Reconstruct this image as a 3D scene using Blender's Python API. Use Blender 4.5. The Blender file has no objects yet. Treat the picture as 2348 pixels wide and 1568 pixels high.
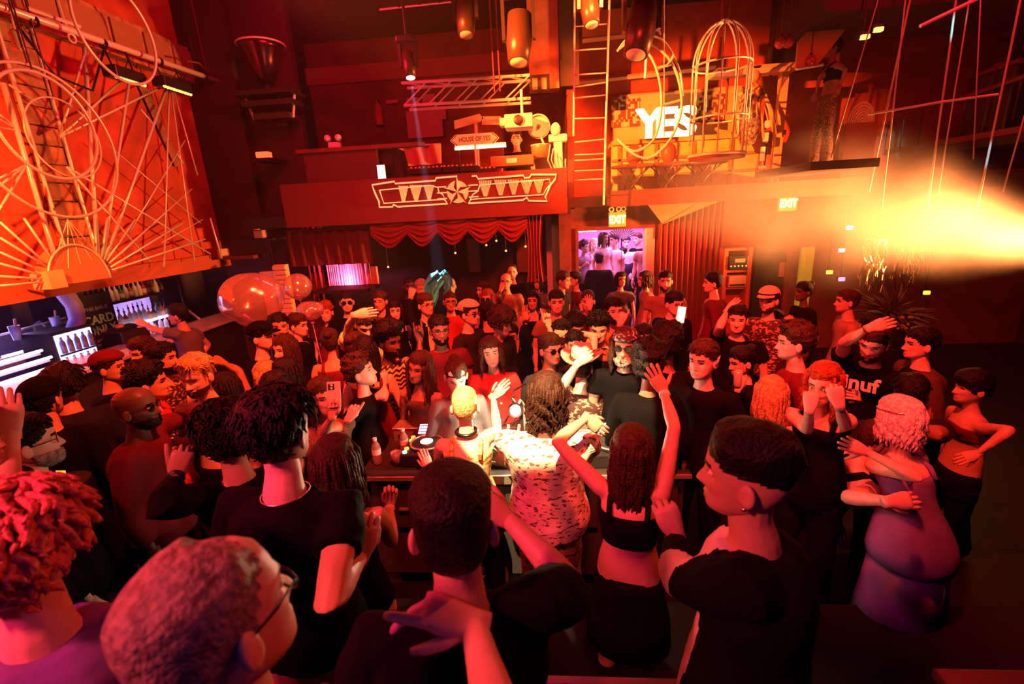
import bpy, bmesh, math, random
import numpy as np
from mathutils import Vector, Matrix

S = bpy.context.scene
COL = S.collection
random.seed(7)
RNG = np.random.default_rng(7)
PI = math.pi

# ---------------------------------------------------------------- camera
# The room frame: X right, Y away from the camera, Z up, floor at 0.  Wide lens, tilted down 16 degrees, rolled 3.
FPX, CX, CY, HC = 1066.0, 1174.0, 784.0, 2.62
_D = np.array([76., -304., FPX]); _D /= np.linalg.norm(_D)
_X = np.array([13300., -416., -FPX]); _X -= _D * (_X @ _D); _X /= np.linalg.norm(_X)
RM = np.array([_X, _D, np.cross(_X, _D)])          # room = RM @ camera(x right, y down, z forward)
EYE = np.array([0., 0., HC])
camd = bpy.data.cameras.new('camera')
camd.sensor_fit = 'HORIZONTAL'; camd.sensor_width = 36.0
camd.lens = 36.0 * FPX / 2348.0
camd.clip_start = 0.05; camd.clip_end = 60
camd.dof.use_dof = True; camd.dof.focus_distance = 3.2; camd.dof.aperture_fstop = 2.8
cam = bpy.data.objects.new('camera', camd); COL.objects.link(cam)
_b = RM @ np.diag([1., -1., -1.])
_m = Matrix.Identity(4)
for _i in range(3):
    for _j in range(3): _m[_i][_j] = float(_b[_i, _j])
    _m[_i][3] = float(EYE[_i])
cam.matrix_world = _m
S.camera = cam

def ray(px, py): return RM @ np.array([(px - CX) / FPX, (py - CY) / FPX, 1.0])
def at_depth(px, py, d): return EYE + ray(px, py) * d
def on_z(px, py, z):
    r = ray(px, py); return EYE + r * ((z - HC) / r[2])
def on_y(px, py, y):
    r = ray(px, py); return EYE + r * (y / r[1])
def on_x(px, py, x):
    r = ray(px, py); return EYE + r * (x / r[0])
def proj(p):
    c = RM.T @ (np.asarray(p, float) - EYE); return CX + FPX * c[0] / c[2], CY + FPX * c[1] / c[2], c[2]

# ---------------------------------------------------------------- world, colour management, light
S.view_settings.view_transform = 'Standard'; S.view_settings.look = 'None'
S.view_settings.gamma = 1.0; S.view_settings.use_curve_mapping = False
S.view_settings.exposure = 0.0
S.cycles.max_bounces = 4; S.cycles.diffuse_bounces = 2; S.cycles.glossy_bounces = 2
S.cycles.transmission_bounces = 4; S.cycles.transparent_max_bounces = 8; S.cycles.volume_bounces = 0
S.cycles.caustics_reflective = False; S.cycles.caustics_refractive = False
S.cycles.sample_clamp_indirect = 4.0
S.cycles.use_denoising = True
S.cycles.volume_step_rate = 2.0; S.cycles.volume_max_steps = 96
W = bpy.data.worlds.new('world'); S.world = W; W.use_nodes = True
W.node_tree.nodes['Background'].inputs[0].default_value = (0.10, 0.008, 0.02, 1)
W.node_tree.nodes['Background'].inputs[1].default_value = 0.03

def lamp(name, kind, loc, target=None, power=100, color=(1, 1, 1), size=0.1, angle=40, blend=0.3, size_y=None, spread=None):
    d = bpy.data.lights.new(name, kind); d.energy = power; d.color = color
    if kind == 'AREA':
        d.size = size
        if size_y: d.shape = 'RECTANGLE'; d.size_y = size_y
        if spread: d.spread = math.radians(spread)
    else: d.shadow_soft_size = size
    if kind == 'SPOT': d.spot_size = math.radians(angle); d.spot_blend = blend
    o = bpy.data.objects.new(name, d); COL.objects.link(o); o.location = [float(v) for v in loc]
    if target is not None:
        o.rotation_euler = (Vector([float(v) for v in target]) - o.location).to_track_quat('-Z', 'Y').to_euler()
    return o
RED = (1.0, 0.030, 0.016); ORG = (1.0, 0.16, 0.018); CRIM = (1.0, 0.02, 0.03); MAG = (1.0, 0.03, 0.22); VIO = (0.28, 0.12, 1.0)

lamp('key_left_wall', 'SPOT', (-3.3, 1.2, 4.9), (-5.4, 2.5, 3.5), 9500, (1, .125, .02), .06, 74, 1.0)
lamp('key_back', 'SPOT', (-3.4, 2.6, 5.2), (2.6, 9.2, 3.35), 21000, (1, .13, .014), .035, 29, .8)
lamp('wash_booth', 'SPOT', (.9, 4.8, 5.4), (-.1, 9.5, 3.3), 5200, (1, .085, .012), .15, 40, 1.0)
lamp('fascia_wash', 'SPOT', (2.4, 4.2, 4.2), (.1, 7.0, 2.95), 1500, (1, .06, .012), .12, 32, 1.0)
lamp('crowd_red', 'SPOT', (.4, .9, 5.4), (.0, 5.2, 1.2), 2700, (1, .045, .02), .2, 76, .7)
lamp('crowd_left_red', 'SPOT', (-.5, 2.0, 5.2), (-2.8, 4.2, 1.3), 2600, (1, .075, .02), .12, 55, .6)
lamp('crowd_right_red', 'SPOT', (.6, 1.6, 5.3), (2.9, 3.7, 1.3), 1600, (1, .04, .02), .12, 58, .6)
lamp('follow_spot', 'SPOT', (-.4, .4, 5.6), (.02, 3.0, 1.05), 6500, (1, .68, .30), .02, 15.5, .05)
lamp('stage_magenta', 'SPOT', (-2.3, -.9, 4.2), (-.7, 1.1, 1.6), 720, (1, .07, .075), .15, 66, .7)
lamp('stage_pink', 'SPOT', (-2.7, -.4, 3.7), (-1.1, .75, 2.05), 420, (1, .02, .17), .1, 30, .8)
lamp('stage_side_red', 'SPOT', (2.6, 2.3, 4.6), (.2, .9, 1.9), 210, (1, .07, .02), .15, 70, .6)
lamp('stage_violet', 'SPOT', (-.2, -1.6, 3.8), (-.2, .9, 2.0), 16, VIO, .2, 60, .7)
lamp('haze_lamp', 'SPOT', tuple(on_y(2440, 565, 6.3)), tuple(on_y(1750, 450, 7.0)), 15000, (1, .26, .06), .25, 56, 1.0)
lamp('crimson_fill', 'POINT', (-2.6, 5.8, 5.0), None, 220, (1, .002, .05), .4)  # added crimson fill that lifts the haze, no fitting hangs here
lamp('crimson_fill_right', 'POINT', (4.6, 5.2, 5.2), None, 140, (1, .01, .02), .4)  # second added fill, for the right half of the room
lamp('bar_glow', 'AREA', (-6.0, 2.9, 1.9), (-6.2, 3.2, 0.6), 60, (.22, .13, 1), .5, size_y=2.2)
lamp('bar_shelf_glow', 'AREA', (-6.45, 5.0, 1.6), (-5.4, 5.0, 1.4), 10, (.6, .4, 1), .3, size_y=1.4)
lamp('side_room_pink', 'AREA', (1.6, 9.9, 2.5), (1.6, 9.9, 0), 190, (1, .26, .85), 1.4)
lamp('alcove_pink', 'SPOT', tuple(on_y(800, 662, 7.3)), tuple(on_y(800, 590, 7.75)), 260, (1, .12, .30), .1, 130, .5)
lamp('beam_white', 'SPOT', tuple(on_y(938, 150, 6.6) + np.array([.02, -.05, -.22])), tuple(on_y(1012, 660, 6.2)), 20000, (.4, .6, 1), .02, 5.0, .4)
lamp('teal_beam', 'SPOT', (3.6, 4.0, 5.7), tuple(on_y(2180, 48, 6.8)), 1500, (.04, .75, .85), .03, 5, .6)
lamp('teal_beam_low', 'SPOT', (3.9, 3.4, 5.5), tuple(on_y(2262, 355, 6.6)), 1800, (.12, .7, .85), .03, 3.6, .6)
lamp('crowd_amber', 'SPOT', (-.3, 1.0, 5.5), tuple(at_depth(1310, 760, 4.1)), 1900, (1, .42, .11), .03, 9, .5)
lamp('crowd_amber_left', 'SPOT', (-.3, 1.0, 5.5), tuple(at_depth(845, 755, 4.2)), 1900, (1, .42, .11), .03, 7.5, .5)
lamp('desk_lamp', 'POINT', tuple(on_z(1182, 940, 1.30) + np.array([0, -.06, .0])), None, 40, (1, .8, .5), .04)


# ---------------------------------------------------------------- materials (procedural)
MATS = {}
def mat(name, col, rough=0.6, metal=0.0, emit=None, estr=0.0, bump=0.0, bscale=40.0, var=0.0, vscale=8.0, trans=0.0, ior=1.45, alpha=None, col2=None, coat=0.0, spec=.5, sss=0.0):
    if name in MATS: return MATS[name]
    m = bpy.data.materials.new(name); m.use_nodes = True; MATS[name] = m
    nt = m.node_tree; b = nt.nodes['Principled BSDF']; I = b.inputs
    I['Base Color'].default_value = (*col, 1); I['Roughness'].default_value = rough; I['Metallic'].default_value = metal
    I['Transmission Weight'].default_value = trans; I['IOR'].default_value = ior; I['Coat Weight'].default_value = coat
    I['Specular IOR Level'].default_value = spec
    if sss: I['Sheen Weight'].default_value = sss
    if alpha is not None: I['Alpha'].default_value = alpha
    if emit: I['Emission Color'].default_value = (*emit, 1); I['Emission Strength'].default_value = estr
    if var or bump or col2:
        tc = nt.nodes.new('ShaderNodeTexCoord')
        if var or col2:
            n = nt.nodes.new('ShaderNodeTexNoise'); n.inputs['Scale'].default_value = vscale; n.inputs['Detail'].default_value = 3
            nt.links.new(tc.outputs['Object'], n.inputs['Vector'])
            r = nt.nodes.new('ShaderNodeValToRGB'); c2 = col2 or tuple(min(1, c * (1 - var)) for c in col)
            c1 = col if col2 else tuple(min(1, c * (1 + var)) for c in col)
            r.color_ramp.elements[0].position = 0.38; r.color_ramp.elements[1].position = 0.62
            r.color_ramp.elements[0].color = (*c2, 1); r.color_ramp.elements[1].color = (*c1, 1)
            nt.links.new(n.outputs[0], r.inputs[0]); nt.links.new(r.outputs[0], I['Base Color'])
        if bump:
            n = nt.nodes.new('ShaderNodeTexNoise'); n.inputs['Scale'].default_value = bscale; n.inputs['Detail'].default_value = 4
            nt.links.new(tc.outputs['Object'], n.inputs['Vector'])
            bp = nt.nodes.new('ShaderNodeBump'); bp.inputs['Strength'].default_value = bump; bp.inputs['Distance'].default_value = 0.02
            nt.links.new(n.outputs[0], bp.inputs['Height']); nt.links.new(bp.outputs[0], I['Normal'])
    return m

# ---------------------------------------------------------------- mesh helpers
class MB:
    """collects shapes; build() links them as ONE mesh object"""
    def __init__(s): s.v = []; s.f = []; s.mi = []; s.n = 0
    def add(s, v, f, mi=0):
        v = np.asarray(v, float).reshape(-1, 3); o = s.n
        s.v.append(v); s.n += len(v)
        s.f += [tuple(int(i) + o for i in q) for q in f]
        s.mi += [mi] * len(f) if np.isscalar(mi) else list(mi)
        return s
    def box(s, lo, hi, mi=0, bev=0.0):
        (a, b, c), (d, e, f) = lo, hi
        v = [(a, b, c), (d, b, c), (d, e, c), (a, e, c), (a, b, f), (d, b, f), (d, e, f), (a, e, f)]
        if bev:
            k = bev; V = []; ids = {}
            bm = bmesh.new(); vs = [bm.verts.new(p) for p in v]
            for q in ((3, 2, 1, 0), (4, 5, 6, 7), (0, 1, 5, 4), (1, 2, 6, 5), (2, 3, 7, 6), (3, 0, 4, 7)): bm.faces.new([vs[i] for i in q])
            bmesh.ops.bevel(bm, geom=bm.edges[:], offset=k, segments=2, affect='EDGES', profile=0.5)
            bm.verts.index_update()
            s.add([x.co[:] for x in bm.verts], [[x.index for x in fc.verts] for fc in bm.faces], mi); bm.free()
            return s
        return s.add(v, [(3, 2, 1, 0), (4, 5, 6, 7), (0, 1, 5, 4), (1, 2, 6, 5), (2, 3, 7, 6), (3, 0, 4, 7)], mi)
    def cbox(s, c, size, mi=0, bev=0.0, R=None):
        h = np.asarray(size) / 2.0; k = MB().box(-h, h, 0, bev); v = np.concatenate(k.v)
        if R is not None: v = v @ np.asarray(R).T
        return s.add(v + np.asarray(c), k.f, mi)
    def rings(s, rs, closed=True, caps=True, mi=0):
        """rs: list of (n,3) rings"""
        n = len(rs[0]); v = np.concatenate(rs); f = []
        for i in range(len(rs) - 1):
            for j in range(n if closed else n - 1):
                k = (j + 1) % n; f.append((i * n + j, i * n + k, (i + 1) * n + k, (i + 1) * n + j))
        if caps and closed: f.append(tuple(range(n - 1, -1, -1))); f.append(tuple((len(rs) - 1) * n + i for i in range(n)))
        return s.add(v, f, mi)
    def tube(s, pts, r, n=8, mi=0, closed=False, caps=True):
        P = np.asarray(pts, float); m = len(P); r = np.broadcast_to(np.asarray(r, float), (m,)) if np.ndim(r) < 2 else r
        T = np.gradient(P, axis=0) if not closed else np.roll(P, -1, 0) - np.roll(P, 1, 0)
        T /= np.linalg.norm(T, axis=1)[:, None] + 1e-12
        u = np.cross(T[0], [0, 0, 1.]); u = np.cross(T[0], [1., 0, 0]) if np.linalg.norm(u) < 0.1 else u
        u /= np.linalg.norm(u); a = np.arange(n) * 2 * PI / n; R = []
        for i in range(m):
            u = u - T[i] * (u @ T[i]); u /= np.linalg.norm(u) + 1e-12; w = np.cross(T[i], u)
            R.append(P[i] + r[i] * (np.cos(a)[:, None] * u + np.sin(a)[:, None] * w))
        if closed: R.append(R[0].copy()); caps = False
        return s.rings(R, True, caps, mi)
    def ring(s, c, rad, r, axis=(0, 0, 1), n=40, m=6, mi=0, a0=0, a1=2 * PI, sx=1.0):
        ax = np.asarray(axis, float); ax /= np.linalg.norm(ax)
        u = np.cross(ax, [0, 0, 1.]); u = np.array([1., 0, 0]) if np.linalg.norm(u) < 0.1 else u / np.linalg.norm(u); w = np.cross(u, ax)
        full = abs(a1 - a0 - 2 * PI) < 1e-6; t = np.linspace(a0, a1, n, endpoint=not full)
        P = np.asarray(c) + rad * (np.cos(t)[:, None] * u * sx + np.sin(t)[:, None] * -w)
        return s.tube(P, r, m, mi, closed=full)
    def lathe(s, prof, c=(0, 0, 0), n=16, mi=0, R=None):
        a = np.arange(n) * 2 * PI / n; rs = []
        for r, z in prof:
            p = np.stack([r * np.cos(a), r * np.sin(a), np.full(n, z)], 1)
            if R is not None: p = p @ np.asarray(R).T
            rs.append(p + np.asarray(c))
        return s.rings(rs, True, True, mi)
    def ball(s, c, r, n=12, m=8, mi=0, R=None):
        r = np.broadcast_to(np.asarray(r, float), (3,)); k = []
        for i in range(m + 1):
            t = PI * (i + 0.02 * (i == 0) - 0.02 * (i == m)) / m; a = np.arange(n) * 2 * PI / n
            p = np.stack([np.sin(t) * np.cos(a), np.sin(t) * np.sin(a), np.full(n, -np.cos(t))], 1) * r
            if R is not None: p = p @ np.asarray(R).T
            k.append(p + np.asarray(c))
        return s.rings(k, True, True, mi)
    def prism(s, poly, y0, y1, mi=0, plane='xz'):
        """polygon (list of 2-D points) extruded"""
        n = len(poly); a = np.asarray(poly, float)
        def put(t):
            if plane == 'xz': return np.stack([a[:, 0], np.full(n, t), a[:, 1]], 1)
            if plane == 'yz': return np.stack([np.full(n, t), a[:, 0], a[:, 1]], 1)
            return np.stack([a[:, 0], a[:, 1], np.full(n, t)], 1)
        v = np.concatenate([put(y0), put(y1)])
        f = [tuple(range(n)), tuple(range(2 * n - 1, n - 1, -1))] + [(i, n + i, n + (i + 1) % n, (i + 1) % n) for i in range(n)]
        return s.add(v, f, mi)
    def build(s, name, m, parent=None, smooth=False, loc=None, kind=None, label=None):
        me = bpy.data.meshes.new(name)
        v = np.concatenate(s.v) if s.v else np.zeros((0, 3))
        if loc is not None: v = v - np.asarray(loc)
        me.from_pydata(v.tolist(), [], s.f)
        for x in (m if isinstance(m, (list, tuple)) else [m]): me.materials.append(x)
        if any(s.mi): me.polygons.foreach_set('material_index', s.mi)
        if smooth: me.polygons.foreach_set('use_smooth', [True] * len(me.polygons))
        bm = bmesh.new(); bm.from_mesh(me); bmesh.ops.recalc_face_normals(bm, faces=bm.faces); bm.to_mesh(me); bm.free()
        return link(name, me, parent, loc, kind, label)

def link(name, me, parent=None, loc=None, kind=None, label=None):
    o = bpy.data.objects.new(name, me); COL.objects.link(o)
    if parent is not None: o.parent = parent
    if loc is not None: o.location = [float(x) for x in loc]
    if kind: o['kind'] = kind
    if label: o['label'] = label
    return o
def thing(name, label, cat, loc=(0, 0, 0), group=None):
    o = bpy.data.objects.new(name, None); COL.objects.link(o); o.location = [float(x) for x in loc]
    o['label'] = label; o['category'] = cat; o.empty_display_size = 0.1
    if group: o['group'] = group
    return o
def tag(o, label, cat, group=None):
    o['label'] = label; o['category'] = cat
    if group: o['group'] = group
    return o
def copy_tree(o, parent=None):
    c = o.copy(); COL.objects.link(c)
    if parent is not None: c.parent = parent
    for ch in list(o.children): copy_tree(ch, c)
    return c
def text_mesh(body, size, depth=0.0, offset=0.0, align='CENTER', xs=1.0):
    cu = bpy.data.curves.new('text', 'FONT'); cu.body = body; cu.size = size; cu.extrude = depth; cu.offset = offset
    cu.align_x = align; cu.align_y = 'CENTER'; cu.resolution_u = 3
    o = bpy.data.objects.new('text', cu); COL.objects.link(o)
    dg = bpy.context.evaluated_depsgraph_get(); me = bpy.data.meshes.new_from_object(o.evaluated_get(dg))
    bpy.data.objects.remove(o); bpy.data.curves.remove(cu)
    n = len(me.vertices); v = np.empty(n * 3); me.vertices.foreach_get('co', v); v = v.reshape(-1, 3); v[:, 0] *= xs
    f = [tuple(p.vertices) for p in me.polygons]; bpy.data.meshes.remove(me)
    return v, f
def add_text(mb, body, c, size, right=(1, 0, 0), up=(0, 0, 1), depth=0.003, offset=0.0, mi=0, xs=1.0):
    v, f = text_mesh(body, size, depth, offset, xs=xs); r = np.asarray(right, float); u = np.asarray(up, float); n = np.cross(r, u)
    mb.add(np.asarray(c) + v[:, :1] * r + v[:, 1:2] * u + v[:, 2:] * n, f, mi)
# ---------------------------------------------------------------- people
def sstep(a, b, x): t = np.clip((x - a) / (b - a), 0, 1); return t * t * (3 - 2 * t)
_ZT = np.array([-.125, -.118, -.108, -.098, -.085, -.07, -.05, -.03, -.01, .02, .05, .075, .095, .108, .116, .12])
_YF = np.array([.045, .068, .083, .089, .090, .091, .089, .088, .086, .094, .091, .084, .066, .044, .022, .0])
_YB = np.array([.03, .012, -.008, -.025, -.045, -.062, -.08, -.092, -.1, -.105, -.104, -.095, -.077, -.052, -.028, -.004])
_HW = np.array([.01, .025, .037, .046, .056, .062, .067, .071, .074, .0765, .076, .070, .057, .040, .022, .004])
def head_grid(rows, cols, fem):
    """a loft with brow, sockets, nose, lips and chin; y forward, z up, eyes at z = 0"""
    t = np.linspace(0, 1, rows); z = -.125 + .245 * (t - .06 * np.sin(2 * PI * t) / PI)
    ph = -PI + 2 * PI * np.arange(cols) / cols; th = ph - .45 * np.sin(ph)
    yf = np.interp(z, _ZT, _YF); yb = np.interp(z, _ZT, _YB); w = np.interp(z, _ZT, _HW) * (.95 if fem else 1)
    ym = np.clip((yf + yb) / 2 * sstep(-.02, -.1, z), -.01, .1)
    c = np.cos(th)[None]; s_ = np.sin(th)[None]
    x = w[:, None] * np.sign(s_) * np.abs(s_) ** .92
    y = np.where(c > 0, ym[:, None] + (yf - ym)[:, None] * np.abs(c) ** .85, ym[:, None] + (yb - ym)[:, None] * np.abs(c) ** .95)
    Z = np.repeat(z[:, None], cols, 1); fr = sstep(.0, .5, c) * np.ones_like(x); ax = np.abs(x)
    g = lambda v, m, s: np.exp(-((v - m) / s) ** 2)
    nose = g(x, 0, .0115 + .006 * sstep(-.02, -.045, Z)) * sstep(-.056, -.045, Z) * (1 - sstep(-.045, .022, Z) * .93) * .029 * (.88 if fem else 1)
    y = y + fr * (nose - .013 * g(ax, .033, .016) * g(Z, -.002, .012) + (.002 if fem else .005) * g(ax, .03, .02) * g(Z, .022, .008)
                  + .006 * g(x, 0, .02) * g(Z, -.070, .006) + .006 * g(x, 0, .018) * g(Z, -.083, .007) - .004 * g(x, 0, .022) * g(Z, -.0765, .003)
                  + .006 * g(x, 0, .018) * g(Z, -.11, .012) + .004 * g(ax, .048, .018) * g(Z, -.03, .018) - .004 * g(ax, .04, .015) * g(Z, -.065, .02))
    return np.stack([x, y, Z], 2), np.repeat(th[None], rows, 0)
def grid_faces(rows, cols):
    return [(i * cols + j, i * cols + (j + 1) % cols, (i + 1) * cols + (j + 1) % cols, (i + 1) * cols + j) for i in range(rows - 1) for j in range(cols)]
HEADS = {}
def head(lod, fem):
    if (lod, fem) not in HEADS:
        r, c = ((50, 56), (34, 38), (24, 28))[lod]
        G, th = head_grid(r, c, fem); f = grid_faces(r, c)
        cen = G.reshape(-1, 3)[np.array(f)].mean(1); ax = np.abs(cen[:, 0]); z = cen[:, 2]; mi = np.zeros(len(f), int); fr = cen[:, 1] > .05
        mi[fr & (ax < .024) & (np.abs(z + .077) < .0115 - .25 * ax)] = 1
        mi[fr & (ax > .014) & (ax < .05) & (np.abs(z - .0225 + .10 * np.abs(ax - .033)) < (.0045, .005, .006)[lod])] = 2
        if lod: mi[fr & (ax > .020) & (ax < .046) & (np.abs(z + .001) < (.005, .006, .007)[lod])] = 2
        f += [tuple(range(c - 1, -1, -1)), tuple((r - 1) * c + i for i in range(c))]; mi = np.append(mi, [0, 0])
        HEADS[(lod, fem)] = (G, th, f, mi)
    return HEADS[(lod, fem)]
def hair_mask(th, z, style):
    a = np.abs(np.degrees(th)); line = np.interp(a, [0, 45, 75, 92, 112, 140, 180], [.072, .070, .035, .018, -.005, -.055, -.07])
    if style == 'receding': line = np.interp(a, [0, 40, 75, 92, 112, 140, 180], [.118, .112, .065, .018, -.005, -.055, -.07])
    if style == 'fringe': line = np.interp(a, [0, 45, 75, 92, 112, 140, 180], [.04, .035, .0, -.02, -.03, -.06, -.075])
    if style == 'fade': line = np.interp(a, [0, 40, 65, 90, 112, 140, 180], [.072, .066, .05, .042, .035, .02, .012])
    return z - line
def lumps(P, k, seed=0):
    r = np.random.default_rng(seed); o = 0
    for i in range(4):
        d = r.normal(size=3); d *= k * (1 + .5 * i) / np.linalg.norm(d); o = o + np.sin(P @ d + r.uniform(0, 6)) / (1 + .4 * i)
    return o / 2.2
def rotm(yaw, pitch=0, roll=0):
    """columns: person's right, forward, up.  yaw 0 faces the camera wall, 90 faces +X"""
    y = math.radians(yaw); f = np.array([math.sin(y), -math.cos(y), 0]); u = np.array([0, 0, 1.]); x = np.cross(f, u)
    p = math.radians(pitch); f2 = f * math.cos(p) + u * math.sin(p); u2 = np.cross(x, f2)
    r = math.radians(roll); x2 = x * math.cos(r) + u2 * math.sin(r); u3 = np.cross(x2, f2)
    return np.stack([x2, f2, u3], 1)
FING = dict(relax=[(.25, .35, .25)] * 4, flat=[(.06, .1, .06)] * 4, open=[(-.05, .12, .1)] * 4, fist=[(1.35, 1.6, 1.0)] * 4, grip=[(.85, .95, .5)] * 4,
            point=[(.0, .05, .05)] + [(1.3, 1.5, .9)] * 3, horns=[(0, .1, .1), (1.3, 1.5, .9), (1.3, 1.5, .9), (0, .1, .1)], peace=[(0, .1, .1), (0, .1, .1), (1.3, 1.5, .9), (1.3, 1.5, .9)],
            thumb=[(1.35, 1.6, 1.0)] * 4, drop=[(.0, .1, .05), (.75, .35, .15), (.9, .3, .15), (1.0, .3, .15)], okay=[(.9, .9, .5), (.3, .3, .2), (.15, .2, .1), (.05, .1, .1)], shaka=[(1.3, 1.5, .9)] * 3 + [(0, .1, .1)])
def hand(mb, wrist, ydir, back, side, s, pose, n=6, mi=0):
    """palm, four unequal fingers and a thumb from the side of the palm.  side +1: thumb towards +x of the hand frame"""
    y = ydir / np.linalg.norm(ydir); z = back - y * (back @ y); z /= np.linalg.norm(z) + 1e-9; x = np.cross(y, z) * side
    T = lambda p: wrist + s * (np.asarray(p)[..., :1] * x + np.asarray(p)[..., 1:2] * y + np.asarray(p)[..., 2:] * z)
    a = np.arange(10) * 2 * PI / 10; sq = lambda v: np.sign(v) * np.abs(v) ** .7
    R = [T(np.stack([cx + w * sq(np.cos(a)), np.full(10, q), zz + t * sq(np.sin(a))], 1)) for q, w, t, cx, zz in
         ((-.03, .026, .021, 0, 0), (.0, .028, .02, 0, 0), (.03, .037, .019, .002, 0), (.06, .042, .017, .001, .001), (.085, .041, .014, -.001, .002), (.1, .036, .008, -.002, .002))]
    if side < 0: R = [r[::-1] for r in R]
    mb.rings(R, True, True, mi)
    cur = FING[pose]; spread = {'open': .11, 'relax': .04, 'flat': .03, 'drop': .05}.get(pose, .03)
    for k, (bx, by, L, r) in enumerate(((.029, .088, .074, .0098), (.0095, .096, .082, .0101), (-.0105, .093, .076, .0096), (-.029, .083, .06, .0085))):
        sp = spread * (1.5 - k); p = np.array([bx, by - .012, .002]); pts = [p.copy()]; ang = 0; q = p.copy()
        d0 = np.array([math.sin(sp), math.cos(sp)])
        q = p + np.array([d0[0] * .012, d0[1] * .012, 0]); pts.append(q.copy())
        for c, l in zip(cur[k], (.46, .30, .24)):
            ang += c
            for h in (.5, 1):
                q = q + L * l * .5 * np.array([d0[0] * math.cos(ang), d0[1] * math.cos(ang), -math.sin(ang)]); pts.append(q.copy())
        rr = r * np.array([1, 1.05, 1, 1.02, .93, .92, .86, .55]); mb.tube(T(np.array(pts)), rr * s, n, mi)
    tk = {'fist': (.25, 1.0), 'grip': (.5, .55), 'thumb': (.12, -.05), 'open': (1.0, .1), 'horns': (.3, .9), 'point': (.35, .8), 'shaka': (1.2, 0), 'okay': (.45, .5)}.get(pose, (.6, .2))
    p = np.array([.022, .018, -.006]); pts = [p.copy()]; an = tk[0]
    for i, l in enumerate((.035, .032, .026)):
        dirx, diry = math.sin(an), math.cos(an); dz = -.35 * (1 if tk[1] < .9 else 2.2)
        v = np.array([dirx, diry, dz]); v /= np.linalg.norm(v); v = v if pose != 'thumb' else np.array([.35, .93, .12]); p = p + v * l * (1.2 if pose == 'thumb' else 1); pts.append(p.copy()); an -= tk[1] * .9
    mb.tube(T(np.array(pts)), np.array([.014, .0125, .0105, .006]) * s, n, mi)

def remesh(mb, vox, smooth=4):
    me = bpy.data.meshes.new('t'); me.from_pydata(np.concatenate(mb.v).tolist(), [], mb.f)
    bm = bmesh.new(); bm.from_mesh(me)
    bmesh.ops.recalc_face_normals(bm, faces=bm.faces); bm.to_mesh(me); bm.free()
    o = bpy.data.objects.new('t', me); COL.objects.link(o)
    m = o.modifiers.new('r', 'REMESH'); m.mode = 'VOXEL'; m.voxel_size = vox; m.adaptivity = 0
    m = o.modifiers.new('s', 'SMOOTH'); m.factor = .5; m.iterations = smooth
    dg = bpy.context.evaluated_depsgraph_get(); e = o.evaluated_get(dg).to_mesh()
    n = len(e.vertices); v = np.empty(n * 3); e.vertices.foreach_get('co', v); nr = np.empty(n * 3); e.vertices.foreach_get('normal', nr)
    f = [tuple(p.vertices) for p in e.polygons]
    bpy.data.objects.remove(o); bpy.data.meshes.remove(me)
    return v.reshape(-1, 3), f, nr.reshape(-1, 3)
def mesh_obj(name, v, f, mats, parent, loc, mi=None):
    me = bpy.data.meshes.new(name); me.from_pydata((v - loc).tolist(), [], f)
    for m in mats: me.materials.append(m)
    if mi is not None: me.polygons.foreach_set('material_index', np.asarray(mi, dtype=np.int32))
    me.polygons.foreach_set('use_smooth', np.ones(len(f), bool))
    return link(name, me, parent)
SKIN = dict(pale=(.68, .43, .34), tan=(.50, .29, .20), brown=(.27, .14, .09), dark=(.10, .052, .035))
HAIRC = dict(black=(.006, .005, .006), brown=(.035, .016, .009), red=(.22, .05, .015), blond=(.42, .27, .11), bleach=(.62, .48, .2), grey=(.25, .2, .19), white=(.75, .66, .7), pink=(.6, .16, .14), teal=(.05, .5, .5))
CLO = dict(black=(.0035, .0032, .004), char=(.02, .018, .02), grey=(.12, .11, .115), white=(.72, .68, .62), red=(.42, .03, .03), navy=(.012, .012, .03), cream=(.55, .45, .32), khaki=(.32, .22, .13), yellow=(.6, .42, .12), brown=(.08, .04, .025),
           purple=(.16, .1, .3), maroon=(.10, .012, .02), denim=(.05, .06, .11), olive=(.1, .09, .04), peach=(.30, .15, .10), blush=(.6, .33, .22))
def skin_mat(k): return mat('skin_' + k, SKIN[k], .46, spec=.4, bump=.05, bscale=60, var=.06, vscale=14)
def hair_mat(k): return mat('hair_' + k, HAIRC[k], .42, spec=.22, bump=.5, bscale=110, var=.35, vscale=60)
def cloth_mat(k): return CLOTHX[k]() if k in CLOTHX else mat('cloth_' + k, CLO[k], .85, spec=.08, bump=.12, bscale=45, var=.15, vscale=5)
CLOTHX = {}
EYE_W = mat('eye_white', (.7, .66, .6), .25); EYE_I = mat('iris', (.02, .012, .01), .2)
GLASS_F = mat('spectacle_frame', (.008, .007, .008), .25); LENS_D = mat('dark_lens', (.004, .004, .005), .08, coat=1)

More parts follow.
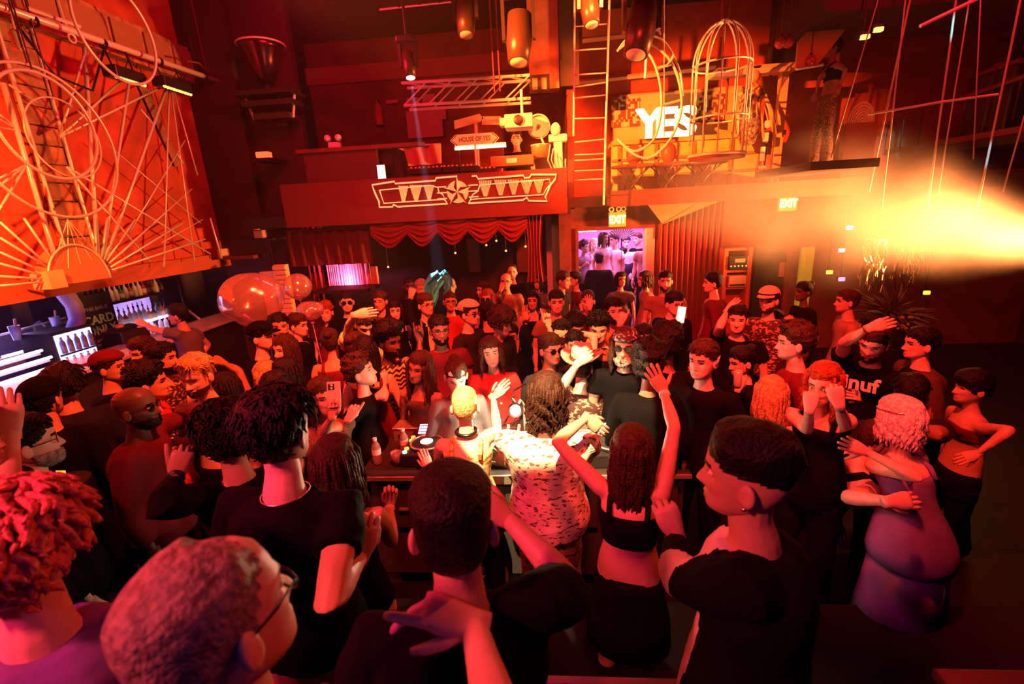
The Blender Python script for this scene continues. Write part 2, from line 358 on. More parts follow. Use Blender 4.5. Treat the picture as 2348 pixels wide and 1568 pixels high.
NP = [0]; PLOG = []; SPOTS = []
def arm_solve(sh, L, px, py, sgn, d):
    """the point on the pixel's sight line that lies a limb's length from the joint"""
    r = ray(px, py); rn = r / np.linalg.norm(r); o = EYE - sh; b = o @ rn; c = o @ o - L * L; q = b * b - c
    if q >= 0: return EYE + rn * (-b + sgn * math.sqrt(q))
    p = EYE + rn * -b; k = np.linalg.norm(p - sh); return sh + (p - sh) / k * min(k, L * 1.22)
def person(label, px, py, hh, yaw, g='m', fl=0.0, skin='tan', hair=('short', 'black'), top=('tee', 'black'), bot='black', l=None, r=None, hy=0, pitch=0, roll=0,
           lean=(0, 0), ext=(), H=None, d=None, group=None, fit=.15, grp=None, wide=1.0, inner=None, lod=None):
    yaw = yaw - math.degrees(math.atan((min(max(px, -100), 2450) - CX) / FPX))      # yaw is given as seen along the sight line
    fem = g == 'f'; s = .95 if fem else 1.0; H = H or (1.66 if fem else 1.77)
    d0 = d or 251. * s / hh; rr = ray(px, py)
    if d is None:
        d1 = (HC - (fl + H - .12 * s)) / max(-rr[2], 1e-3); d0 = float(np.clip(d1, d0 * (1 - fit), d0 * (1 + fit)))
    if d is None and d0 > 2.6 and fit >= .1:
        best = None
        for k in (0, .02, -.02, .04, -.04, .06, -.06, .08, -.08, .1, -.1, .13):
            q = EYE + rr * d0 * (1 + k); m_ = min([np.hypot(*(q[:2] - o_)) for o_ in SPOTS] + [9])
            sc_ = min(m_, .40) - abs(k) * .8
            if best is None or sc_ > best[0]: best = (sc_, k)
        d0 *= 1 + best[1]
    SPOTS.append((EYE + rr * d0)[:2]); hc = EYE + rr * d0; B = rotm(yaw); Hm = rotm(yaw + hy, pitch, roll); bx, bf, up = B.T
    root = thing('person', label, 'person', (hc[0], hc[1], fl), group); loc = np.array(root.location)
    NP[0] += 1; seed = NP[0]; PLOG.append((label, round(d0, 2), round(hc[2] + .12 * s - fl, 2)))
    lod = lod if lod is not None else (0 if d0 < 2.7 else 1 if d0 < 4.6 else 2); vox = float(np.clip(.0055 * d0, .0075, .024))
    sk = skin_mat(skin); hm = hair_mat(hair[1]) if hair[1] else None
    # joints
    nb = hc - up * .195 * s - bf * .03 * s + (Hm[:, 2] - up) * -.12 * s
    hipz = max(fl + .55, min(hc[2] - .70 * s, fl + 1.02 * s)); hip = np.array([nb[0], nb[1], hipz]) + bx * lean[0] + bf * lean[1]
    chest = (nb * .62 + hip * .38) - bf * .02 * s + np.array([0, 0, 0])
    shw = (.165 if fem else .195) * s * wide
    sh, el, wr, tip, pose, bk = {}, {}, {}, {}, {}, {}
    img_left = {}
    a_ = proj(nb + bx * .2)[0] < proj(nb - bx * .2)[0]
    spec = {+1: l if a_ else r, -1: r if a_ else l}       # +1 the person's right side
    ua, fa = (.29 if not fem else .265) * s, (.26 if not fem else .235) * s
    for sd in (1, -1):
        q = nb + bx * sd * shw - up * .055 * s + bf * .01; sp = spec[sd]
        if sp is None or isinstance(sp, str):
            if sp == 'bent':
                e = q - up * ua * .93 + bx * sd * .07 - bf * .05; w_ = e + bf * fa * .75 + up * fa * .55 - bx * sd * .06; t_ = bf * .6 + up * .5 - bx * sd * .3; po = 'grip'
            elif sp == 'hip':
                e = q - up * ua * .8 + bx * sd * .2 - bf * .06; w_ = e - bx * sd * fa * .7 - up * fa * .6 + bf * .1; t_ = -bx * sd + bf * .3; po = 'relax'
            elif sp == 'deck':
                e = q - up * ua * .85 + bx * sd * .1 + bf * .08; w_ = e + bf * fa * .85 - up * fa * .3 - bx * sd * .04; t_ = bf - up * .4; po = 'relax'
            else:
                e = q - up * ua * .97 + bx * sd * .06 - bf * .03; w_ = e - up * fa * .93 + bf * fa * .3; t_ = -up + bf * .3; po = 'relax'
            el[sd], wr[sd], tip[sd], pose[sd] = e, w_, t_, po; bk[sd] = bx * sd + bf * .2
        else:
            ex, ey, es, wx, wy, ws, tx, ty, po = sp[:9]
            if ey < proj(q)[1]: q = q + up * .05 * s - bx * sd * .02
            e = arm_solve(q, ua, ex, ey, es, d0); w_ = arm_solve(e, fa, wx, wy, ws, d0); dw = proj(w_)[2]
            t0 = EYE + ray(tx, ty) * dw - w_; vd = w_ - EYE; vd /= np.linalg.norm(vd)
            el[sd], wr[sd], tip[sd], pose[sd] = e, w_, t0 / np.linalg.norm(t0), po
            bk[sd] = {'a': -vd, 'p': vd, 'u': up, 'd': -up, 'x': bx * sd}[sp[9] if len(sp) > 9 else 'a'] + up * .05   # 'a': back of the hand towards the camera, 'p': palm towards it
        sh[sd] = q
    # torso rings
    if fem: TR = [(-.13, .12, .10), (0, .168, .112), (.2, .148, .10), (.38, .118, .088), (.6, .138, .100), (.78, .145, .095), (.9, .105, .072), (1.0, .055, .054)]
    else: TR = [(-.13, .12, .10), (0, .160, .112), (.2, .148, .105), (.38, .142, .100), (.6, .168, .115), (.78, .172, .112), (.9, .125, .085), (1.0, .066, .062)]
    a16 = np.arange(18) * 2 * PI / 18
    def spine(t):
        t = np.clip(t, -.3, 1.05); return hip * (1 - t) ** 2 + 2 * (chest * 2 - (hip + nb) / 2) * t * (1 - t) + nb * t * t if t > 0 else hip + (hip - chest) * -t * .0 + up * t * .52 * s
    def torso(mb, t0, t1, inf=0.0, flare=0.0, n=12, mi=0):
        ts = np.linspace(t0, t1, n); R = []
        for t in ts:
            w = np.interp(t, [q[0] for q in TR], [q[1] for q in TR]) * s * wide + inf + flare * max(0, .5 - t); dd = np.interp(t, [q[0] for q in TR], [q[2] for q in TR]) * s * (wide if wide > 1 else 1) + inf + flare * max(0, .5 - t)
            c = spine(t); sx = np.sign(np.cos(a16)) * np.abs(np.cos(a16)) ** .85; fr = np.sin(a16)
            bust = (.035 * s * math.exp(-((t - .66) / .1) ** 2) if fem else 0) * np.exp(-((np.abs(np.cos(a16)) - .5) / .3) ** 2) * (fr > 0)
            R.append(c + (w * sx)[:, None] * bx + (dd * fr + bust)[:, None] * bf)
        return mb.rings(R, True, True, mi)
    ar = (.84 if fem else 1.0) * s
    def limb(mb, sd, a=0.0, b=1.0, inf=0.0, grow=0.0, under=0.0):
        """from a to b along shoulder(0) - elbow(.5) - wrist(1)"""
        P = [nb * .5 + sh[sd] * .5 - up * .03, sh[sd]]; Rr = [.05 * ar + inf - under, .057 * ar + inf * .8 - under]
        for t, rd in ((.12, .054), (.25, .049), (.4, .043), (.5, .040), (.6, .043), (.7, .041), (.85, .032), (1.0, .0265)):
            if t > b + 1e-6: break
            p = sh[sd] + (el[sd] - sh[sd]) * t * 2 if t <= .5 else el[sd] + (wr[sd] - el[sd]) * (t * 2 - 1)
            P.append(p); Rr.append(rd * ar + inf + grow * t - (under if t < .2 else 0))
        return mb.tube(P, Rr, 10)
    bare = bot in ('skirt', 'shorts', 'bare')
    kind = top[0] if top else None
    body = MB()
    shrink = -.024 if kind in ('tee', 'long', 'jacket') else 0
    torso(body, -.1, 1.0, shrink)
    body.tube([nb - up * .05 * s, nb + up * .02, (nb + hc) / 2 - up * .02 * s, hc - Hm[:, 1] * .018 * s - Hm[:, 2] * .05 * s], np.array([.075, .06, .052, .05]) * (.86 if fem else 1) * s, 12)
    for sd in (1, -1): limb(body, sd, inf=-.008 if kind in ('long', 'jacket') else 0, under=.012 if kind == 'tee' else 0)
    knee, ank = {}, {}
    for sd in (1, -1):
        hj = hip + bx * sd * .085 * s - up * .06; ank[sd] = np.array([hj[0], hj[1], fl + .09]) + bx * sd * .03 + bf * (.05 * sd); knee[sd] = (hj + ank[sd]) / 2 + bf * .03 + up * .02
        if bare: body.tube([hj + up * .05, hj - up * .05, (hj + knee[sd]) / 2, knee[sd] + up * .03, knee[sd] - up * .08, ank[sd] + up * .12, ank[sd]], np.array([.08, .092, .078, .056, .056, .042, .036]) * s, 10)
    bv, bfc, _ = remesh(body, vox)
    if fem is False and kind is None: pass
    B2 = MB(); B2.add(bv, bfc, 0)
    G, th, hf, hmi = head(lod, fem); hs = s
    HP = lambda p: hc + (np.asarray(p) * hs) @ Hm.T
    B2.add(HP(G.reshape(-1, 3)), hf, hmi)
    for sd in (1, -1):
        e = MB().ball((sd * .077, -.012, -.018), (.012, .019, .032), 10 if lod == 0 else 8, 8 if lod == 0 else 6); ev = np.concatenate(e.v)
        ev[:, 0] += sd * .35 * np.abs(np.minimum(ev[:, 1] + .006, 0)) - sd * .010 * np.exp(-(((ev[:, 1] + .008) / .009) ** 2 + ((ev[:, 2] + .018) / .014) ** 2)) * (np.sign(ev[:, 0] - sd * .077) == sd)
        B2.add(HP(ev), e.f, 0)
        if lod == 0:
            e = MB().ball((sd * .032, .0742, -.001), (.013, .0122, .0082), 12, 8); B2.add(HP(np.concatenate(e.v)), e.f, 3)
            e = MB().ball((sd * .032, .0815, -.0005), .0055, 10, 6); B2.add(HP(np.concatenate(e.v)), e.f, 4)
        hand(B2, wr[sd], tip[sd], bk[sd], sd * (1), (.92 if fem else 1.03) * s, pose[sd], 8 if lod == 0 else 6 if lod == 1 else 5)
    lipc = mat('lip_' + skin, tuple(c * k for c, k in zip(SKIN[skin], (.75, .5, .5))), .4)
    mesh_obj('body', np.concatenate(B2.v), B2.f, [sk, lipc, hm or hair_mat('brown'), EYE_W, EYE_I], root, loc, B2.mi)
    # hair
    style = hair[0]
    if style not in ('bald', None):
        cap_style = 'receding' if style == 'receding' else 'fringe' if style in ('fringe', 'mop', 'wig') else 'fade' if style == 'fade' else 'n'
        thick = dict(short=.016, buzz=.004, receding=.012, fade=.020, long=.016, dreads=.016, curly=.03, afro=.05, mop=.03, crop=.024, bun=.012, fringe=.02, wig=.022, braids=.012).get(style, .016)
        m = hair_mask(th, G[:, :, 2], cap_style) + .006 * lumps(G.reshape(-1, 3), 160, seed + 3).reshape(G.shape[:2]); P0 = G.reshape(-1, 3); nrm = P0 - np.array([0, -.01, .0]); nrm /= np.linalg.norm(nrm, axis=1)[:, None]
        mk = m.reshape(-1); tt = thick * sstep(-.006, .034, mk) * (1 + .35 * sstep(.04, .11, P0[:, 2]))
        if style == 'smooth': tt *= np.where(np.abs(th.reshape(-1)) > 1.0, .2 + .8 * sstep(.035, .085, P0[:, 2]), 1)
        if style in ('short', 'crop', 'receding'): tt *= np.where(np.abs(th.reshape(-1)) > 1.1, .55 + .45 * sstep(.02, .07, P0[:, 2]), 1)
        k = {'curly': .5, 'afro': .35, 'mop': .4, 'crop': .35, 'short': .22}.get(style, .15)
        tt = tt * (1 + k * lumps(P0, 150 if style in ('curly', 'afro') else 90, seed)) + .0016
        V = P0 + nrm * tt[:, None]; nf = len(hf) - 2; fa_ = np.array(hf[:nf]); keep = (mk[fa_] > -.012).any(1); rows, cols = G.shape[:2]
        hb = MB(); hb.add(HP(V), [tuple(q) for q in fa_[keep]] + [hf[-1]], 0)
        rg = np.random.default_rng(seed)
        def lock(a, z0, L, rad, out=.02, wig=0.0, nseg=8, n=5, fwd=0):
            ti = np.argmin(np.abs(th[0] - a)); pts = []; rs = []
            zi = lambda z: np.array([np.interp(z, G[:, ti, 2], G[:, ti, 0]), np.interp(z, G[:, ti, 2], G[:, ti, 1]), z])
            dirv = np.array([math.sin(a), math.cos(a), 0])
            for z in np.linspace(z0, .0 if z0 > .03 else z0 - .03, 3): pts.append(HP(zi(z) + dirv * out))
            p = pts[-1]; wd = Hm @ dirv; dn = -up * .9 + wd * .10
            for i in range(1, nseg):
                p = p + dn * (L / (nseg - 1)) * s; dn = -up + wd * (.06 if i < 3 else -.01) + bf * fwd
                pts.append(p + (bx * math.sin(i * 1.7 + seed + a * 9) + bf * math.cos(i * 1.9 + a * 7)) * wig)
            m_ = len(pts); rs = rad * np.interp(np.arange(m_) / (m_ - 1), [0, .15, .7, 1], [.5, 1, .9, .25])
            hb.tube(pts, rs * s, n)
        if style in ('long', 'wig', 'braids', 'mop', 'curlylong') or style == 'dreads':
            L0 = hair[2] if len(hair) > 2 else .28
            cnt = {0: 60, 1: 34, 2: 20}[lod]; rad = {0: .0125, 1: .017, 2: .022}[lod]
            if style == 'dreads': cnt, rad = 54, .0105
            if style == 'mop': L0 = .05
            lo_a = .95 if style != 'dreads' else .7
            for i in range(cnt):
                a = lo_a + (PI * 2 - 2 * lo_a) * (i + rg.uniform(0, .8)) / cnt; a = a if a < PI else a - 2 * PI
                lock(a, rg.uniform(.02, .1), L0 * rg.uniform(.72, 1.05), rad * rg.uniform(.8, 1.2), rg.uniform(.010, .024), {'curlylong': .018, 'dreads': .016, 'braids': .004}.get(style, .005), 9 if lod == 0 else 7, 6 if lod == 0 else 5)
        if style == 'bun': hb.ball(HP((0, -.09, .085)), .045 * s, 12, 8)
        if style in ('curly', 'afro', 'crop', 'mop', 'short', 'wavy') and lod < 2:
            sel = np.where(mk > .012)[0]; cnt = {'curly': 150, 'afro': 180, 'crop': 150, 'mop': 170, 'short': 170, 'wavy': 110}[style] * (3 if lod == 0 else 1) // (1 if lod == 0 else 2); kr = (1.25 if style == 'wavy' else .5 if lod == 0 else .62)
            sel = sel[np.linalg.norm(P0[sel] - [0, -.01, .12], axis=1) > .02]
            for i in rg.choice(sel, cnt):
                p = V[i]; nn = nrm[i]; sw = rg.normal(size=3) if style in ('curly', 'afro') else rg.normal(size=3) * .28 + np.array([0, -.35, -.1]) + np.array([p[0], p[1], 0]) * 7
                sw -= nn * (sw @ nn); sw /= np.linalg.norm(sw); sd_ = np.cross(nn, sw); Lk = {'curly': .03, 'afro': .025, 'crop': .045, 'mop': .06, 'short': .032, 'wavy': .085}[style]; wv = {'wavy': .014, 'crop': .005, 'mop': .006, 'curly': .012}.get(style, .002); f0 = rg.uniform(0, 6)
                pts = [p - nn * .007 + sw * Lk * t_ + nn * ((.004 if style in ('short', 'crop') else .009) * math.sin(PI * min(1, t_ * 1.25)) + (.004 if style in ('wavy', 'curly') else 0) * t_) + sd_ * wv * math.sin(f0 + 5 * t_) for t_ in (0, .2, .45, .7, .88, 1)]
                hb.tube(HP(np.array(pts)), np.array([.003, .0085, .0095, .0075, .005, .001]) * s * kr, 5)
        mesh_obj('hair', np.concatenate(hb.v), hb.f, [hm], root, loc)
    def biggest(F):
        par = {}
        def fd(x):
            while par.setdefault(x, x) != x: par[x] = par[par[x]]; x = par[x]
            return x
        for q in F:
            for i in q[1:]: par[fd(i)] = fd(q[0])
        cn = {}
        for q in F: cn[fd(q[0])] = cn.get(fd(q[0]), 0) + 1
        k = max(cn, key=cn.get); return [q for q in F if fd(q[0]) == k]
    def shell(cond, thick, name, m, lump=.2):
        P0 = G.reshape(-1, 3); nrm = P0 - np.array([0, -.02, -.02]); nrm /= np.linalg.norm(nrm, axis=1)[:, None]; c = cond(th.reshape(-1), P0)
        V = P0 + nrm * (thick * sstep(0, .5, c) * (1 + lump * lumps(P0, 220, seed)) + .001)[:, None]; fa_ = np.array(hf[:-2]); keep = (c[fa_] > 0.02).all(1)
        F = [tuple(q) for q in fa_[keep]] + ([hf[-1]] if name in ('cap', 'headscarf', 'beanie') else [])
        F = biggest(F); us = sorted({i for q in F for i in q}); ix = {u: i for i, u in enumerate(us)}
        return mesh_obj(name, HP(V[us]), [tuple(ix[i] for i in q) for q in F], [m], root, loc)
    for e in ext:
        e = e if isinstance(e, tuple) else (e,)
        if e[0] == 'beard':
            bm_ = hair_mat(e[1] if len(e) > 1 else hair[1] or 'brown')
            shell(lambda t, p: np.clip(np.minimum(np.minimum((-.048 - .016 * np.exp(-(p[:, 0] / .03) ** 2) - p[:, 2]) / .012, (p[:, 1] + .01) / .02), 1) - 1.3 * np.exp(-(p[:, 0] / .02) ** 2 - ((p[:, 2] + .077) / .007) ** 2), 0, 1), e[2] if len(e) > 2 else .013, 'beard', bm_)
        elif e[0] in ('cap', 'beanie', 'headscarf'):
            cm = cloth_mat(e[1]); lo = {'cap': .052, 'beanie': .035, 'headscarf': .04}[e[0]]
            o = shell(lambda t, p: np.clip((p[:, 2] - lo + .03 * (np.abs(t) > 1.6)) / .02, 0, 1), .03 if e[0] != 'headscarf' else .022, e[0], cm, .03)
            if e[0] == 'cap':
                bk_ = -1 if 'back' in e else 1; q = MB(); a = np.linspace(-1.1, 1.1, 9)
                def arc(rr_, z): return [(math.sin(t) * .082 * rr_, bk_ * (math.cos(t) * .1 * rr_ + (.07 if rr_ > 1 else .01) * math.cos(t)), z) for t in a]
                T1, T2 = arc(.95, .062), arc(1.12, .05); v = T1 + T2 + [(x, y, z - .004) for x, y, z in T1 + T2]; n9 = 9
                F = [(i, i + 1, n9 + i + 1, n9 + i) for i in range(8)] + [(18 + i, 18 + n9 + i, 18 + n9 + i + 1, 18 + i + 1) for i in range(8)] + [(n9 + i, n9 + i + 1, 27 + i + 1, 27 + i) for i in range(8)]
                q.add(HP(np.array(v)), F); mesh_obj('visor', np.concatenate(q.v), q.f, [cm], o, loc)
        elif e[0] in ('glasses', 'sunglasses', 'shades_up'):
            q = MB(); zz, yy, tilt = (-.002, .098, 0) if e[0] != 'shades_up' else (.088, .078, .6); fr = GLASS_F; u_ = np.array([0, -math.sin(tilt), math.cos(tilt)]); nn = np.array([0, math.cos(tilt), math.sin(tilt)])
            for sd in (1, -1):
                a = np.arange(16) * 2 * PI / 16; c = np.array([sd * .034, yy - .006, zz]); rim = c + np.cos(a)[:, None] * np.array([.027, 0, 0]) + np.sin(a)[:, None] * u_ * .021
                q.tube(HP(rim), .0022, 6, 0, True); q.tube(HP(np.array([[sd * .061, yy - .008, zz + .005], [sd * .079, .04, zz + .004], [sd * .08, -.02, zz]])), .0022, 5)
                if e[0] != 'glasses': q.add(HP(np.vstack([rim + nn * .001, rim - nn * .001])), [tuple(range(16)), tuple(range(31, 15, -1))], 1)
            q.tube(HP(np.array([[-.009, yy - .002, zz + .006], [.009, yy - .002, zz + .006]])), .0022, 5)
            mesh_obj('sunglasses' if e[0] != 'glasses' else 'glasses', np.concatenate(q.v), q.f, [fr, LENS_D if e[0] == 'sunglasses' else mat('reflecting_lens', (.5, .55, .8), .15, .6)], root, loc, q.mi)
        elif e[0] in ('necklace', 'choker'):
            rad, rt, mm = (.07, .0022, mat('silver_chain', (.8, .75, .65), .25, 1)) if e[0] == 'necklace' else (.060 * s, .012, mat('black_leather', (.006, .005, .006), .3))
            a = np.arange(28) * 2 * PI / 28; c = nb + up * ((.0 if e[0] == 'necklace' else .035) * s); drop = (e[1] if len(e) > 1 else .05) if e[0] == 'necklace' else 0
            kk = np.maximum(np.sin(a), 0); pts = c + np.cos(a)[:, None] * bx * rad * (1 + .15 * kk[:, None]) + (np.sin(a) * (rad + .25 * drop * kk))[:, None] * bf - (drop * kk ** 1.5)[:, None] * up
            q = MB(); q.tube(pts, rt, 6, 0, True); mesh_obj('necklace' if e[0] == 'necklace' else 'collar', np.concatenate(q.v), q.f, [mm], root, loc)
        elif e[0] in ('wristband', 'bracelet'):
            sd = (1 if a_ else -1) * (1 if e[1] == 'l' else -1); dv = wr[sd] - el[sd]; dv /= np.linalg.norm(dv); mm = mat('wristband_' + e[2], CLO.get(e[2], (.7, .6, .45)), .5); q = MB()
            wdt = .011 if e[0] == 'wristband' else .005; c0 = wr[sd] - dv * .02
            q.tube([c0 - dv * wdt, c0, c0 + dv * wdt], np.array([.031, .032, .03]) * ar + .002, 14); mesh_obj(e[0], np.concatenate(q.v), q.f, [mm], root, loc)
        elif e[0] == 'earring':
            for sd in (1, -1):
                q = MB().ball(HP((sd * .083, -.008, -.05)), .006, 8, 6); mesh_obj('earring', np.concatenate(q.v), q.f, [mat('earring_metal', (.85, .75, .6), .15, 1)], root, loc)
        elif e[0] == 'mask':
            shell(lambda t, p: np.clip(np.minimum((-.03 - p[:, 2]) / .01, (p[:, 1] - .0) / .02), 0, 1), .012, 'face_mask', cloth_mat(e[1]), .05)
        elif e[0] == 'pointed_ear':
            for sd in (1, -1):
                q = MB().tube(HP(np.array([[sd * .078, -.01, -.02], [sd * .088, -.016, .01], [sd * .1, -.026, .045]])), np.array([.014, .011, .001]), 8); mesh_obj('pointed_ear', np.concatenate(q.v), q.f, [sk], root, loc)
        elif e[0] == 'headband':
            a = np.arange(24) * 2 * PI / 24; q = MB(); q.tube(HP(np.stack([.098 * np.sin(a), .112 * np.cos(a), .055 + .0 * a], 1)), .006, 6, 0, True); mesh_obj('headband', np.concatenate(q.v), q.f, [mat('jewelled_band', (.8, .7, .7), .2, .8)], root, loc)
    # clothes
    if kind:
        cm = cloth_mat(top[1]); q = MB(); inf = .014 if kind != 'jacket' else .028
        if kind in ('tee', 'long', 'jacket'):
            torso(q, -.16 if kind != 'jacket' else -.2, .985, inf, .05, 14)
            for sd in (1, -1): limb(q, sd, 0, .25 if kind == 'tee' else .86, .008 if kind == 'tee' else .011 if kind == 'long' else .017, .07 if kind == 'tee' else 0)
            v, f, nr = remesh(q, max(vox * 1.15, .010), 3)
            v = v + nr * (lumps(v * [1, 1, .6], 26, seed) * .0055 + lumps(v, 60, seed + 9) * .002)[:, None]
            mi = None; ms = [cm]
            if inner:
                fc = v[np.array([x[:3] for x in f])].mean(1) - nb; ox = fc @ bx; oy = fc @ bf; oz = fc @ up; w0 = .055 * s + .02 * np.clip(-oz, 0, .5); mi = ((np.abs(ox) < w0) & (oy > .0) & (np.abs(ox) < .2)).astype(int)
                ms = [cm, cloth_mat(inner)]
            mesh_obj({'tee': 'shirt', 'long': 'top', 'jacket': 'jacket'}[kind], v, f, ms, root, loc, mi)
        else:
            t0, t1 = {'tank': (-.12, .76), 'crop': (.40, .74), 'dress': (-.15, .74), 'band': (.5, .72), 'corset': (.2, .74)}[kind]; torso(q, t0, t1, .010, .02 if kind != 'dress' else .12, 14)
            if kind == 'dress':
                a = a16; R = [hip + up * z + (w * np.cos(a))[:, None] * bx + (w * .8 * np.sin(a))[:, None] * bf for z, w in ((-.02, .2), (-.25, .22), (-.5, .25))]; q.rings(R)
            if kind != 'band':
                for sd in (1, -1):
                    c = spine(.73); z1 = nb + bx * sd * shw * .55 - up * .012; zf = spine(.72) + bx * sd * .085 * s + bf * .112 * s; zb = spine(.72) + bx * sd * .085 * s - bf * .105 * s
                    q.tube([zf, (zf + z1) / 2 + bf * .03 + up * .01, z1 + up * .008, (zb + z1) / 2 - bf * .03 + up * .01, zb], .013 if fem else .026, 6)
            v = np.concatenate(q.v); v = v + 0; mesh_obj({'tank': 'tank_top', 'crop': 'crop_top', 'dress': 'dress', 'band': 'bandeau', 'corset': 'corset'}[kind], v, q.f, [cm], root, loc)
    if bot not in ('bare',):
        bmat = cloth_mat(bot if bot not in ('skirt', 'shorts') else 'black'); q = MB()
        a = a16; pel = [hip + up * z + (w * np.cos(a))[:, None] * bx + (dd * np.sin(a))[:, None] * bf for z, w, dd in ((.06, .158 * s, .115 * s), (0, .178 * s, .128 * s), (-.07, .18 * s, .128 * s), (-.12, .16 * s, .115 * s))]
        if bot == 'skirt': pel = pel[:3] + [hip + up * z + (w * np.cos(a))[:, None] * bx + (w * .8 * np.sin(a))[:, None] * bf for z, w in ((-.2, .2), (-.36, .21))]
        q.rings(pel)
        if bot != 'skirt':
            for sd in (1, -1):
                hj = hip + bx * sd * .085 * s - up * .05; kn, an = knee[sd], ank[sd]
                pts = [hj, hj - up * .08, (hj + kn) / 2, kn, (kn + an) / 2, an - up * .0]; rs = np.array([.098, .1, .09, .074, .07, .066]) * s
                if bot == 'shorts': pts, rs = pts[:3], rs[:3]
                ts = np.linspace(0, len(pts) - 1, 14); pp = np.stack([np.interp(ts, range(len(pts)), np.array(pts)[:, i]) for i in range(3)], 1); q.tube(pp, np.interp(ts, range(len(rs)), rs) * (1 + .03 * np.sin(ts * 5 + seed)), 12)
        mesh_obj('skirt' if bot == 'skirt' else 'shorts' if bot == 'shorts' else 'trousers', np.concatenate(q.v), q.f, [bmat], root, loc)
    for sd in (1, -1):
        q = MB().ball(ank[sd] + bf * .06 - up * .045, (.045, .13, .05), 10, 6, R=B); v = np.concatenate(q.v); v[:, 2] = np.maximum(v[:, 2], fl + .002); mesh_obj('shoe', v, q.f, [mat('shoe_leather', (.012, .011, .012), .5)], root, loc)
    return dict(root=root, wr=wr, tip=tip, el=el, hc=hc, Hm=Hm, nb=nb, hip=hip, B=B, d=d0, right=(1 if a_ else -1))
# ---------------------------------------------------------------- room shell
BLK = mat('black_paint', (.012, .010, .011), .6, bump=.05, bscale=20)
REDP = mat('red_painted_wall', (.46, .065, .03), .7, bump=.1, bscale=12, var=.18, vscale=3)
DRED = mat('dark_red_paint', (.16, .03, .02), .7, bump=.08, bscale=15, var=.2, vscale=4)
WOOD = mat('old_wood', (.35, .16, .08), .65, bump=.25, bscale=30, var=.3, vscale=9)
STEEL = mat('pale_steel', (.78, .74, .66), .35, .3)
WHITE = mat('white_paint', (.8, .77, .7), .5)
DSTEEL = mat('dark_steel', (.05, .045, .045), .35, .7)
YEL = mat('yellow_paint', (.75, .55, .16), .6, var=.12)
XL = -5.4
def wall(name, lo, hi, m): return MB().box(lo, hi).build(name, m, kind='structure')
wall('floor', (-7.2, -3.0, -.2), (8.2, 12.2, 0), mat('dance_floor', (.008, .007, .007), .5, spec=.2, bump=.05, bscale=6))
wall('floor_stage', (-3.4, -2.6, 0.0), (3.8, 2.28, .35), mat('stage_black', (.008, .007, .007), .6, spec=.15))
wall('ceiling', (-7.2, -3.0, 5.95), (8.2, 12.2, 6.1), BLK)
wall('wall_rear', (-7.2, -3.1, 0), (8.2, -3.0, 6), BLK)
wall('wall_left', (XL - .12, -3.0, 2.06), (XL, 8.0, 5.95), REDP)
wall('wall_left_bar', (-7.0, -3.0, 0), (-6.9, 10.2, 2.2), mat('bar_wall', (.05, .03, .05), .6))
wall('ceiling_bar', (-6.9, -3.0, 2.06), (XL - .12, 8.0, 2.2), BLK)
wall('wall_right', (8.0, -3.0, 0), (8.1, 12.2, 6), mat('right_wall_paint', (.03, .01, .01), .7))
wall('wall_back_under', (-7, 8.9, 0), (.42, 9.0, 2.6), mat('black_drape_wall', (.03, .012, .012), .7))
wall('wall_back_left', (-7, 8.0, 2.0), (-4.6, 8.2, 5.95), DRED)
wall('wall_back_upper', (-4.6, 10.0, 2.6), (.42, 10.1, 5.95), mat('upper_wall', (.18, .03, .02), .7, bump=.1, bscale=9, var=.2, vscale=2))
wall('wall_side', (.40, 8.3, 2.6), (.50, 10.1, 5.95), DRED)
DX0, DX1, DZ = on_y(1326, 560, 8.3)[0], on_y(1500, 560, 8.3)[0], on_y(1415, 526, 8.3)[2]
wall('wall_back', (.42, 8.3, 0), (DX0, 8.42, 2.75), DRED)
wall('wall_back_lintel', (DX0, 8.3, DZ), (DX1, 8.42, 2.75), DRED)
wall('wall_back_right', (DX1, 8.3, 0), (8.0, 8.42, 2.75), DRED)
wall('wall_stage_upper', (.42, 9.6, 2.6), (8.0, 9.7, 5.95), mat('mural_wall', (.42, .07, .03), .7, bump=.1, bscale=10, var=.2, vscale=2.5))
wall('floor_mezzanine', (-4.6, 7.0, 2.56), (.30, 10.0, 2.72), BLK)
wall('floor_mezzanine_right', (.30, 7.75, 2.62), (8.0, 9.6, 2.78), mat('stage_boards', (.06, .015, .01), .7))
# side room behind the doorway, lit pink
wall('floor_side_room', (.2, 8.42, -.02), (3.2, 11.6, .25), mat('side_floor', (.15, .1, .12), .5))
wall('wall_side_room', (.1, 11.6, 0), (3.3, 11.7, 2.6), mat('pink_room_wall', (.6, .45, .55), .6))
wall('wall_side_room_left', (.0, 8.42, 0), (.1, 11.7, 2.6), mat('pink_room_wall', (.6, .45, .55), .6))
wall('wall_side_room_right', (3.3, 8.42, 0), (3.4, 11.7, 2.6), mat('pink_room_wall', (.6, .45, .55), .6))
tr = wall('trim_1', (DX1 - .16, 8.26, 0), (DX1, 8.46, DZ), mat('lilac_jamb', (.75, .6, .75), .5))
wall('trim_2', (DX0 - .05, 8.24, 0), (DX0, 8.44, DZ + .04), DRED)
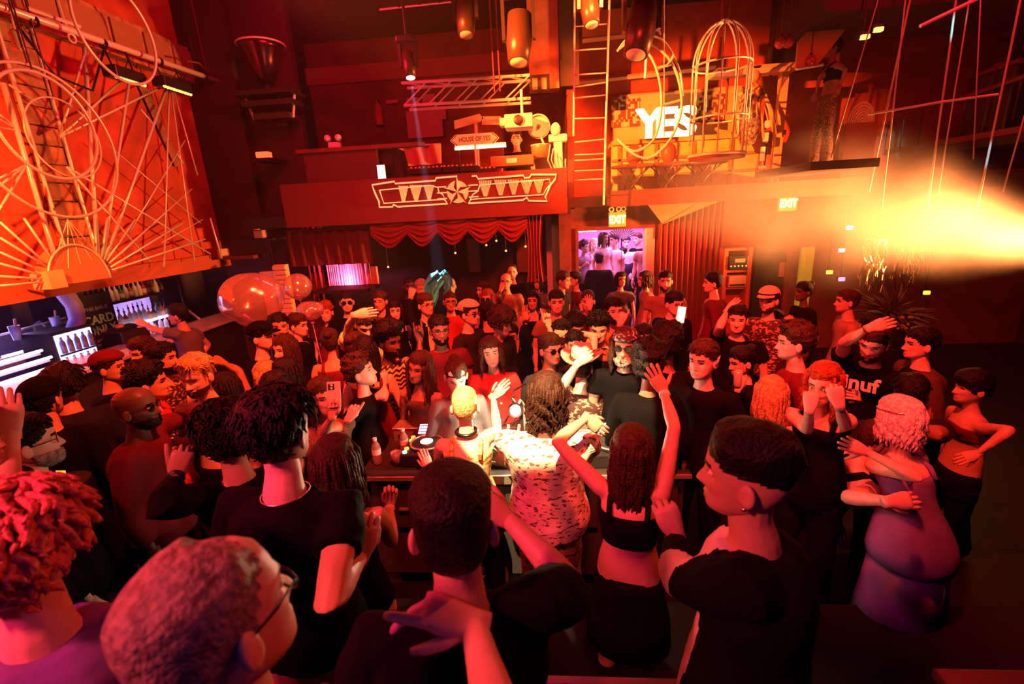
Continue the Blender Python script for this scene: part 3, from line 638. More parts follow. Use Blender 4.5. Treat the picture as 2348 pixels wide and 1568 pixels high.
# left wall: beam, wooden column of planks, parapet slab of the bar
bz = .5 * (on_x(0, 60, XL)[2] + on_x(500, 215, XL)[2])
wall('trim_3', (XL - .02, -2.0, bz + .02), (XL + .14, 7.9, bz + .5), WOOD)
PAN = mat('beam_panel', (.3, .14, .07), .65, bump=.2, bscale=20)
beam = bpy.data.objects['trim_3']
for k in range(9): MB().box((XL + .14, 3.2 + k * .5, bz + .08), (XL + .17, 3.63 + k * .5, bz + .44)).build('panel', PAN, beam)
c0 = on_x(24, 238, XL); c1 = on_x(112, 238, XL); c2 = on_x(167, 470, XL)
colu = wall('trim_4', (XL, c0[1], 2.2), (XL + .05, (c1[1] + c2[1]) / 2, bz + .02), mat('column_back', (.2, .06, .03), .7))
cy0, cy1 = c0[1] + .01, (c1[1] + c2[1]) / 2 - .01
for k in range(13):
    z0 = 2.22 + k * (bz - 2.22) / 13; o = MB().box((XL + .05, cy0, z0), (XL + .075 + .008 * (k % 3), cy1, z0 + (bz - 2.22) / 13 - .015)).build('plank', WOOD, colu)
for y in (cy0, cy1): MB().tube([(XL + .1, y, 2.2), (XL + .1, y, bz)], .018, 8).build('edge_rod', STEEL, colu)
wall('trim_5', (XL - .12, -2.5, 1.99), (XL + .10, 7.75, 2.20), mat('parapet_paint', (.42, .09, .04), .6, bump=.1, bscale=20))
diag0, diag1 = on_x(318, 195, XL), on_x(402, 380, XL)
MB().tube([diag0 + [.04, 0, 0], diag1 + [.04, 0, 0]], .06, 4).build('trim_6', WOOD, kind='structure')
# dark corner piers at the far left
wall('pillar_corner', (-5.4, 7.55, 0), (-4.62, 8.0, 5.95), mat('pier_paint', (.05, .012, .014), .7))
wall('wall_recess', (-5.5, 9.0, 0), (-4.6, 9.1, 2.1), BLK)
wall('pillar_door', (.22, 8.0, 0), (.42, 8.35, 2.75), DRED)
# ---------------------------------------------------------------- sculpture of pipes, hoops and sun rays on the left wall
XR = XL + .3
def rod(mb, a, b, r, x=XR, n=6): mb.tube([on_x(*a, x), on_x(*b, x)], r, n)
sc = thing('wall_sculpture', 'pale pipe sculpture of crossed posts and sunrays on the orange wall over the bar', 'sculpture', (XL, on_x(150, 400, XL)[1], 2.2))
sl = np.array(sc.location)
for a, b, r in (((194, 109), (226, 612), .030), ((7, 190), (137, 628), .034), ((62, 385), (125, 575), .02), ((296, 187), (234, 606), .024), ((382, 201), (241, 598), .026), ((388, 201), (376, 612), .017), ((392, 204), (446, 600), .015), ((397, 204), (453, 402), .012),
                ((136, 315), (196, 116), .018), ((136, 315), (279, 184), .018), ((136, 315), (368, 201), .018), ((61, 378), (-60, 438), .016), ((61, 378), (-60, 472), .016), ((61, 378), (-50, 560), .016),
                ((46, 300), (-40, 232), .014), ((46, 300), (-40, 252), .014), ((46, 300), (-40, 285), .014), ((153, 382), (345, 600), .017), ((153, 382), (482, 582), .016), ((20, 194), (85, 235), .015), ((296, 534), (424, 322), .012), ((327, 534), (440, 433), .010), ((249, 334), (460, 511), .010),
                ((482, 500), (508, 592), .018), ((405, 351), (420, 375), .02), ((322, 250), (350, 283), .016), ((465, 503), (370, 557), .008)):
    m_ = MB(); rod(m_, a, b, r * .72); m_.build('pipe', STEEL, sc, True, None); bpy.data.objects[-1] if False else None
for a, b in (((0, 509), (125, 622)), ((55, 500), (134, 616)), ((98, 500), (131, 590)), ((0, 545), (119, 619)), ((0, 578), (110, 628)), ((0, 604), (107, 634)), ((0, 633), (107, 640)), ((0, 655), (107, 646)), ((218, 500), (221, 595)), ((246, 500), (233, 592)), ((277, 500), (238, 595)), ((310, 503), (244, 598)), ((352, 512), (250, 604)), ((417, 512), (253, 613)), ((470, 548), (256, 619))):
    m_ = MB(); rod(m_, a, b, .012, XR + .02); m_.build('sun_ray', STEEL, sc, True)
m_ = MB()
for e in ((125, 600), (157, 615), (185, 605), (210, 595), (232, 590)): rod(m_, (155, 503), e, .005, XR + .04, 4)
m_.build('string', STEEL, sc)
o_, r_ = on_x(200, 648, XR + .06), .5 * abs(on_x(112, 640, XR + .06)[1] - on_x(257, 640, XR + .06)[1])
oy = .5 * (on_x(112, 640, XR + .06)[1] + on_x(257, 640, XR + .06)[1]); t_ = np.linspace(0, PI, 24)
rz = .40
m_ = MB().prism([(oy + r_ * math.cos(t), 2.12 + rz * math.sin(t)) for t in t_], XR - .1, XR + .04, 0, 'yz'); m_.build('half_sun', mat('sun_disc', (.55, .2, .09), .6), sc)
m_ = MB().tube([(XR + .05, oy + r_ * math.cos(t), 2.12 + rz * math.sin(t)) for t in t_], .012, 6); m_.build('sun_rim', STEEL, sc, True)
b0, b1 = on_x(107, 622, XR + .1), on_x(157, 657, XR + .1)
MB().box((XR - .1, b0[1], 2.1), (XR + .1, b1[1], b0[2])).build('hub_box', mat('hub_paint', (.8, .5, .2), .5), sc)
for c in list(sc.children): c.data.transform(Matrix.Translation(-Vector(sl)))
def hoop(cen, bot, x, r, label, strops=True):
    C0 = on_x(*cen, x); R0 = abs(C0[2] - on_x(*bot, x)[2]); t = thing('aerial_hoop', label, 'hoop', C0, 'aerial hoops by the left wall')
    MB().ring((0, 0, 0), R0, r, (1, 0, 0), 56, 8).build('ring', STEEL, t, True)
    MB().tube([(0, 0, R0), (0, 0, 5.95 - C0[2])], .008, 5).build('strop', DSTEEL, t)
    return t
hoop((268, 72), (290, 188), -4.7, .016, 'slim pale hoop hanging highest, across the wall beam and light bar')
hoop((118, 330), (160, 498), -4.85, .014, 'largest pale hoop hanging low in front of the pipe posts')
hoop((112, 290), (170, 411), -4.80, .016, 'middle pale hoop hanging in front of the wooden column')
hoop((150, 318), (180, 408), -4.88, .009, 'smallest thin pale hoop within the two wider ones')
# long lighting pipe and LED bars below the beam
pz0, pz1 = on_x(0, 25, -4.9), on_x(500, 185, -4.9)
t = thing('lighting_pipe', 'long pale pipe slung under the wooden beam of the left wall', 'pipe', pz0)
MB().tube([(0, -1.2, 0), pz1 - pz0 + [0, .15, 0]], .035, 10).build('pipe', STEEL, t, True)
for f in (.1, .35, .62, .9): MB().ring((pz1 - pz0) * f, .045, .012, (0, 1, 0), 16, 6).build('clamp', DSTEEL, t)
for f in (.2, .85): MB().tube([(pz1 - pz0) * f, (pz1 - pz0) * f + [0, 0, 5.95 - pz0[2]]], .008, 5).build('hanger', DSTEEL, t)
def led_bar(a, b, label, lit):
    A, B = on_x(*a, -4.85), on_x(*b, -4.85); t = thing('led_bar', label, 'stage light', (A + B) / 2, 'LED bars below the pipe'); h = (B - A)[1] / 2; hz = pz0[2] + (pz1[2] - pz0[2]) * (t.location.y - pz0[1]) / (pz1[1] - pz0[1]) - t.location.z
    MB().box((-.09, -h, -.05), (.09, h, .07), 0, .012).build('housing', DSTEEL, t)
    for k in range(10):
        y = -h + (k + .5) * h * 2 / 10; MB().ball((.06, y, -.055), .022, 8, 6).build('lens', mat('led_lens', (1, .7, .3), .2, emit=(1, .35, .08), estr=lit), t)
    MB().tube([(0, -h * .7, .07), (-.05, -h * .7, hz)], .01, 6).build('bracket', DSTEEL, t); MB().tube([(0, h * .7, .07), (-.05, h * .7, hz)], .01, 6).build('bracket', DSTEEL, t)
    MB().tube([(.02, 0, .07), (.05, h * .3, .2), (.03, h * .8, .12), (0, h * 1.1, .2)], .006, 5).build('cable', DSTEEL, t)
led_bar((248, 158), (322, 190), 'LED bar with a row of amber dots behind the slim high hoop', 3)
led_bar((362, 186), (428, 208), 'LED bar with a row of dim dots farther along the pipe', 1.5)
t = thing('spotlight', 'small pale clip spotlight hanging from the pipe by the wall corner', 'stage light', on_x(38, 85, -4.9))
MB().lathe([(.03, .06), (.05, .03), (.05, -.1), (.055, -.12)], n=14).build('can', STEEL, t, True); MB().tube([(0, 0, .05), (0, .02, .2)], .012, 6).build('bracket', STEEL, t)
MB().tube([(0, .02, .15), (-.02, .3, -.25), (-.03, .7, -.3), (-.03, 1.0, .2)], .012, 6).build('cable', DSTEEL, t, True)
t = thing('pulley_rig', 'tangle of pale clamps and ropes tied on the pipe beside the slim hoop', 'rigging', on_x(130, 45, -4.9))
MB().tube([(0, -.3, 0), (0, .25, .02)], .02, 6).build('clamp', STEEL, t); MB().tube([(0, .05, .5), (0, .08, .02), (0, .12, -.1)], .012, 5).build('rope', STEEL, t); MB().ring((0, .12, -.13), .04, .01, (1, 0, 0), 16, 5).build('shackle', STEEL, t)
t = thing('rope_knot', 'loose red rope tied round the far end of the lighting pipe', 'rope', on_x(470, 160, -4.9))
MB().tube([(0, -.35, .02), (0, -.1, .06), (0, .05, -.02), (0, .1, .1)], .012, 5).build('rope', DRED, t, True); MB().tube([(0, .03, 0), (0, .0, 1.2)], .008, 5).build('hanger', DRED, t)

# ---------------------------------------------------------------- the bar under the left wall
BT = 1.14
def bar_at(px, py, x): return on_x(px, py, x)
t = thing('bar_counter', 'long bar counter with a pale worn edge under the orange wall', 'counter', (-5.55, 4.5, 0))
MB().box((-.28, -5.5, 0), (.22, 3.3, BT - .05)).build('front', BLK, t); MB().box((-.34, -5.5, BT - .05), (.30, 3.3, BT), 0, .01).build('top', mat('counter_top', (.35, .3, .33), .35, var=.15), t)
shx = -6.6
def shelf(a, b, label, lit):
    A, B = on_x(*a, shx), on_x(*b, shx); y0, y1, z = A[1], B[1], .5 * (A[2] + B[2]); t = thing('bottle_shelf', label, 'shelf', (shx, (y0 + y1) / 2, z)); h = (y1 - y0) / 2
    MB().box((-.28, -h, -.03), (.12, h, 0)).build('board', mat('lit_shelf', (.8, .7, .9), .3, emit=(.75, .6, 1), estr=lit) if lit else BLK, t)
    if lit: MB().box((-.29, -h, 0), (-.27, h, .30)).build('back_panel', mat('lit_panel', (.6, .5, .8), .3, emit=(.45, .3, 1), estr=lit * .5), t)
    return y0, y1, z
GCOL = [('amber_glass', (.5, .16, .02)), ('clear_glass', (.75, .75, .8)), ('green_glass', (.1, .3, .1)), ('red_glass', (.5, .05, .05)), ('orange_liquor', (.9, .35, .03))]
BOT = []
for i, (nm, c) in enumerate(GCOL):
    t = thing('bottle', 'x', 'bottle', (0, 0, -9)); k = (.036, .034, .042, .036, .04)[i]; hgt = (.2, .24, .19, .21, .16)[i]
    MB().lathe([(k, 0), (k * 1.03, .01), (k, hgt * .62), (k * .45, hgt * .78), (.013, hgt * .85), (.013, hgt)], n=12).build('glass', mat(nm, c, .15, alpha=None, coat=.6), t, True)
    MB().lathe([(k * 1.04, hgt * .15), (k * 1.04, hgt * .48)], n=12).build('paper_label', mat('paper_label', (.7, .66, .6), .6), t); MB().lathe([(.016, hgt), (.016, hgt + .02), (.007, hgt + .022), (.005, hgt + .07)], n=8).build('pourer', DSTEEL, t)
    BOT.append(t)
used_b = set(); ORD = 'first second third fourth fifth sixth seventh eighth ninth tenth eleventh twelfth thirteenth'.split()
def bottle(i, p, label, group):
    t = BOT[i] if i not in used_b else copy_tree(BOT[i]); used_b.add(i); t.location = [float(v) for v in p]; t['label'] = label; t['group'] = group; return t
BN = ['amber', 'clear', 'green', 'red', 'orange']
y0, y1, z = shelf((238, 693), (372, 668), 'dark upper shelf of bottles behind the bar', 0)
for k in range(13): i = (2, 1, 1, 2, 1, 0, 1, 1, 3, 3, 0, 1, 0)[k]; bottle(i, (shx + .02, y0 + (k + .5) * (y1 - y0) / 13, z), f'{BN[i]} bottle, {ORD[k]} from the left on the dark upper bar shelf', 'bottles on the upper shelf')
y0, y1, z = shelf((258, 742), (388, 728), 'glowing lilac middle shelf of bottles behind the bar', 1.6)
for k in range(12): i = (4, 1, 0, 1, 1, 1, 1, 4, 4, 1, 4, 3)[k]; bottle(i, (shx + .02, y0 + (k + .5) * (y1 - y0) / 12, z), f'{BN[i]} bottle, {ORD[k]} from the left on the glowing middle bar shelf', 'bottles on the glowing middle shelf')
y0, y1, z = shelf((312, 778), (388, 752), 'glowing white lowest shelf of bottles behind the bar', 2.2)
for k in range(6): i = (1, 3, 3, 4, 1, 1)[k]; bottle(i, (shx + .02, y0 + (k + .5) * (y1 - y0) / 6, z), f'{BN[i]} bottle, {ORD[k]} from the left on the white lowest bar shelf', 'bottles on the lowest shelf')
# chalk sign
p = on_x(230, 742, -6.3); t = thing('chalk_sign', 'black chalk sign about cards standing between the bar shelves', 'sign', p)
MB().box((-.03, -.30, -.42), (0, .27, .42)).build('board', BLK, t); MB().box((-.10, -.04, -p[2]), (-.03, .04, -.3)).build('post', BLK, t)
CH = mat('chalk_green', (.55, .65, .3), .8, emit=(.45, .55, .2), estr=.05); m_ = MB()
add_text(m_, 'CARD', (.004, 0, .06), .17, (0, 1, 0), (0, 0, 1), .002, .004); add_text(m_, 'ONLY', (.004, 0, -.09), .17, (0, 1, 0), (0, 0, 1), .002, .004); m_.build('lettering', CH, t)
CW = mat('chalk_white', (.6, .55, .6), .8)
for tx_, z_, sz_ in (('THIS BAR IS', .22, .07), ('TIPS ARE WELCOME', -.23, .05), ('THANK YOU', -.29, .05)): m_ = MB(); add_text(m_, tx_, (.004, 0, z_), sz_, (0, 1, 0), (0, 0, 1), .002); m_.build('small_lettering', CW, t)
p = on_x(243, 768, -6.29); t = tag(MB().box((p[0], p[1] - .06, p[2] - .07), (p[0] + .01, p[1] + .06, p[2] + .07)).build('notice', mat('pink_paper', (.5, .25, .18), .7)), 'small pinkish paper notice stuck to the foot of the chalk sign', 'notice')
# fridge with lit glass front
p = on_x(178, 802, -5.9); t = thing('bar_fridge', 'small glowing blue-white drinks fridge behind the counter', 'fridge', p)
MB().box((-.4, -.27, -.30), (0, .27, .28)).build('cabinet', BLK, t); MB().box((0, -.23, -.26), (.012, .23, .24)).build('glass_door', mat('fridge_glow', (.5, .6, 1), .2, emit=(.35, .5, 1), estr=2.6), t)
for zz in (-.02,): MB().box((.012, -.23, zz), (.03, .23, zz + .02)).build('shelf_edge', DSTEEL, t)
for zz in (-.24, .01):
    for k in range(5): MB().lathe([(.03, 0), (.03, .13), (.012, .17), (.012, .2)], (.03, -.18 + k * .09, zz), 8).build('can', mat('fridge_can', (.2, .3, .6), .3, .5), t, True)
# LED step tubes
for k, (a, b, lab) in enumerate((((-40, 842), (96, 803), 'topmost'), ((-40, 866), (118, 818), 'middle'), ((-40, 893), (136, 836), 'lowest'))):
    A, B = on_x(*a, -5.95 + .1 * k), on_x(*b, -5.95 + .1 * k); t = thing('light_tube', f'white glowing LED strip, {lab} of the three stepped behind the counter', 'light', A, 'LED strips behind the counter')
    d_ = B - A; MB().tube([(0, 0, 0), d_], .016, 10).build('diffuser', mat('led_white', (1, 1, 1), .3, emit=(.72, .78, 1), estr=4), t)
    MB().box((-.16, min(0, d_[1]), min(0, d_[2]) - .05), (-.03, max(0, d_[1]), max(0, d_[2]) - .02)).build('step_board', mat('step_white', (.55, .55, .7), .4), t)
# back-bar steel sink unit, rail with cups
A = on_x(0, 772, -6.4); B = on_x(150, 728, -6.4)
t = thing('glass_rail', 'thin steel rail with cups in the blue glow behind the bar', 'rail', A); MB().tube([(0, -.5, 0), B - A], .012, 8).build('rail', STEEL, t)
t = thing('sink_unit', 'pale steel sink unit beside the blue fridge behind the bar', 'sink', on_x(95, 810, -6.5)); MB().box((-.3, -.8, -.5), (.15, .9, .1), 0, .02).build('body', mat('brushed_steel', (.6, .6, .65), .35, .6), t); MB().box((-.35, -.85, .1), (-.25, .95, .3)).build('splash_back', mat('brushed_steel', (.6, .6, .65), .35, .6), t)
MB().tube([(-.1, .1, .1), (-.1, .1, .35), (0, .1, .4), (.06, .1, .33)], .015, 8).build('tap', STEEL, t, True)
for px, py in ((36, 762), (128, 740), (66, 790), (118, 783)):
    p = on_x(px, py, -6.3); t = thing('mixing_cup', {36: 'cup with straws standing at the near end of the bar rail', 128: 'tall cup on the bar rail beside the lit arm', 66: 'pale tub beside the near cup on the sink unit', 118: 'pale tub nearest the fridge on the sink unit'}[px], 'cup', p)
    MB().lathe([(.04, -.09), (.055, .08), (.05, .08), (.038, -.08)], n=14).build('cup', mat('frosted_plastic', (.6, .55, .7), .3), t, True)
    if px in (36, 128): MB().tube([(.01, 0, 0), (.02, .02, .16)], .014, 6).build('straw', mat('orange_straw', (.7, .3, .15), .5), t)
t = thing('violet_upright', 'curved violet upright in place of an arm-like shape beside the chalk sign', 'post', on_x(158, 700, -6.0)); MB().tube([(0, -.12, .45), (0, -.02, .2), (0, .06, -.02), (0, .05, -.2), (0, -.08, -.34)], (.09, .1, .09, .09, .07), 10).build('post', mat('upright_violet', (.4, .35, .6), .5), t, True)  # made-up violet upright where the form resembles an arm
t = thing('cash_register', 'dark till standing on the bar in front of the glowing shelves', 'till', on_x(288, 772, -5.95)); MB().box((-.15, -.2, -.22), (.15, .26, .12), 0, .02).build('body', DSTEEL, t); MB().box((-.1, -.15, .12), (.06, .2, .15)).build('receipt_tray', BLK, t); MB().lathe([(.05, .15), (.05, .19)], (0, -.05, 0), 12).build('cup_lid', mat('orange_straw', (.7, .3, .15), .5), t)
A, B = on_x(425, 706, -6.0), on_x(474, 745, -5.8); t = thing('boom_arm', 'grey angled arm behind the bar past the bartender', 'arm', A); MB().tube([(0, 0, 0), B - A], .02, 6).build('bar', mat('mid_steel', (.4, .38, .4), .4, .5), t); MB().tube([(0, 0, 0), (0, -.03, 2.06 - A[2])], .014, 6).build('drop_rod', DSTEEL, t)

wall('pillar_left_booth', (-4.62, 7.66, 0), (on_y(690, 300, 7.6)[0], 7.8, 5.95), mat('pier_paint', (.05, .012, .014), .7))
# ---------------------------------------------------------------- mezzanine with the neon front
YM = 6.95
NEON = mat('cream_tube', (.85, .7, .5), .4, emit=(1, .50, .20), estr=.8)
t = thing('star_balcony', 'dark balcony front carrying the outlined star and fan design', 'balcony', (-1.2, YM, 2.55)); T0 = np.array(t.location)
def fm(px, py, dy=0.0): return on_y(px, py, YM) + [0, dy, 0] - T0
a, b = on_y(655, 520, YM), on_y(1300, 400, YM)
MB().box((a[0] - T0[0], 0.03, 0), (b[0] - T0[0], .08, .62)).build('board', mat('balcony_paint', (.16, .025, .02), .7, bump=.08, bscale=14), t)
def outline(pts, closed=False, r=.013): return MB().tube([fm(*p) for p in (list(pts) + [pts[0]] if closed else pts)], r, 6)
L_out = [(1048, 404), (1000, 408), (998, 414), (906, 421), (904, 416), (853, 424), (858, 438), (864, 452), (869, 462), (870, 475), (900, 474), (902, 469), (912, 474), (1026, 467), (1020, 458)]
R_out = [(1082, 404), (1092, 403), (1096, 410), (1200, 402), (1203, 408), (1214, 407), (1218, 400), (1276, 400), (1272, 412), (1262, 424), (1256, 438), (1250, 452), (1255, 461), (1212, 460), (1208, 453), (1198, 459), (1074, 466), (1080, 456)]
for nm, P in (('left_outline', L_out), ('right_outline', R_out)):
    outline(P).build('outline_tube', NEON, t)
outline([(870, 436), (986, 425), (1004, 430), (1006, 440), (1016, 447), (1020, 457), (880, 466)], True, .009).build('inner_tube', NEON, t)
outline([(1100, 424), (1260, 411), (1262, 422), (1252, 434), (1246, 446), (1078, 457), (1084, 446), (1096, 438)], True, .009).build('inner_tube', NEON, t)
FAN = mat('cream_fan', (.8, .62, .35), .5, emit=(1, .50, .14), estr=.55)
for i, (cx, cy, wd, hh_) in enumerate(((925, 445, 24, 38), (954, 442, 30, 36), (984, 441, 26, 34), (1113, 432, 32, 36), (1148, 430, 30, 36), (1178, 429, 28, 34), (1208, 428, 30, 32), (1236, 427, 26, 32))):
    m_ = MB()
    for k in range(7):
        u0, u1 = (k - 3.5) / 7 * wd, (k - 2.95) / 7 * wd
        q = [fm(cx + u0, cy - hh_ / 2, .0), fm(cx + u1, cy - hh_ / 2, 0), fm(cx + u1 * .25, cy + hh_ / 2, 0), fm(cx + u0 * .25, cy + hh_ / 2, 0)]; m_.add(np.vstack([q, np.array(q) + [0, .02, 0]]), [(3, 2, 1, 0), (4, 5, 6, 7), (0, 1, 5, 4), (1, 2, 6, 5), (2, 3, 7, 6), (3, 0, 4, 7)])
    m_.build('fan_motif', FAN, t)
c = fm(1049, 440); m_ = MB().lathe([(.155, 0), (.155, .02)], (0, 0, 0), 36, R=np.array([[1, 0, 0], [0, 0, -1], [0, 1, 0]])); m_.v = [v + c + [0, .02, 0] for v in m_.v]; m_.build('star_disc', FAN, t)
m_ = MB()
for k in range(5):
    a0 = PI / 2 + k * 2 * PI / 5; P = lambda r, a: c + [r * math.cos(a), -.012, r * math.sin(a)]
    m_.add([c + [0, -.035, 0], P(.205, a0), P(.080, a0 + PI / 5), P(.205, a0) + [0, .03, 0], P(.080, a0 + PI / 5) + [0, .03, 0]], [(0, 1, 2), (1, 3, 4, 2)], 0)
    m_.add([c + [0, -.035, 0], P(.080, a0 - PI / 5), P(.205, a0), P(.080, a0 - PI / 5) + [0, .03, 0], P(.205, a0) + [0, .03, 0]], [(0, 1, 2), (1, 3, 4, 2)], 1)
m_.build('star', [mat('star_dark', (.10, .02, .015), .6), FAN], t)
for s_ in (-1, 1):
    for k in range(3): MB().tube([c + [s_ * .16, 0, .08 - .08 * k], c + [s_ * .30, 0, .08 - .08 * k]], .009, 5).build('wing_bar', NEON, t)
# upper dark parapet further left, top rail
a, b = on_y(695, 352, 7.0), on_y(865, 500, 7.0)
t = thing('mezzanine_parapet', 'plain dark red parapet left of the star front, rail along its top', 'balcony', (a[0], 7.0, 2.55)); MB().box((0, 0, 0), (b[0] - a[0] + .1, .1, a[2] - 2.55)).build('board', mat('parapet_dark', (.09, .015, .015), .7), t); MB().box((-.1, -.03, a[2] - 2.55), (b[0] - a[0] + .8, .13, a[2] - 2.5)).build('rail', DRED, t)
t = thing('stage_monitor', 'black slanted speaker cabinet standing behind the star front', 'speaker', on_y(905, 385, 7.3)); MB().prism([(-.35, -.2), (.2, -.2), (.12, .25), (-.3, .25)], -.2, .2).build('cabinet', BLK, t); MB().box((-.28, -.215, -.1), (.05, -.2, .18)).build('grille', DSTEEL, t)
t = thing('tablet', 'bright white tablet screen propped at the corner of the star front', 'tablet', on_y(875, 394, 6.98)); MB().cbox((0, 0, 0), (.13, .015, .2), 0, .004).build('case', BLK, t); MB().cbox((0, -.009, .0), (.115, .004, .185)).build('screen', mat('white_screen', (1, 1, 1), .3, emit=(1, .9, .85), estr=1.6), t)
def em_light(px, py, y, label):
    p = on_y(px, py, y); t = thing('emergency_light', label, 'lamp', p); MB().box((-.09, -.05, -.16), (.09, .03, .08), 0, .01).build('case', WHITE, t)
    for s_ in (-1, 1): MB().ball((s_ * .08, -.05, .13), .05, 12, 8).build('lamp_head', WHITE, t, True)
em_light(770, 340, 7.1, 'white twin-headed emergency light on the dark parapet')
# truss and projector
def truss(A, B, w, label):
    A, B = np.array(A), np.array(B); t = thing('lighting_truss', label, 'truss', A); d_ = B - A
    offs = [np.array(o) * w / 2 for o in ((0, -1, -1), (0, 1, -1), (0, -1, 1), (0, 1, 1))]
    for o in offs: MB().tube([o, d_ + o], .022, 6).build('chord', STEEL, t)
    n = max(2, int(np.linalg.norm(d_) / (w * 1.1)))
    for k in range(n):
        p, q = d_ * k / n, d_ * (k + 1) / n
        for i, j in ((0, 2), (1, 3), (2, 3)): MB().tube([p + offs[i], q + offs[j]], .011, 5).build('brace', STEEL, t)
    return t
a, b = on_y(930, 222, 7.6), on_y(1216, 205, 7.6); truss(a, b, .30, 'pale lighting truss hanging over the upper booth')
a, b = on_y(870, 22, 7.0), on_y(1150, -8, 7.0); t = thing('ceiling_grid', 'thin wire ceiling grid at the top edge above the booth', 'grid', a)
for k in range(7): MB().tube([(b - a) * k / 6, (b - a) * k / 6 + [-.25, -.8, .1]], .008, 5).build('bar', DSTEEL, t)
MB().tube([(0, 0, 0), b - a], .012, 5).build('bar', STEEL, t); MB().tube([[-.25, -.8, .1], b - a + [-.25, -.8, .1]], .012, 5).build('bar', STEEL, t)
p = on_y(1190, 280, 7.3); t = thing('projector', 'pale projector hanging below the truss over the booth', 'projector', p); MB().box((-.2, -.15, -.09), (.2, .2, .09), 0, .015).build('case', WHITE, t)
MB().lathe([(.065, 0), (.065, .06), (.05, .065)], (-.0, -.14, 0), 18, R=np.array([[1, 0, 0], [0, 0, -1], [0, 1, 0]])).build('lens', DSTEEL, t, True); MB().box((-.27, -.12, -.05), (-.2, .1, .05)).build('side_port', STEEL, t); MB().tube([(.05, 0, .09), (.05, 0, .42)], .02, 8).build('bracket', STEEL, t)
p = on_y(1235, 290, 7.5); t = thing('drum_fan', 'round pale fan on a tilted stand right of the projector', 'fan', p); Rt = np.array([[1, 0, 0], [0, 0, -1], [0, 1, 0]])
MB().ring((0, 0, 0), .16, .012, (0, 1, .2), 28, 6).build('rim', STEEL, t); MB().lathe([(.15, 0), (.15, .015)], (0, .01, 0), 24, R=Rt).build('guard', mat('fan_guard', (.55, .5, .45), .5), t); MB().lathe([(.03, 0), (.02, .06)], (0, -.01, 0), 12, R=Rt).build('hub', DSTEEL, t); MB().tube([(.03, 0, -.15), (.14, 0, -.42)], .016, 6).build('stand', STEEL, t)
for x0, y0, x1, y1, lab in ((1042, 285, 1100, 272, 'left'), (1105, 275, 1148, 278, 'right')):
    a, b = on_y(x0, y0, 7.9), on_y(x1, y1, 7.9); t = thing('wooden_arrow_board', f'pale board of the signpost behind the booth, pointing {lab}', 'sign', (a + b) / 2, 'signpost boards'); d_ = (b - a) / 2; MB().prism([(-d_[0], -.07 - d_[2]), (d_[0], -.05 + d_[2]), (d_[0] + .06, d_[2]), (d_[0], .07 + d_[2]), (-d_[0], .05 - d_[2])], -.012, .012).build('board', mat('cream_board', (.75, .55, .3), .6), t)
p = on_y(1092, 300, 7.92); t = tag(MB().tube([[p[0], p[1], 2.72], p + [0, 0, .2]], .03, 8).build('sign_post', STEEL), 'pale upright post carrying the two boards behind the booth', 'post')
p = on_y(1088, 319, 7.25); t = thing('arrow_sign', 'double arrow-ended lettered sign above the strip light of the booth', 'sign', p); w = .36
MB().prism([(-w, 0), (-w + .08, .075), (w - .08, .075), (w, 0), (w - .08, -.075), (-w + .08, -.075)], 0, .03).build('board', mat('sign_cream', (.75, .55, .25), .5, emit=(1, .5, .12), estr=.25), t)
m_ = MB(); MB().tube([(0, .02, 2.72 - p[2]), (0, .02, -.05)], .015, 6).build('stand', STEEL, t); add_text(m_, 'HOUSE OF YES', (0, -.006, 0), .09, depth=.003, offset=.0015, xs=.78); m_.build('lettering', mat('sign_ink', (.25, .05, .02), .6), t)
for s_ in (-1, 1): MB().tube([(s_ * (w - .1), -.01, .07), (s_ * (w - .02), -.01, 0), (s_ * (w - .1), -.01, -.07)], .008, 5).build('chevron', mat('sign_ink', (.25, .05, .02), .6), t)
a, b = on_y(1043, 341, 7.3), on_y(1160, 333, 7.3); t = thing('strip_light', 'glowing yellow strip light along the back of the booth desk', 'light', a); MB().tube([(0, 0, 0), b - a], .02, 8).build('tube', mat('strip_glow', (1, .9, .5), .3, emit=(1, .72, .25), estr=7), t); MB().box((0, .02, -.02), (b[0] - a[0], .06, .05)).build('channel', WHITE, t); [MB().tube([(x_, .04, 2.72 - a[2]), (x_, .04, 0)], .012, 6).build('leg', DSTEEL, t) for x_ in (.05, b[0] - a[0] - .05)]
MB_M = mat('mixer_red', (.45, .12, .05), .5)
p = on_y(1175, 368, 7.2); t = thing('record_case', 'red box with a small white label on the booth desk', 'case', p); MB().box((-.31, -.1, -.08), (.31, .2, .06), 0, .01).build('box', MB_M, t); MB().box((-.08, -.105, -.04), (.07, -.1, .02)).build('label_plate', WHITE, t)
for k, (px, py) in enumerate(((960, 392), (1000, 390), (1035, 388), (1078, 386), (1120, 392))):
    p = on_y(px, py, 7.15); t = thing('mixing_unit', ('first', 'second', 'third', 'fourth', 'fifth')[k] + ' low console from the left on the upper booth desk', 'console', p, 'consoles on the booth desk'); MB().box((-.13, -.12, -.05), (.13, .15, .03), 0, .008).build('case', DSTEEL, t)
    for q in range(4): MB().lathe([(.015, .03), (.012, .055)], (-.09 + .06 * q, -.06 + .03 * (q % 2), 0), 8).build('knob', mat('amber_knob', (.9, .6, .2), .4, emit=(1, .5, .1), estr=.5 * (q % 2)), t)
p = on_y(1278, 350, 7.15); t = thing('equipment_stand', 'white stand hung with pale gear at the right end of the booth', 'stand', p)
MB().box((-.05, -.04, -.4), (.07, .06, .22)).build('post', WHITE, t); MB().ball((-.02, -.05, .3), (.07, .06, .09), 12, 8).build('lamp_head', WHITE, t, True); MB().box((-.12, -.06, .14), (.14, .08, .24), 0, .02).build('bracket_box', WHITE, t)
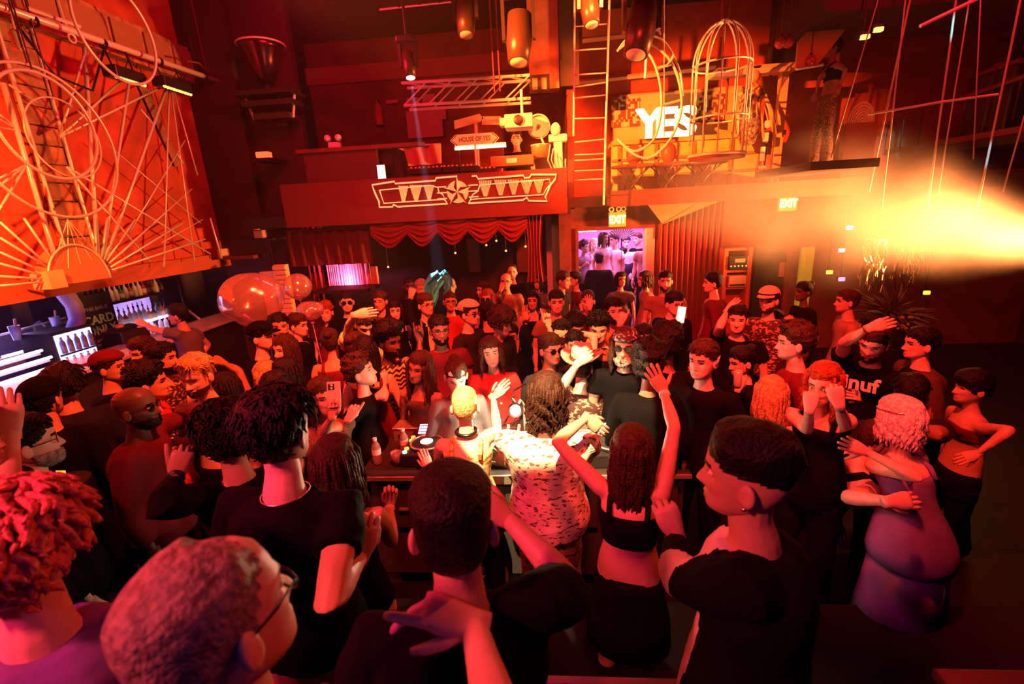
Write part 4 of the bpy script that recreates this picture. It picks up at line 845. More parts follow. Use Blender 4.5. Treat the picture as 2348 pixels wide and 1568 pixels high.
for k in range(6): MB().tube([(-.1 + .04 * k, -.06, .1 - .05 * k), (-.14 + .05 * k, -.1, -.1), (-.05 + .03 * k, -.08, -.3)], .008, 5).build('cable', STEEL, t)
p = on_y(1240, 345, 7.3); t = thing('drum', 'small shiny drum beside the booth performer', 'drum', p); MB().lathe([(.13, -.1), (.14, .06), (.14, .07), (.05, .075)], n=18).build('shell', mat('drum_gold', (.7, .4, .2), .3, .6), t, True); MB().ring((0, 0, .07), .14, .01, (0, 0, 1), 24, 6).build('hoop', STEEL, t)
# pale wall boards, shelves and small fittings behind the booth
for (x0, y0, x1, y1, y, nm, lab) in ((936, 250, 1012, 318, 9.9, 'white_board', 'pale board on the wall behind the booth truss'), (884, 227, 912, 238, 9.9, 'wall_plate', 'small pale plate on the wall left of the booth'), (968, 214, 996, 238, 9.9, 'wall_box', 'pale box on the wall behind the truss'), (933, 222, 960, 240, 9.9, 'wall_card', 'pinkish card on the wall left of the pale box'), (1010, 250, 1022, 274, 9.9, 'cable_box', 'small pale box by the wall board corner')):
    a, b = on_y(x0, y1, y), on_y(x1, y0, y); t = tag(MB().box((a[0], y, a[2]), (b[0], y + .06, b[2]), 0, .015).build(nm, mat('pale_red_board', (.6, .35, .25), .6)), lab, 'board')
p = on_y(868, 262, 9.9); t = thing('fire_extinguisher', 'slim fire extinguisher hanging on the wall left of the booth', 'extinguisher', p); MB().lathe([(.08, -.2), (.085, -.18), (.085, .12), (.03, .2), (.03, .24)], n=14).build('cylinder', mat('extinguisher_red', (.5, .12, .08), .35), t, True); MB().tube([(0, 0, .24), (.06, -.04, .22)], .015, 6).build('lever', DSTEEL, t)
a, b = on_y(860, 385, 7.9), on_y(1010, 330, 7.9); t = thing('draped_cloth', 'pale rumpled cloth draped at the back of the booth', 'cloth', a); m_ = MB(); xs = np.linspace(0, b[0] - a[0], 24); m_.rings([np.stack([xs, .06 * np.sin(xs * 22 + z * 5), np.full(24, z)], 1) for z in np.linspace(0, b[2] - a[2], 6)], False, False); m_.build('cloth', mat('pale_cloth', (.55, .25, .14), .8, bump=.2, bscale=10), t, True); MB().tube([(0, 0, b[2] - a[2]), (b[0] - a[0], 0, b[2] - a[2])], .015, 6).build('rail', STEEL, t)
MB().tube([(0, .05, 2.72 - a[2]), (0, .05, b[2] - a[2])], .015, 6).build('post', STEEL, t)
# wall bands behind
wall('trim_7', (-4.6, 9.9, on_y(900, 183, 9.95)[2]), (.42, 10.0, on_y(900, 183, 9.95)[2] + .3), mat('upper_band', (.35, .08, .05), .7))
wall('pillar_booth', (on_y(1213, 150, 8.3)[0], 8.2, on_y(1240, 208, 8.3)[2]), (on_y(1281, 150, 8.3)[0], 8.5, 5.95), mat('orange_pier', (.55, .25, .12), .6, var=.1))
t = thing('wall_speaker', 'dark boxy speaker with a pale cone at the foot of the orange pier', 'speaker', on_y(1237, 194, 8.1)); MB().box((-.16, -.05, -.13), (.16, .1, .13)).build('box', BLK, t); m_ = MB(); [m_.box((s_ * .07 - .04, -.06, -.08), (s_ * .07 + .04, -.05, .08)) for s_ in (-1, 1)]; m_.build('vent', mat('pale_red_board', (.6, .35, .25), .6), t)
# moving head lights
def moving_head(px, py, y, label, tilt=(0, 0, -1), lit=False, sc_=1.0):
    p = on_y(px, py, y); t = thing('moving_head_light', label, 'stage light', p); d_ = np.array(tilt, float); d_ /= np.linalg.norm(d_); u = np.cross(d_, [0, 1, .01]); u /= np.linalg.norm(u); w_ = np.cross(d_, u); R = np.stack([u, w_, d_], 1); k = sc_
    MB().lathe([(.08 * k, -.22 * k), (.12 * k, -.2 * k), (.12 * k, .05 * k), (.10 * k, .22 * k), (.085 * k, .22 * k)], n=16, R=R).build('head', mat('lamp_shell', (.10, .06, .045), .35, .5), t, True)
    MB().lathe([(.085 * k, .2 * k), (.08 * k, .225 * k)], n=16, R=R).build('lens', mat('lit_lens', (1, 1, 1), .2, emit=(.8, .75, 1), estr=14) if lit else mat('lamp_glass', (.8, .65, .5), .15), t, True)
    for s_ in (-1, 1): MB().box((s_ * .14 * k - .02, -.05, -.02), (s_ * .14 * k + .02, .05, .34 * k)).build('yoke_arm', DSTEEL, t)
    MB().box((-.17 * k, -.11, .34 * k), (.17 * k, .11, .46 * k), 0, .02).build('base', DSTEEL, t); MB().tube([(0, 0, .46 * k), (0, 0, .95)], .02, 6).build('clamp_pipe', DSTEEL, t)
moving_head(938, 150, 6.6, 'beam light with a lit white lens hanging left of the booth truss', (.08, -.2, -1), True, .7)
moving_head(1068, 40, 6.6, 'dim moving head hanging at the top above the booth', (0, -.3, -1))
moving_head(1190, 88, 6.2, 'tall bright-nosed moving head between booth and orange pier', (-.05, -.25, -1), False, 1.25)
moving_head(1352, 18, 6.2, 'stubby moving head at the top beside the rope ladder', (.1, -.3, -1), False, .9)
moving_head(1470, 66, 5.6, 'copper-coloured moving head tilted in front of the crescent frame', (-.25, -.3, -1), False, 1.25)
for k, px in enumerate((1134, 1147)):
    a = on_y(px, 210, 7.0); t = tag(MB().tube([a, [a[0], a[1], 5.95]], .012, 5).build('hanging_chain', DRED), ('left' if k == 0 else 'right') + ' one of two chains rising from the booth truss', 'chain')
# swagged curtain under the mezzanine
CUR = mat('red_velvet', (.20, .015, .018), .75, bump=.1, bscale=30)
def swag(x0, x1, ztop, drop, y, label, group):
    m_ = MB(); nu, nv = 22, 16; R = []
    for j in range(nv):
        v = j / (nv - 1); u = np.linspace(0, 1, nu); sag = (1 - (2 * u - 1) ** 2) * drop * v; R.append(np.stack([x0 + (x1 - x0) * u, y - .05 * np.sin(v * 26) * (1 - (2 * u - 1) ** 2) - .03 * v, ztop - sag - .16 * v * np.abs(2 * u - 1) ** 3], 1))
    m_.rings(R, False, False); t = thing('swag_curtain', label, 'curtain', ((x0 + x1) / 2, y, ztop), group); m_.v = [v - np.array(t.location) for v in m_.v]; m_.build('drape', CUR, t, True)
    m_ = MB().tube([(x0 - t.location.x, 0, 0), (x1 - t.location.x, 0, 0)], .02, 6); m_.build('rail', DRED, t)
sx = [on_y(px, 515, 7.1)[0] for px in (848, 930, 1000, 1070, 1140, 1205)]
for k in range(5): swag(sx[k], sx[k + 1] + .03, 2.54, .36, 7.1, ('first', 'second', 'third', 'fourth', 'fifth')[k] + ' red velvet swag from the left under the star balcony', 'velvet swags under the balcony')
def drape(x0, x1, z0, z1, y, label, m=CUR, folds=9, amp=.04, narrow=0.0, name='curtain'):
    t = thing(name, label, 'curtain', ((x0 + x1) / 2, y, z0)); R = []; n = folds * 8
    for v in np.linspace(0, 1, 7):
        u = np.linspace(-1, 1, n); wd = (x1 - x0) / 2 * (1 - narrow * math.sin(PI * v) * .6); R.append(np.stack([u * wd, amp * np.sin(u * folds * PI + .4 * math.sin(v * 3)), np.full(n, (z1 - z0) * v)], 1))
    MB().rings(R, False, False).build('drape', m, t, True); MB().tube([(-(x1 - x0) / 2, 0, z1 - z0), ((x1 - x0) / 2, 0, z1 - z0)], .02, 6).build('rail', DRED, t); return t
drape(sx[5] - .02, on_y(1248, 560, 7.15)[0], 1.55, 2.54, 7.15, 'gathered red velvet tail at the end of the swag row', folds=5, amp=.03, narrow=.5)
drape(on_y(660, 560, 7.2)[0], on_y(850, 560, 7.2)[0], 1.95, 2.5, 7.2, 'dark red pelmet left of the velvet swags', mat('dark_velvet', (.10, .008, .012), .8), 7, .03)
drape(DX1 + .06, on_y(1655, 560, 8.2)[0], 0.02, 2.72, 8.2, 'tall pleated red curtain right of the lilac doorway', folds=11)
m_ = MB(); A, B_, C_ = on_y(1300, 520, 8.15), on_y(1420, 480, 8.0), on_y(1560, 445, 7.75)
t = thing('fabric_canopy', 'triangular orange fabric canopy gathered over the doorway', 'canopy', on_y(1530, 470, 8.0)); L0 = np.array(t.location)
for tri in (((1470, 450), (1640, 440), (1518, 512)), ((1640, 440), (1690, 445), (1520, 514))):
    P = [on_y(*tri[0], 7.7) - L0, on_y(*tri[1], 7.7) - L0, on_y(*tri[2], 8.15) - L0]; m_.add(P + [p + np.array([0, .015, .01]) for p in P], [(0, 1, 2), (5, 4, 3), (0, 3, 4, 1), (1, 4, 5, 2), (2, 5, 3, 0)])
m_.build('cloth', mat('orange_cloth', (.6, .25, .1), .8), t); MB().tube([on_y(1470, 450, 7.7) - L0, on_y(1690, 443, 7.7) - L0], .015, 6).build('rod', DRED, t)
for (x0, x1, lab) in ((1072, 1100, 'left'), (1185, 1225, 'right')):
    a, b = on_y(x0, 625, 8.85), on_y(x1, 545, 8.85); t = thing('window_frame', f'dim reddish {lab} window pane under the swags', 'window', ((a[0] + b[0]) / 2, 8.85, a[2]), 'dim panes under the balcony'); w = (b[0] - a[0]) / 2; h = b[2] - a[2]
    MB().box((-w, 0, 0), (w, .03, h)).build('pane', mat('dim_pane', (.25, .09, .05), .4), t); MB().tube([(-w, -.02, 0), (w, -.02, 0), (w, -.02, h), (-w, -.02, h)], .02, 4, 0, True).build('frame', BLK, t)
for k, (px, py) in enumerate(((1044, 580), (1115, 562), (1160, 575), (890, 612), (1138, 552), (1205, 565))):
    p = on_y(px, py, 8.0); t = thing('hanging_bulb', ('first', 'second', 'third', 'fourth', 'fifth', 'sixth')[k] + ' tiny warm bulb under the velvet swags, at ' + ('the middle', 'the fourth swag', 'the fifth swag', 'the alcove stage', 'the highest point', 'the swag tail')[k], 'lamp', p, 'tiny bulbs under the balcony'); MB().ball((0, 0, 0), .018, 8, 6).build('bulb', mat('warm_bulb', (1, .6, .3), .3, emit=(1, .45, .15), estr=2), t); MB().tube([(0, 0, .015), (0, 0, 2.56 - p[2])], .004, 4).build('cord', BLK, t)
# little pink-lit stage with fringed curtain
a, b = on_y(755, 655, 7.6), on_y(845, 585, 7.6); t = thing('fringe_curtain', 'pink and amber lit fringe curtain of a small alcove stage', 'curtain', ((a[0] + b[0]) / 2, 7.6, a[2])); R = []
for v in np.linspace(0, 1, 6): u = np.linspace(-1, 1, 90); R.append(np.stack([u * (b[0] - a[0]) / 2 + .0 * v, .05 * np.sin(u * 60 + 2 * np.sin(u * 9)) * (1 - .4 * v), np.full(90, v * (b[2] - a[2] + .25))], 1))
MB().rings(R, False, False).build('fringe', mat('pink_fringe', (.75, .35, .4), .6), t, True); MB().box((-(b[0] - a[0]) / 2 - .05, -.5, -.06), ((b[0] - a[0]) / 2 + .1, .05, -.01)).build('sill', BLK, t)
a, b = on_y(848, 652, 7.7), on_y(866, 628, 7.7); t = thing('fringe_strip', 'narrow strip of pink-lit fringe right of the alcove stage', 'curtain', ((a[0] + b[0]) / 2, 7.7, a[2])); R = []
for v in np.linspace(0, 1, 4): u = np.linspace(-1, 1, 30); R.append(np.stack([u * .08, .03 * np.sin(u * 20), np.full(30, v * .3)], 1))
MB().rings(R, False, False).build('fringe', mat('pink_fringe', (.75, .35, .4), .6), t, True); MB().box((-.09, -.1, -.03), (.09, .03, 0)).build('sill', BLK, t)
drape(on_y(705, 600, 7.5)[0], on_y(738, 600, 7.5)[0], 1.2, 2.56, 7.5, 'narrow dark red curtain beside the alcove stage', folds=3, amp=.03)
# ---------------------------------------------------------------- right stage: ladder, crescent frame, cage, letters, balcony things
def P7(px, py, y=7.2): return on_y(px, py, y)
a, b, c, d_ = P7(1318, -20), P7(1315, 312), P7(1398, -20), P7(1384, 470); t = thing('rope_ladder', 'thin pale hanging ladder at the left of the crescent frame', 'ladder', a)
MB().tube([(0, 0, 0), b - a], .014, 6).build('rail', STEEL, t); MB().tube([c - a, d_ - a], .016, 6).build('rail', STEEL, t)
for k, (yl, yr) in enumerate(((61, 55), (116, 111), (172, 167), (200, 189), (225, 218), (272, 270), (326, 319), (355, 352), (368, 364), (392, 389), (413, 410))): MB().tube([P7(1317, yl) - a, P7(1391 - k * .6, yr) - a], .009, 5).build('rung', STEEL, t)
yy = 6.9; t = thing('crescent_frame', 'pale crescent moon frame of bent rods with rungs, hanging before the letters', 'aerial frame', P7(1500, 220, yy)); o = np.array(t.location)
def curve(pts, y, n=26):
    p = np.array(pts, float); k = np.linspace(0, len(p) - 1, n); i = np.clip(k.astype(int), 0, len(p) - 2); f_ = k - i; g = lambda j: p[np.clip(j, 0, len(p) - 1)]
    q = .5 * ((2 * g(i)) + (-g(i - 1) + g(i + 1)) * f_[:, None] + (2 * g(i - 1) - 5 * g(i) + 4 * g(i + 1) - g(i + 2)) * f_[:, None] ** 2 + (-g(i - 1) + 3 * g(i) - 3 * g(i + 1) + g(i + 2)) * f_[:, None] ** 3)
    return np.array([on_y(x_, y_, y) for x_, y_ in q]) - o
I_ = [(1463, 105), (1486, 122), (1502, 150), (1513, 190), (1517, 235), (1512, 280), (1500, 318), (1475, 340), (1446, 345), (1415, 318)]
O_ = [(1470, 95), (1500, 105), (1530, 130), (1550, 165), (1562, 215), (1561, 260), (1545, 305), (1520, 340), (1485, 362), (1450, 352), (1415, 318)]
O2 = [(1484, 78), (1520, 92), (1545, 130), (1560, 170), (1566, 220)]
for P in (I_, O_): MB().tube(curve(P, yy), .017, 8).build('arc', STEEL, t, True)
MB().tube(curve(O2, yy + .12, 14), .014, 6).build('arc', STEEL, t, True)
for p_, q_ in (((1507, 156), (1541, 147)), ((1519, 241), (1560, 230)), ((1528, 153), (1545, 126))): MB().tube([P7(*p_, yy) - o, P7(*q_, yy) - o], .016, 6).build('rung', STEEL, t)
MB().tube([P7(1484, 78, yy) - o, P7(1479, 180, yy) - o], .018, 6).build('post', STEEL, t); MB().tube([P7(1523, 0, yy) - o, P7(1523, 315, yy) - o], .006, 4).build('rope', STEEL, t)
MB().tube(curve([(1512, 0), (1511, 30), (1516, 45), (1509, 62), (1515, 80)], yy, 12), .012, 6).build('knotted_rope', STEEL, t)
MB().tube(curve([(1415, 118), (1432, 95), (1448, 88), (1420, 112)], yy - .6, 14), .014, 6).build('loop', STEEL, t)
# cage
yy = 6.7; a, b = P7(1597, 250, yy), P7(1728, 245, yy); R0 = (b[0] - a[0]) / 2; t = thing('bird_cage', 'tall pale birdcage of thin bars with a domed top, hanging right of the letters', 'cage', ((a[0] + b[0]) / 2, yy + .2, P7(1660, 352, yy)[2])); H0 = P7(1660, 140, yy)[2] - t.location.z
n = 12
for k in range(n):
    an = 2 * PI * k / n + .2; u = np.array([math.cos(an), math.sin(an), 0]); pts = [u * R0 + [0, 0, .0 if math.sin(an) < .3 else .15]] + [u * R0 + [0, 0, H0]] + [u * R0 * math.cos(q) + [0, 0, H0 + .5 * math.sin(q)] for q in np.linspace(.2, 1.45, 7)]; MB().tube(pts, .010, 6).build('bar', STEEL, t, True)
for z in (H0, H0 * .42): MB().ring((0, 0, z), R0, .013, (0, 0, 1), 36, 6).build('band', STEEL, t, True)
MB().ring((0, 0, 0), R0, .02, (0, 0, 1), 36, 6).build('base_ring', STEEL, t, True); MB().lathe([(R0, -.05), (R0, 0)], n=30).build('tray', DRED, t); MB().ring((0, 0, H0 + .5), .05, .014, (0, 0, 1), 18, 6).build('crown_ring', STEEL, t, True)
for s_ in (-1, 1): MB().tube([(s_ * .04, 0, H0 + .5), (s_ * .1, 0, 5.9 - t.location.z)], .014, 5).build('hanging_strap', DRED, t)
# letters and ledge
yy = 8.7; zl = P7(1530, 316, yy)[2]; a, b = P7(1403, 320, yy), P7(1800, 300, yy)
t = thing('rear_ledge', 'yellow painted ledge wall below the big letters', 'ledge', (a[0], yy, 2.78)); MB().box((0, -.05, zl - 2.78 - .07), (b[0] - a[0], .5, zl - 2.78)).build('shelf', mat('ledge_orange', (.75, .4, .12), .6), t); MB().box((0, 0, 0), (b[0] - a[0] - .3, .1, zl - 2.85)).build('panel', YEL, t)
for k in range(5): MB().box((.1 + k * .62, -.03, .05), (.16 + k * .62, 0, zl - 2.86)).build('batten', mat('batten_orange', (.5, .2, .06), .6), t)
for k in range(2): MB().box((0, -.03, (zl - 2.85) * (.35 + .33 * k)), (b[0] - a[0] - .3, 0, (zl - 2.85) * (.35 + .33 * k) + .04)).build('batten', mat('batten_orange', (.5, .2, .06), .6), t)
LET = mat('letter_white', (.95, .9, .75), .5, emit=(1, .78, .42), estr=2.2)
hh = P7(1530, 247, yy)[2] - zl
for ch, px, lab in (('Y', 1488, 'big thick white letter Y standing first on the yellow ledge'), ('E', 1529, 'big thick white letter E standing in the middle on the ledge'), ('S', 1571, 'big thick white letter S standing last on the yellow ledge')):
    v, f = text_mesh(ch, 1.0, .1, .028); lo, hi = v.min(0), v.max(0); v = (v - [(lo[0] + hi[0]) / 2, lo[1], 0]) / (hi[1] - lo[1]) * hh * 1.02; wk = {'Y': .46, 'E': .33, 'S': .35}[ch]; v[:, 0] *= wk / (v[:, 0].max() - v[:, 0].min()); v[:, 2] *= .06 / v[:, 2].max()
    p = P7(px, 314, yy); o = tag(MB().add(np.stack([v[:, 0], -v[:, 2], v[:, 1]], 1), f).build('letter', LET), lab, 'letter', 'letters on the ledge'); o.location = (p[0], yy + .02, zl)
zq = [P7(1500, q, 9.5)[2] for q in (322, 216)]
x0, x1 = P7(1405, 260, 9.5)[0], P7(1700, 240, 9.5)[0]
wall('trim_8', (x0, 9.5, zq[0]), (x1, 9.6, zq[1]), mat('mural_yellow', (.75, .42, .14), .6, var=.08))
PIX = [mat('pixel_dark', (.14, .05, .02), .6), mat('pixel_light', (.8, .5, .2), .6)]
for (cx, cy, lab) in ((1434, 256, 'pixelated panel of dark and pale squares left of the letters'), (1630, 246, 'pixelated panel of dark and pale squares behind the birdcage')):
    p = P7(cx, cy, 9.45); w = .25; t = thing('pixel_panel', lab, 'panel', p, 'pixelated wall panels'); MB().box((-w, .02, -w), (w, .05, w)).build('back', PIX[1], t); m_ = MB(); n = 12
    for i in range(n):
        for j in range(n):
            if RNG.random() < .48: x, z = -w + 2 * w * i / n, -w + 2 * w * j / n; m_.box((x, 0, z), (x + 2 * w / n, .02, z + 2 * w / n))
    m_.build('squares', PIX[0], t)['kind'] = 'stuff'
# wall trims and panels above
for k, (x0, y0, x1, y1, dy, w_) in enumerate(((1315, 190, 1480, 172, 9.5, .04), (1335, 92, 1440, 80, 9.5, .05), (1480, 172, 1640, 152, 9.5, .05), (1420, 222, 1700, 200, 9.5, .03))):
    a, b = P7(x0, y0, dy), P7(x1, y1, dy); MB().tube([a, b], w_, 4).build('trim_%d' % (20 + k), mat('trim_cream', (.8, .5, .25), .6), kind='structure')
a, b = P7(1285, 200, 8.2), P7(1318, 0, 8.2); wall('pillar_dark', (a[0], 8.15, a[2]), (b[0] + .05, 8.35, 5.95), BLK)
a, b = P7(1335, 86, 9.5), P7(1480, 16, 9.5); t = tag(MB().box((a[0], 9.46, a[2]), (b[0], 9.58, b[2])).build('wall_panel', mat('panel_orange', (.6, .26, .10), .6)), 'orange panel high on the rear wall behind the ladder', 'panel')
a, b = P7(1640, 168, 8.3), P7(1835, 150, 8.3); t = thing('high_shelf', 'long pale shelf passing behind the domed cage top', 'shelf', a); MB().box((0, -.1, -.02), (b[0] - a[0], .35, .05)).build('board', mat('trim_cream', (.8, .5, .25), .6), t); MB().box((0, -.12, -.07), (b[0] - a[0] - .2, -.1, 0)).build('edge', STEEL, t); MB().tube([(.3, .3, -.02), (.3, .3, -.5)], .02, 6).build('bracket', DRED, t); MB().tube([(b[0] - a[0] - .3, .3, -.02), (b[0] - a[0] - .3, .3, -.5)], .02, 6).build('bracket', DRED, t)
a, b = P7(1797, 170, 8.4), P7(1788, 305, 8.4); wall('pillar_stage', (b[0] - .05, 8.4, 2.7), (b[0] + .06, 8.52, a[2] + .1), mat('trim_cream', (.8, .5, .25), .6))
a = P7(1770, 150, 9.0); wall('pillar_black', (a[0], 9.0, a[2] - .1), (a[0] + .55, 9.2, 5.95), BLK)
for (x0, y0, x1, y1) in ((1800, 200, 1880, 300),): a, b = P7(x0, y1, 9.3), P7(x1, y0, 9.3)
# costumes / doll heap beside the cage
p = P7(1720, 245, 8.3); t = thing('costume_figure', 'heap of striped costume and dangling props behind the cage', 'costume', p); rg = np.random.default_rng(3)
m_ = MB(); m_.lathe([(.1, -.55), (.2, -.3), (.14, 0), (.2, .2), (.05, .36)], n=16); m_.build('gown', mat('striped_gown', (.8, .55, .3), .6, col2=(.1, .04, .02), vscale=22), t, True); m_ = MB().ball((0, -.05, .42), (.09, .1, .11), 14, 10); m_.build('head', mat('dummy_head', (.5, .3, .18), .5), t, True)
for k in range(9): q = rg.uniform(-1, 1, 3); MB().tube([(q[0] * .15, -.1, .2), (q[0] * .3, -.15, -.1 + q[1] * .1), (q[0] * .35 + .06, -.12, -.4 + .1 * q[2])], .02, 6).build('ribbon', mat('trim_cream', (.8, .5, .25), .6), t, True)
MB().lathe([(.0, .62), (.1, .6), (.06, .52)], (0.02, -.03, -.05), 12).build('hat', DSTEEL, t)
p = P7(1760, 285, 8.2); t = thing('white_slipper', 'white bow-like ornament hanging right of the cage', 'ornament', p); MB().ball((0, 0, 0), (.09, .04, .06), 12, 8).build('body', WHITE, t, True); MB().tube([(0, 0, .05), (-.08, 0, .3)], .008, 5).build('cord', STEEL, t); MB().box((-.05, -.03, -.25), (.02, .03, -.12)).build('tag', WHITE, t)
for k, (px, py) in enumerate(((1790, 98), (1808, 97), (1858, 140))):
    p = P7(px, py, 7.6); t = thing('red_globe', ('left one of two red globes hanging by the black pier', 'right one of two red globes hanging by the black pier', 'red globe hanging beside the performer', 'red globe hanging behind the cage bars')[k], 'globe', p); MB().ball((0, 0, 0), .075, 14, 10).build('ball', mat('red_glass', (.8, .06, .03), .2), t, True); MB().tube([(0, 0, .07), (.0, 0, .5)], .008, 5).build('cord', DRED, t); MB().lathe([(.02, .06), (.02, .1)], n=8).build('cap', DSTEEL, t)
# stools on the stage
for k, (px, py) in enumerate(((1455, 405), (1535, 400), (1618, 398))):
    p = P7(px, py, 7.85); t = thing('bar_table', ('low round table with wire legs under the crescent frame', 'round table with wire legs in front of the yellow ledge', 'round table with a pale rim below the birdcage')[k], 'table', (p[0], 7.95, 2.78)); zt = P7(px, 378 - 4 * k, 7.85)[2] - 2.78
    MB().lathe([(.34, zt - .03), (.35, zt - .015), (.34, zt)], n=24).build('table_top', mat('table_red', (.35, .08, .04), .4), t, True)
    for q in range(6): an = q * PI / 3; MB().tube([(.25 * math.cos(an), .25 * math.sin(an), 0), (.1 * math.cos(an + .8), .1 * math.sin(an + .8), zt * .5), (.28 * math.cos(an + 1.6), .28 * math.sin(an + 1.6), zt - .02)], .012, 5).build('leg', DSTEEL, t, True)
    MB().ring((0, 0, zt - .012), .345, .012, (0, 0, 1), 30, 5).build('rim', STEEL if k == 2 else DRED, t)
    if k < 2: MB().ball((0, 0, zt + .16), (.12, .1, .16), 12, 8).build('cushion', mat('table_red', (.35, .08, .04), .4), t, True)
p = P7(1757, 408, 7.8); t = thing('banner_emblem', 'pale badge of stacked bars and a ring emblem on the stage edge', 'emblem', p); m_ = MB(); [m_.box((-.12, 0, -.14 + .07 * k), (-.02, .02, -.10 + .07 * k)) for k in range(5)]; m_.build('bars', WHITE, t); MB().ring((.07, 0, -.02), .07, .02, (0, 1, 0), 24, 6).build('ring_mark', WHITE, t); MB().box((-.1, 0, .25), (-.05, .06, .45)).build('bottle_mark', WHITE, t)
# rail edge of the right stage
a, b = P7(1400, 436, 7.75), P7(1910, 424, 7.75); wall('trim_9', (a[0], 7.68, 2.60), (8.0, 7.76, 2.84), mat('stage_edge', (.10, .022, .012), .7))
# ---------------------------------------------------------------- exit signs, doorway, right-hand wall
def exit_sign(px, py, y, label):
    p = on_y(px, py, y); t = thing('exit_sign', label, 'sign', p); MB().box((-.14, -.04, -.12), (.14, .04, .12), 0, .01).build('housing', mat('exit_housing', (.6, .3, .05), .5, emit=(1, .4, .03), estr=.7), t)
    m_ = MB(); add_text(m_, 'EXIT', (0, -.046, -.005), .17, depth=.004, offset=.006, xs=.78); m_.build('lettering', mat('exit_letters', (1, 1, .5), .4, emit=(1, .95, .35), estr=4.5), t)
    for s_ in (-.1, .02, .1): MB().ring((s_, -.03, .165), .035, .012, (0, 1, 0), 20, 6).build('lamp_head', mat('exit_lamp', (.7, .5, .1), .3, emit=(1, .6, .1), estr=.6), t, True)
exit_sign(1415, 503, 8.2, 'glowing EXIT sign with round lamps over the lilac doorway')
exit_sign(1805, 466, 8.2, 'glowing EXIT sign hanging in the haze over the yellow doorway')
a, b = on_y(1652, 690, 8.1), on_y(1716, 566, 8.1); t = thing('equipment_rack', 'red wooden rack holding gear against the pleated curtain', 'rack', ((a[0] + b[0]) / 2, 8.1, 0)); w, z0, z1 = (b[0] - a[0]) / 2, a[2], b[2]; RW = mat('rack_red', (.5, .09, .04), .5)
MB().box((-w, .15, 0), (w, .19, z1)).build('back_panel', RW, t)
for s_ in (-1, 1): MB().box((s_ * w - .03, -.12, 0), (s_ * w + .03, .15, z1)).build('side_panel', RW, t)
for z in (z1 - .02, z1 - .38, z1 - .66, z1 - .98): MB().box((-w, -.1, z - .02), (w, .15, z + .02)).build('shelf_board', RW, t)
t2 = thing('amplifier', 'dark amplifier with tiny lit dots on the top shelf of the red rack', 'amplifier', (t.location.x, 8.05, z1 - .35)); MB().box((-.15, -.1, 0), (.15, .18, .22), 0, .01).build('case', DSTEEL, t2); m_ = MB(); [m_.ball((-.12 + .06 * k, -.105, .06), .012, 6, 4) for k in range(5)]; m_.build('indicator', mat('led_lens', (1, .7, .3), .2, emit=(1, .35, .08), estr=3), t2); MB().box((-.06, -.104, .12), (.1, -.1, .18)).build('display', mat('pale_red_board', (.6, .35, .25), .6), t2)
t2 = thing('white_router', 'pale boxed unit on the middle shelf of the red rack', 'device', (t.location.x, 8.05, z1 - .64)); MB().box((-.14, -.1, 0), (.15, .15, .19), 0, .015).build('case', mat('pale_red_board', (.6, .35, .25), .6), t2); MB().box((-.12, -.102, .02), (.13, -.1, .05)).build('slot', DSTEEL, t2)
a, b = on_y(1722, 720, 8.05), on_y(1806, 560, 8.05); t = thing('black_door_leaf', 'black door leaf with a pasted paper beside the red rack', 'door', (a[0], 8.1, 0)); MB().box((0, -.03, 0), (b[0] - a[0], .03, b[2])).build('leaf', BLK, t); p = on_y(1797, 618, 8.05); MB().box((p[0] - a[0] - .07, -.04, p[2] - .12), (p[0] - a[0] + .07, -.032, p[2] + .12)).build('paper', mat('pink_paper', (.5, .25, .18), .7), t); MB().box((b[0] - a[0], -.08, 0), (b[0] - a[0] + .08, .06, b[2] + .05)).build('jamb', DRED, t)
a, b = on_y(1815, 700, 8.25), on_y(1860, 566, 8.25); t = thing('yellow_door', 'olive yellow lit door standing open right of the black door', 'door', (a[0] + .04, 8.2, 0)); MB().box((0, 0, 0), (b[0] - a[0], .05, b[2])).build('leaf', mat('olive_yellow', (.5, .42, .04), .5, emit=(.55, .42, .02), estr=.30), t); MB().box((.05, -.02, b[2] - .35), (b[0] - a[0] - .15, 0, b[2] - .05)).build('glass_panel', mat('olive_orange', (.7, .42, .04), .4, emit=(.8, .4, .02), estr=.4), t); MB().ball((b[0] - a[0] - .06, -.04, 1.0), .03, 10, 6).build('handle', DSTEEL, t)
# glittering tinsel curtains and dark bush below
for k, (x0, x1, y0, y1) in enumerate(((1975, 2030, 548, 668), (2052, 2118, 548, 672))):
    a, b = on_y(x0, y1, 7.3), on_y(x1, y0, 7.3); t = thing('tinsel_drape', ('left' if k == 0 else 'right') + ' one of two golden tinsel drapes hanging in the haze', 'decoration', ((a[0] + b[0]) / 2, 7.3, b[2])); w, h = (b[0] - a[0]) / 2, b[2] - a[2]; m_ = MB(); rg = np.random.default_rng(k)
    for q in range(70):
        x = rg.uniform(-w, w); y = rg.uniform(-.15, .15); zt = -h * rg.uniform(0, .5); L = h * rg.uniform(.2, .55); zz = np.linspace(zt, zt - L, 5); P = np.stack([x + .05 * np.sin(zz * 9 + q), y + .04 * np.cos(zz * 11 + q), zz], 1); r_ = rg.uniform(.004, .012)
        m_.rings([np.array([p_ + [-r_, 0, 0], p_ + [0, -.003, 0], p_ + [r_, 0, 0], p_ + [0, .003, 0]]) for p_ in P])
    m_.build('strands', mat('gold_foil', (1, .7, .3), .12, 1), t)['kind'] = 'stuff'
    MB().ring((0, 0, 0), w, .015, (0, 0, 1), 24, 6).build('hoop', STEEL, t); MB().tube([(0, 0, 0), (0, 0, 2.6 - b[2] + 0.0)], .008, 5).build('cord', DSTEEL, t)
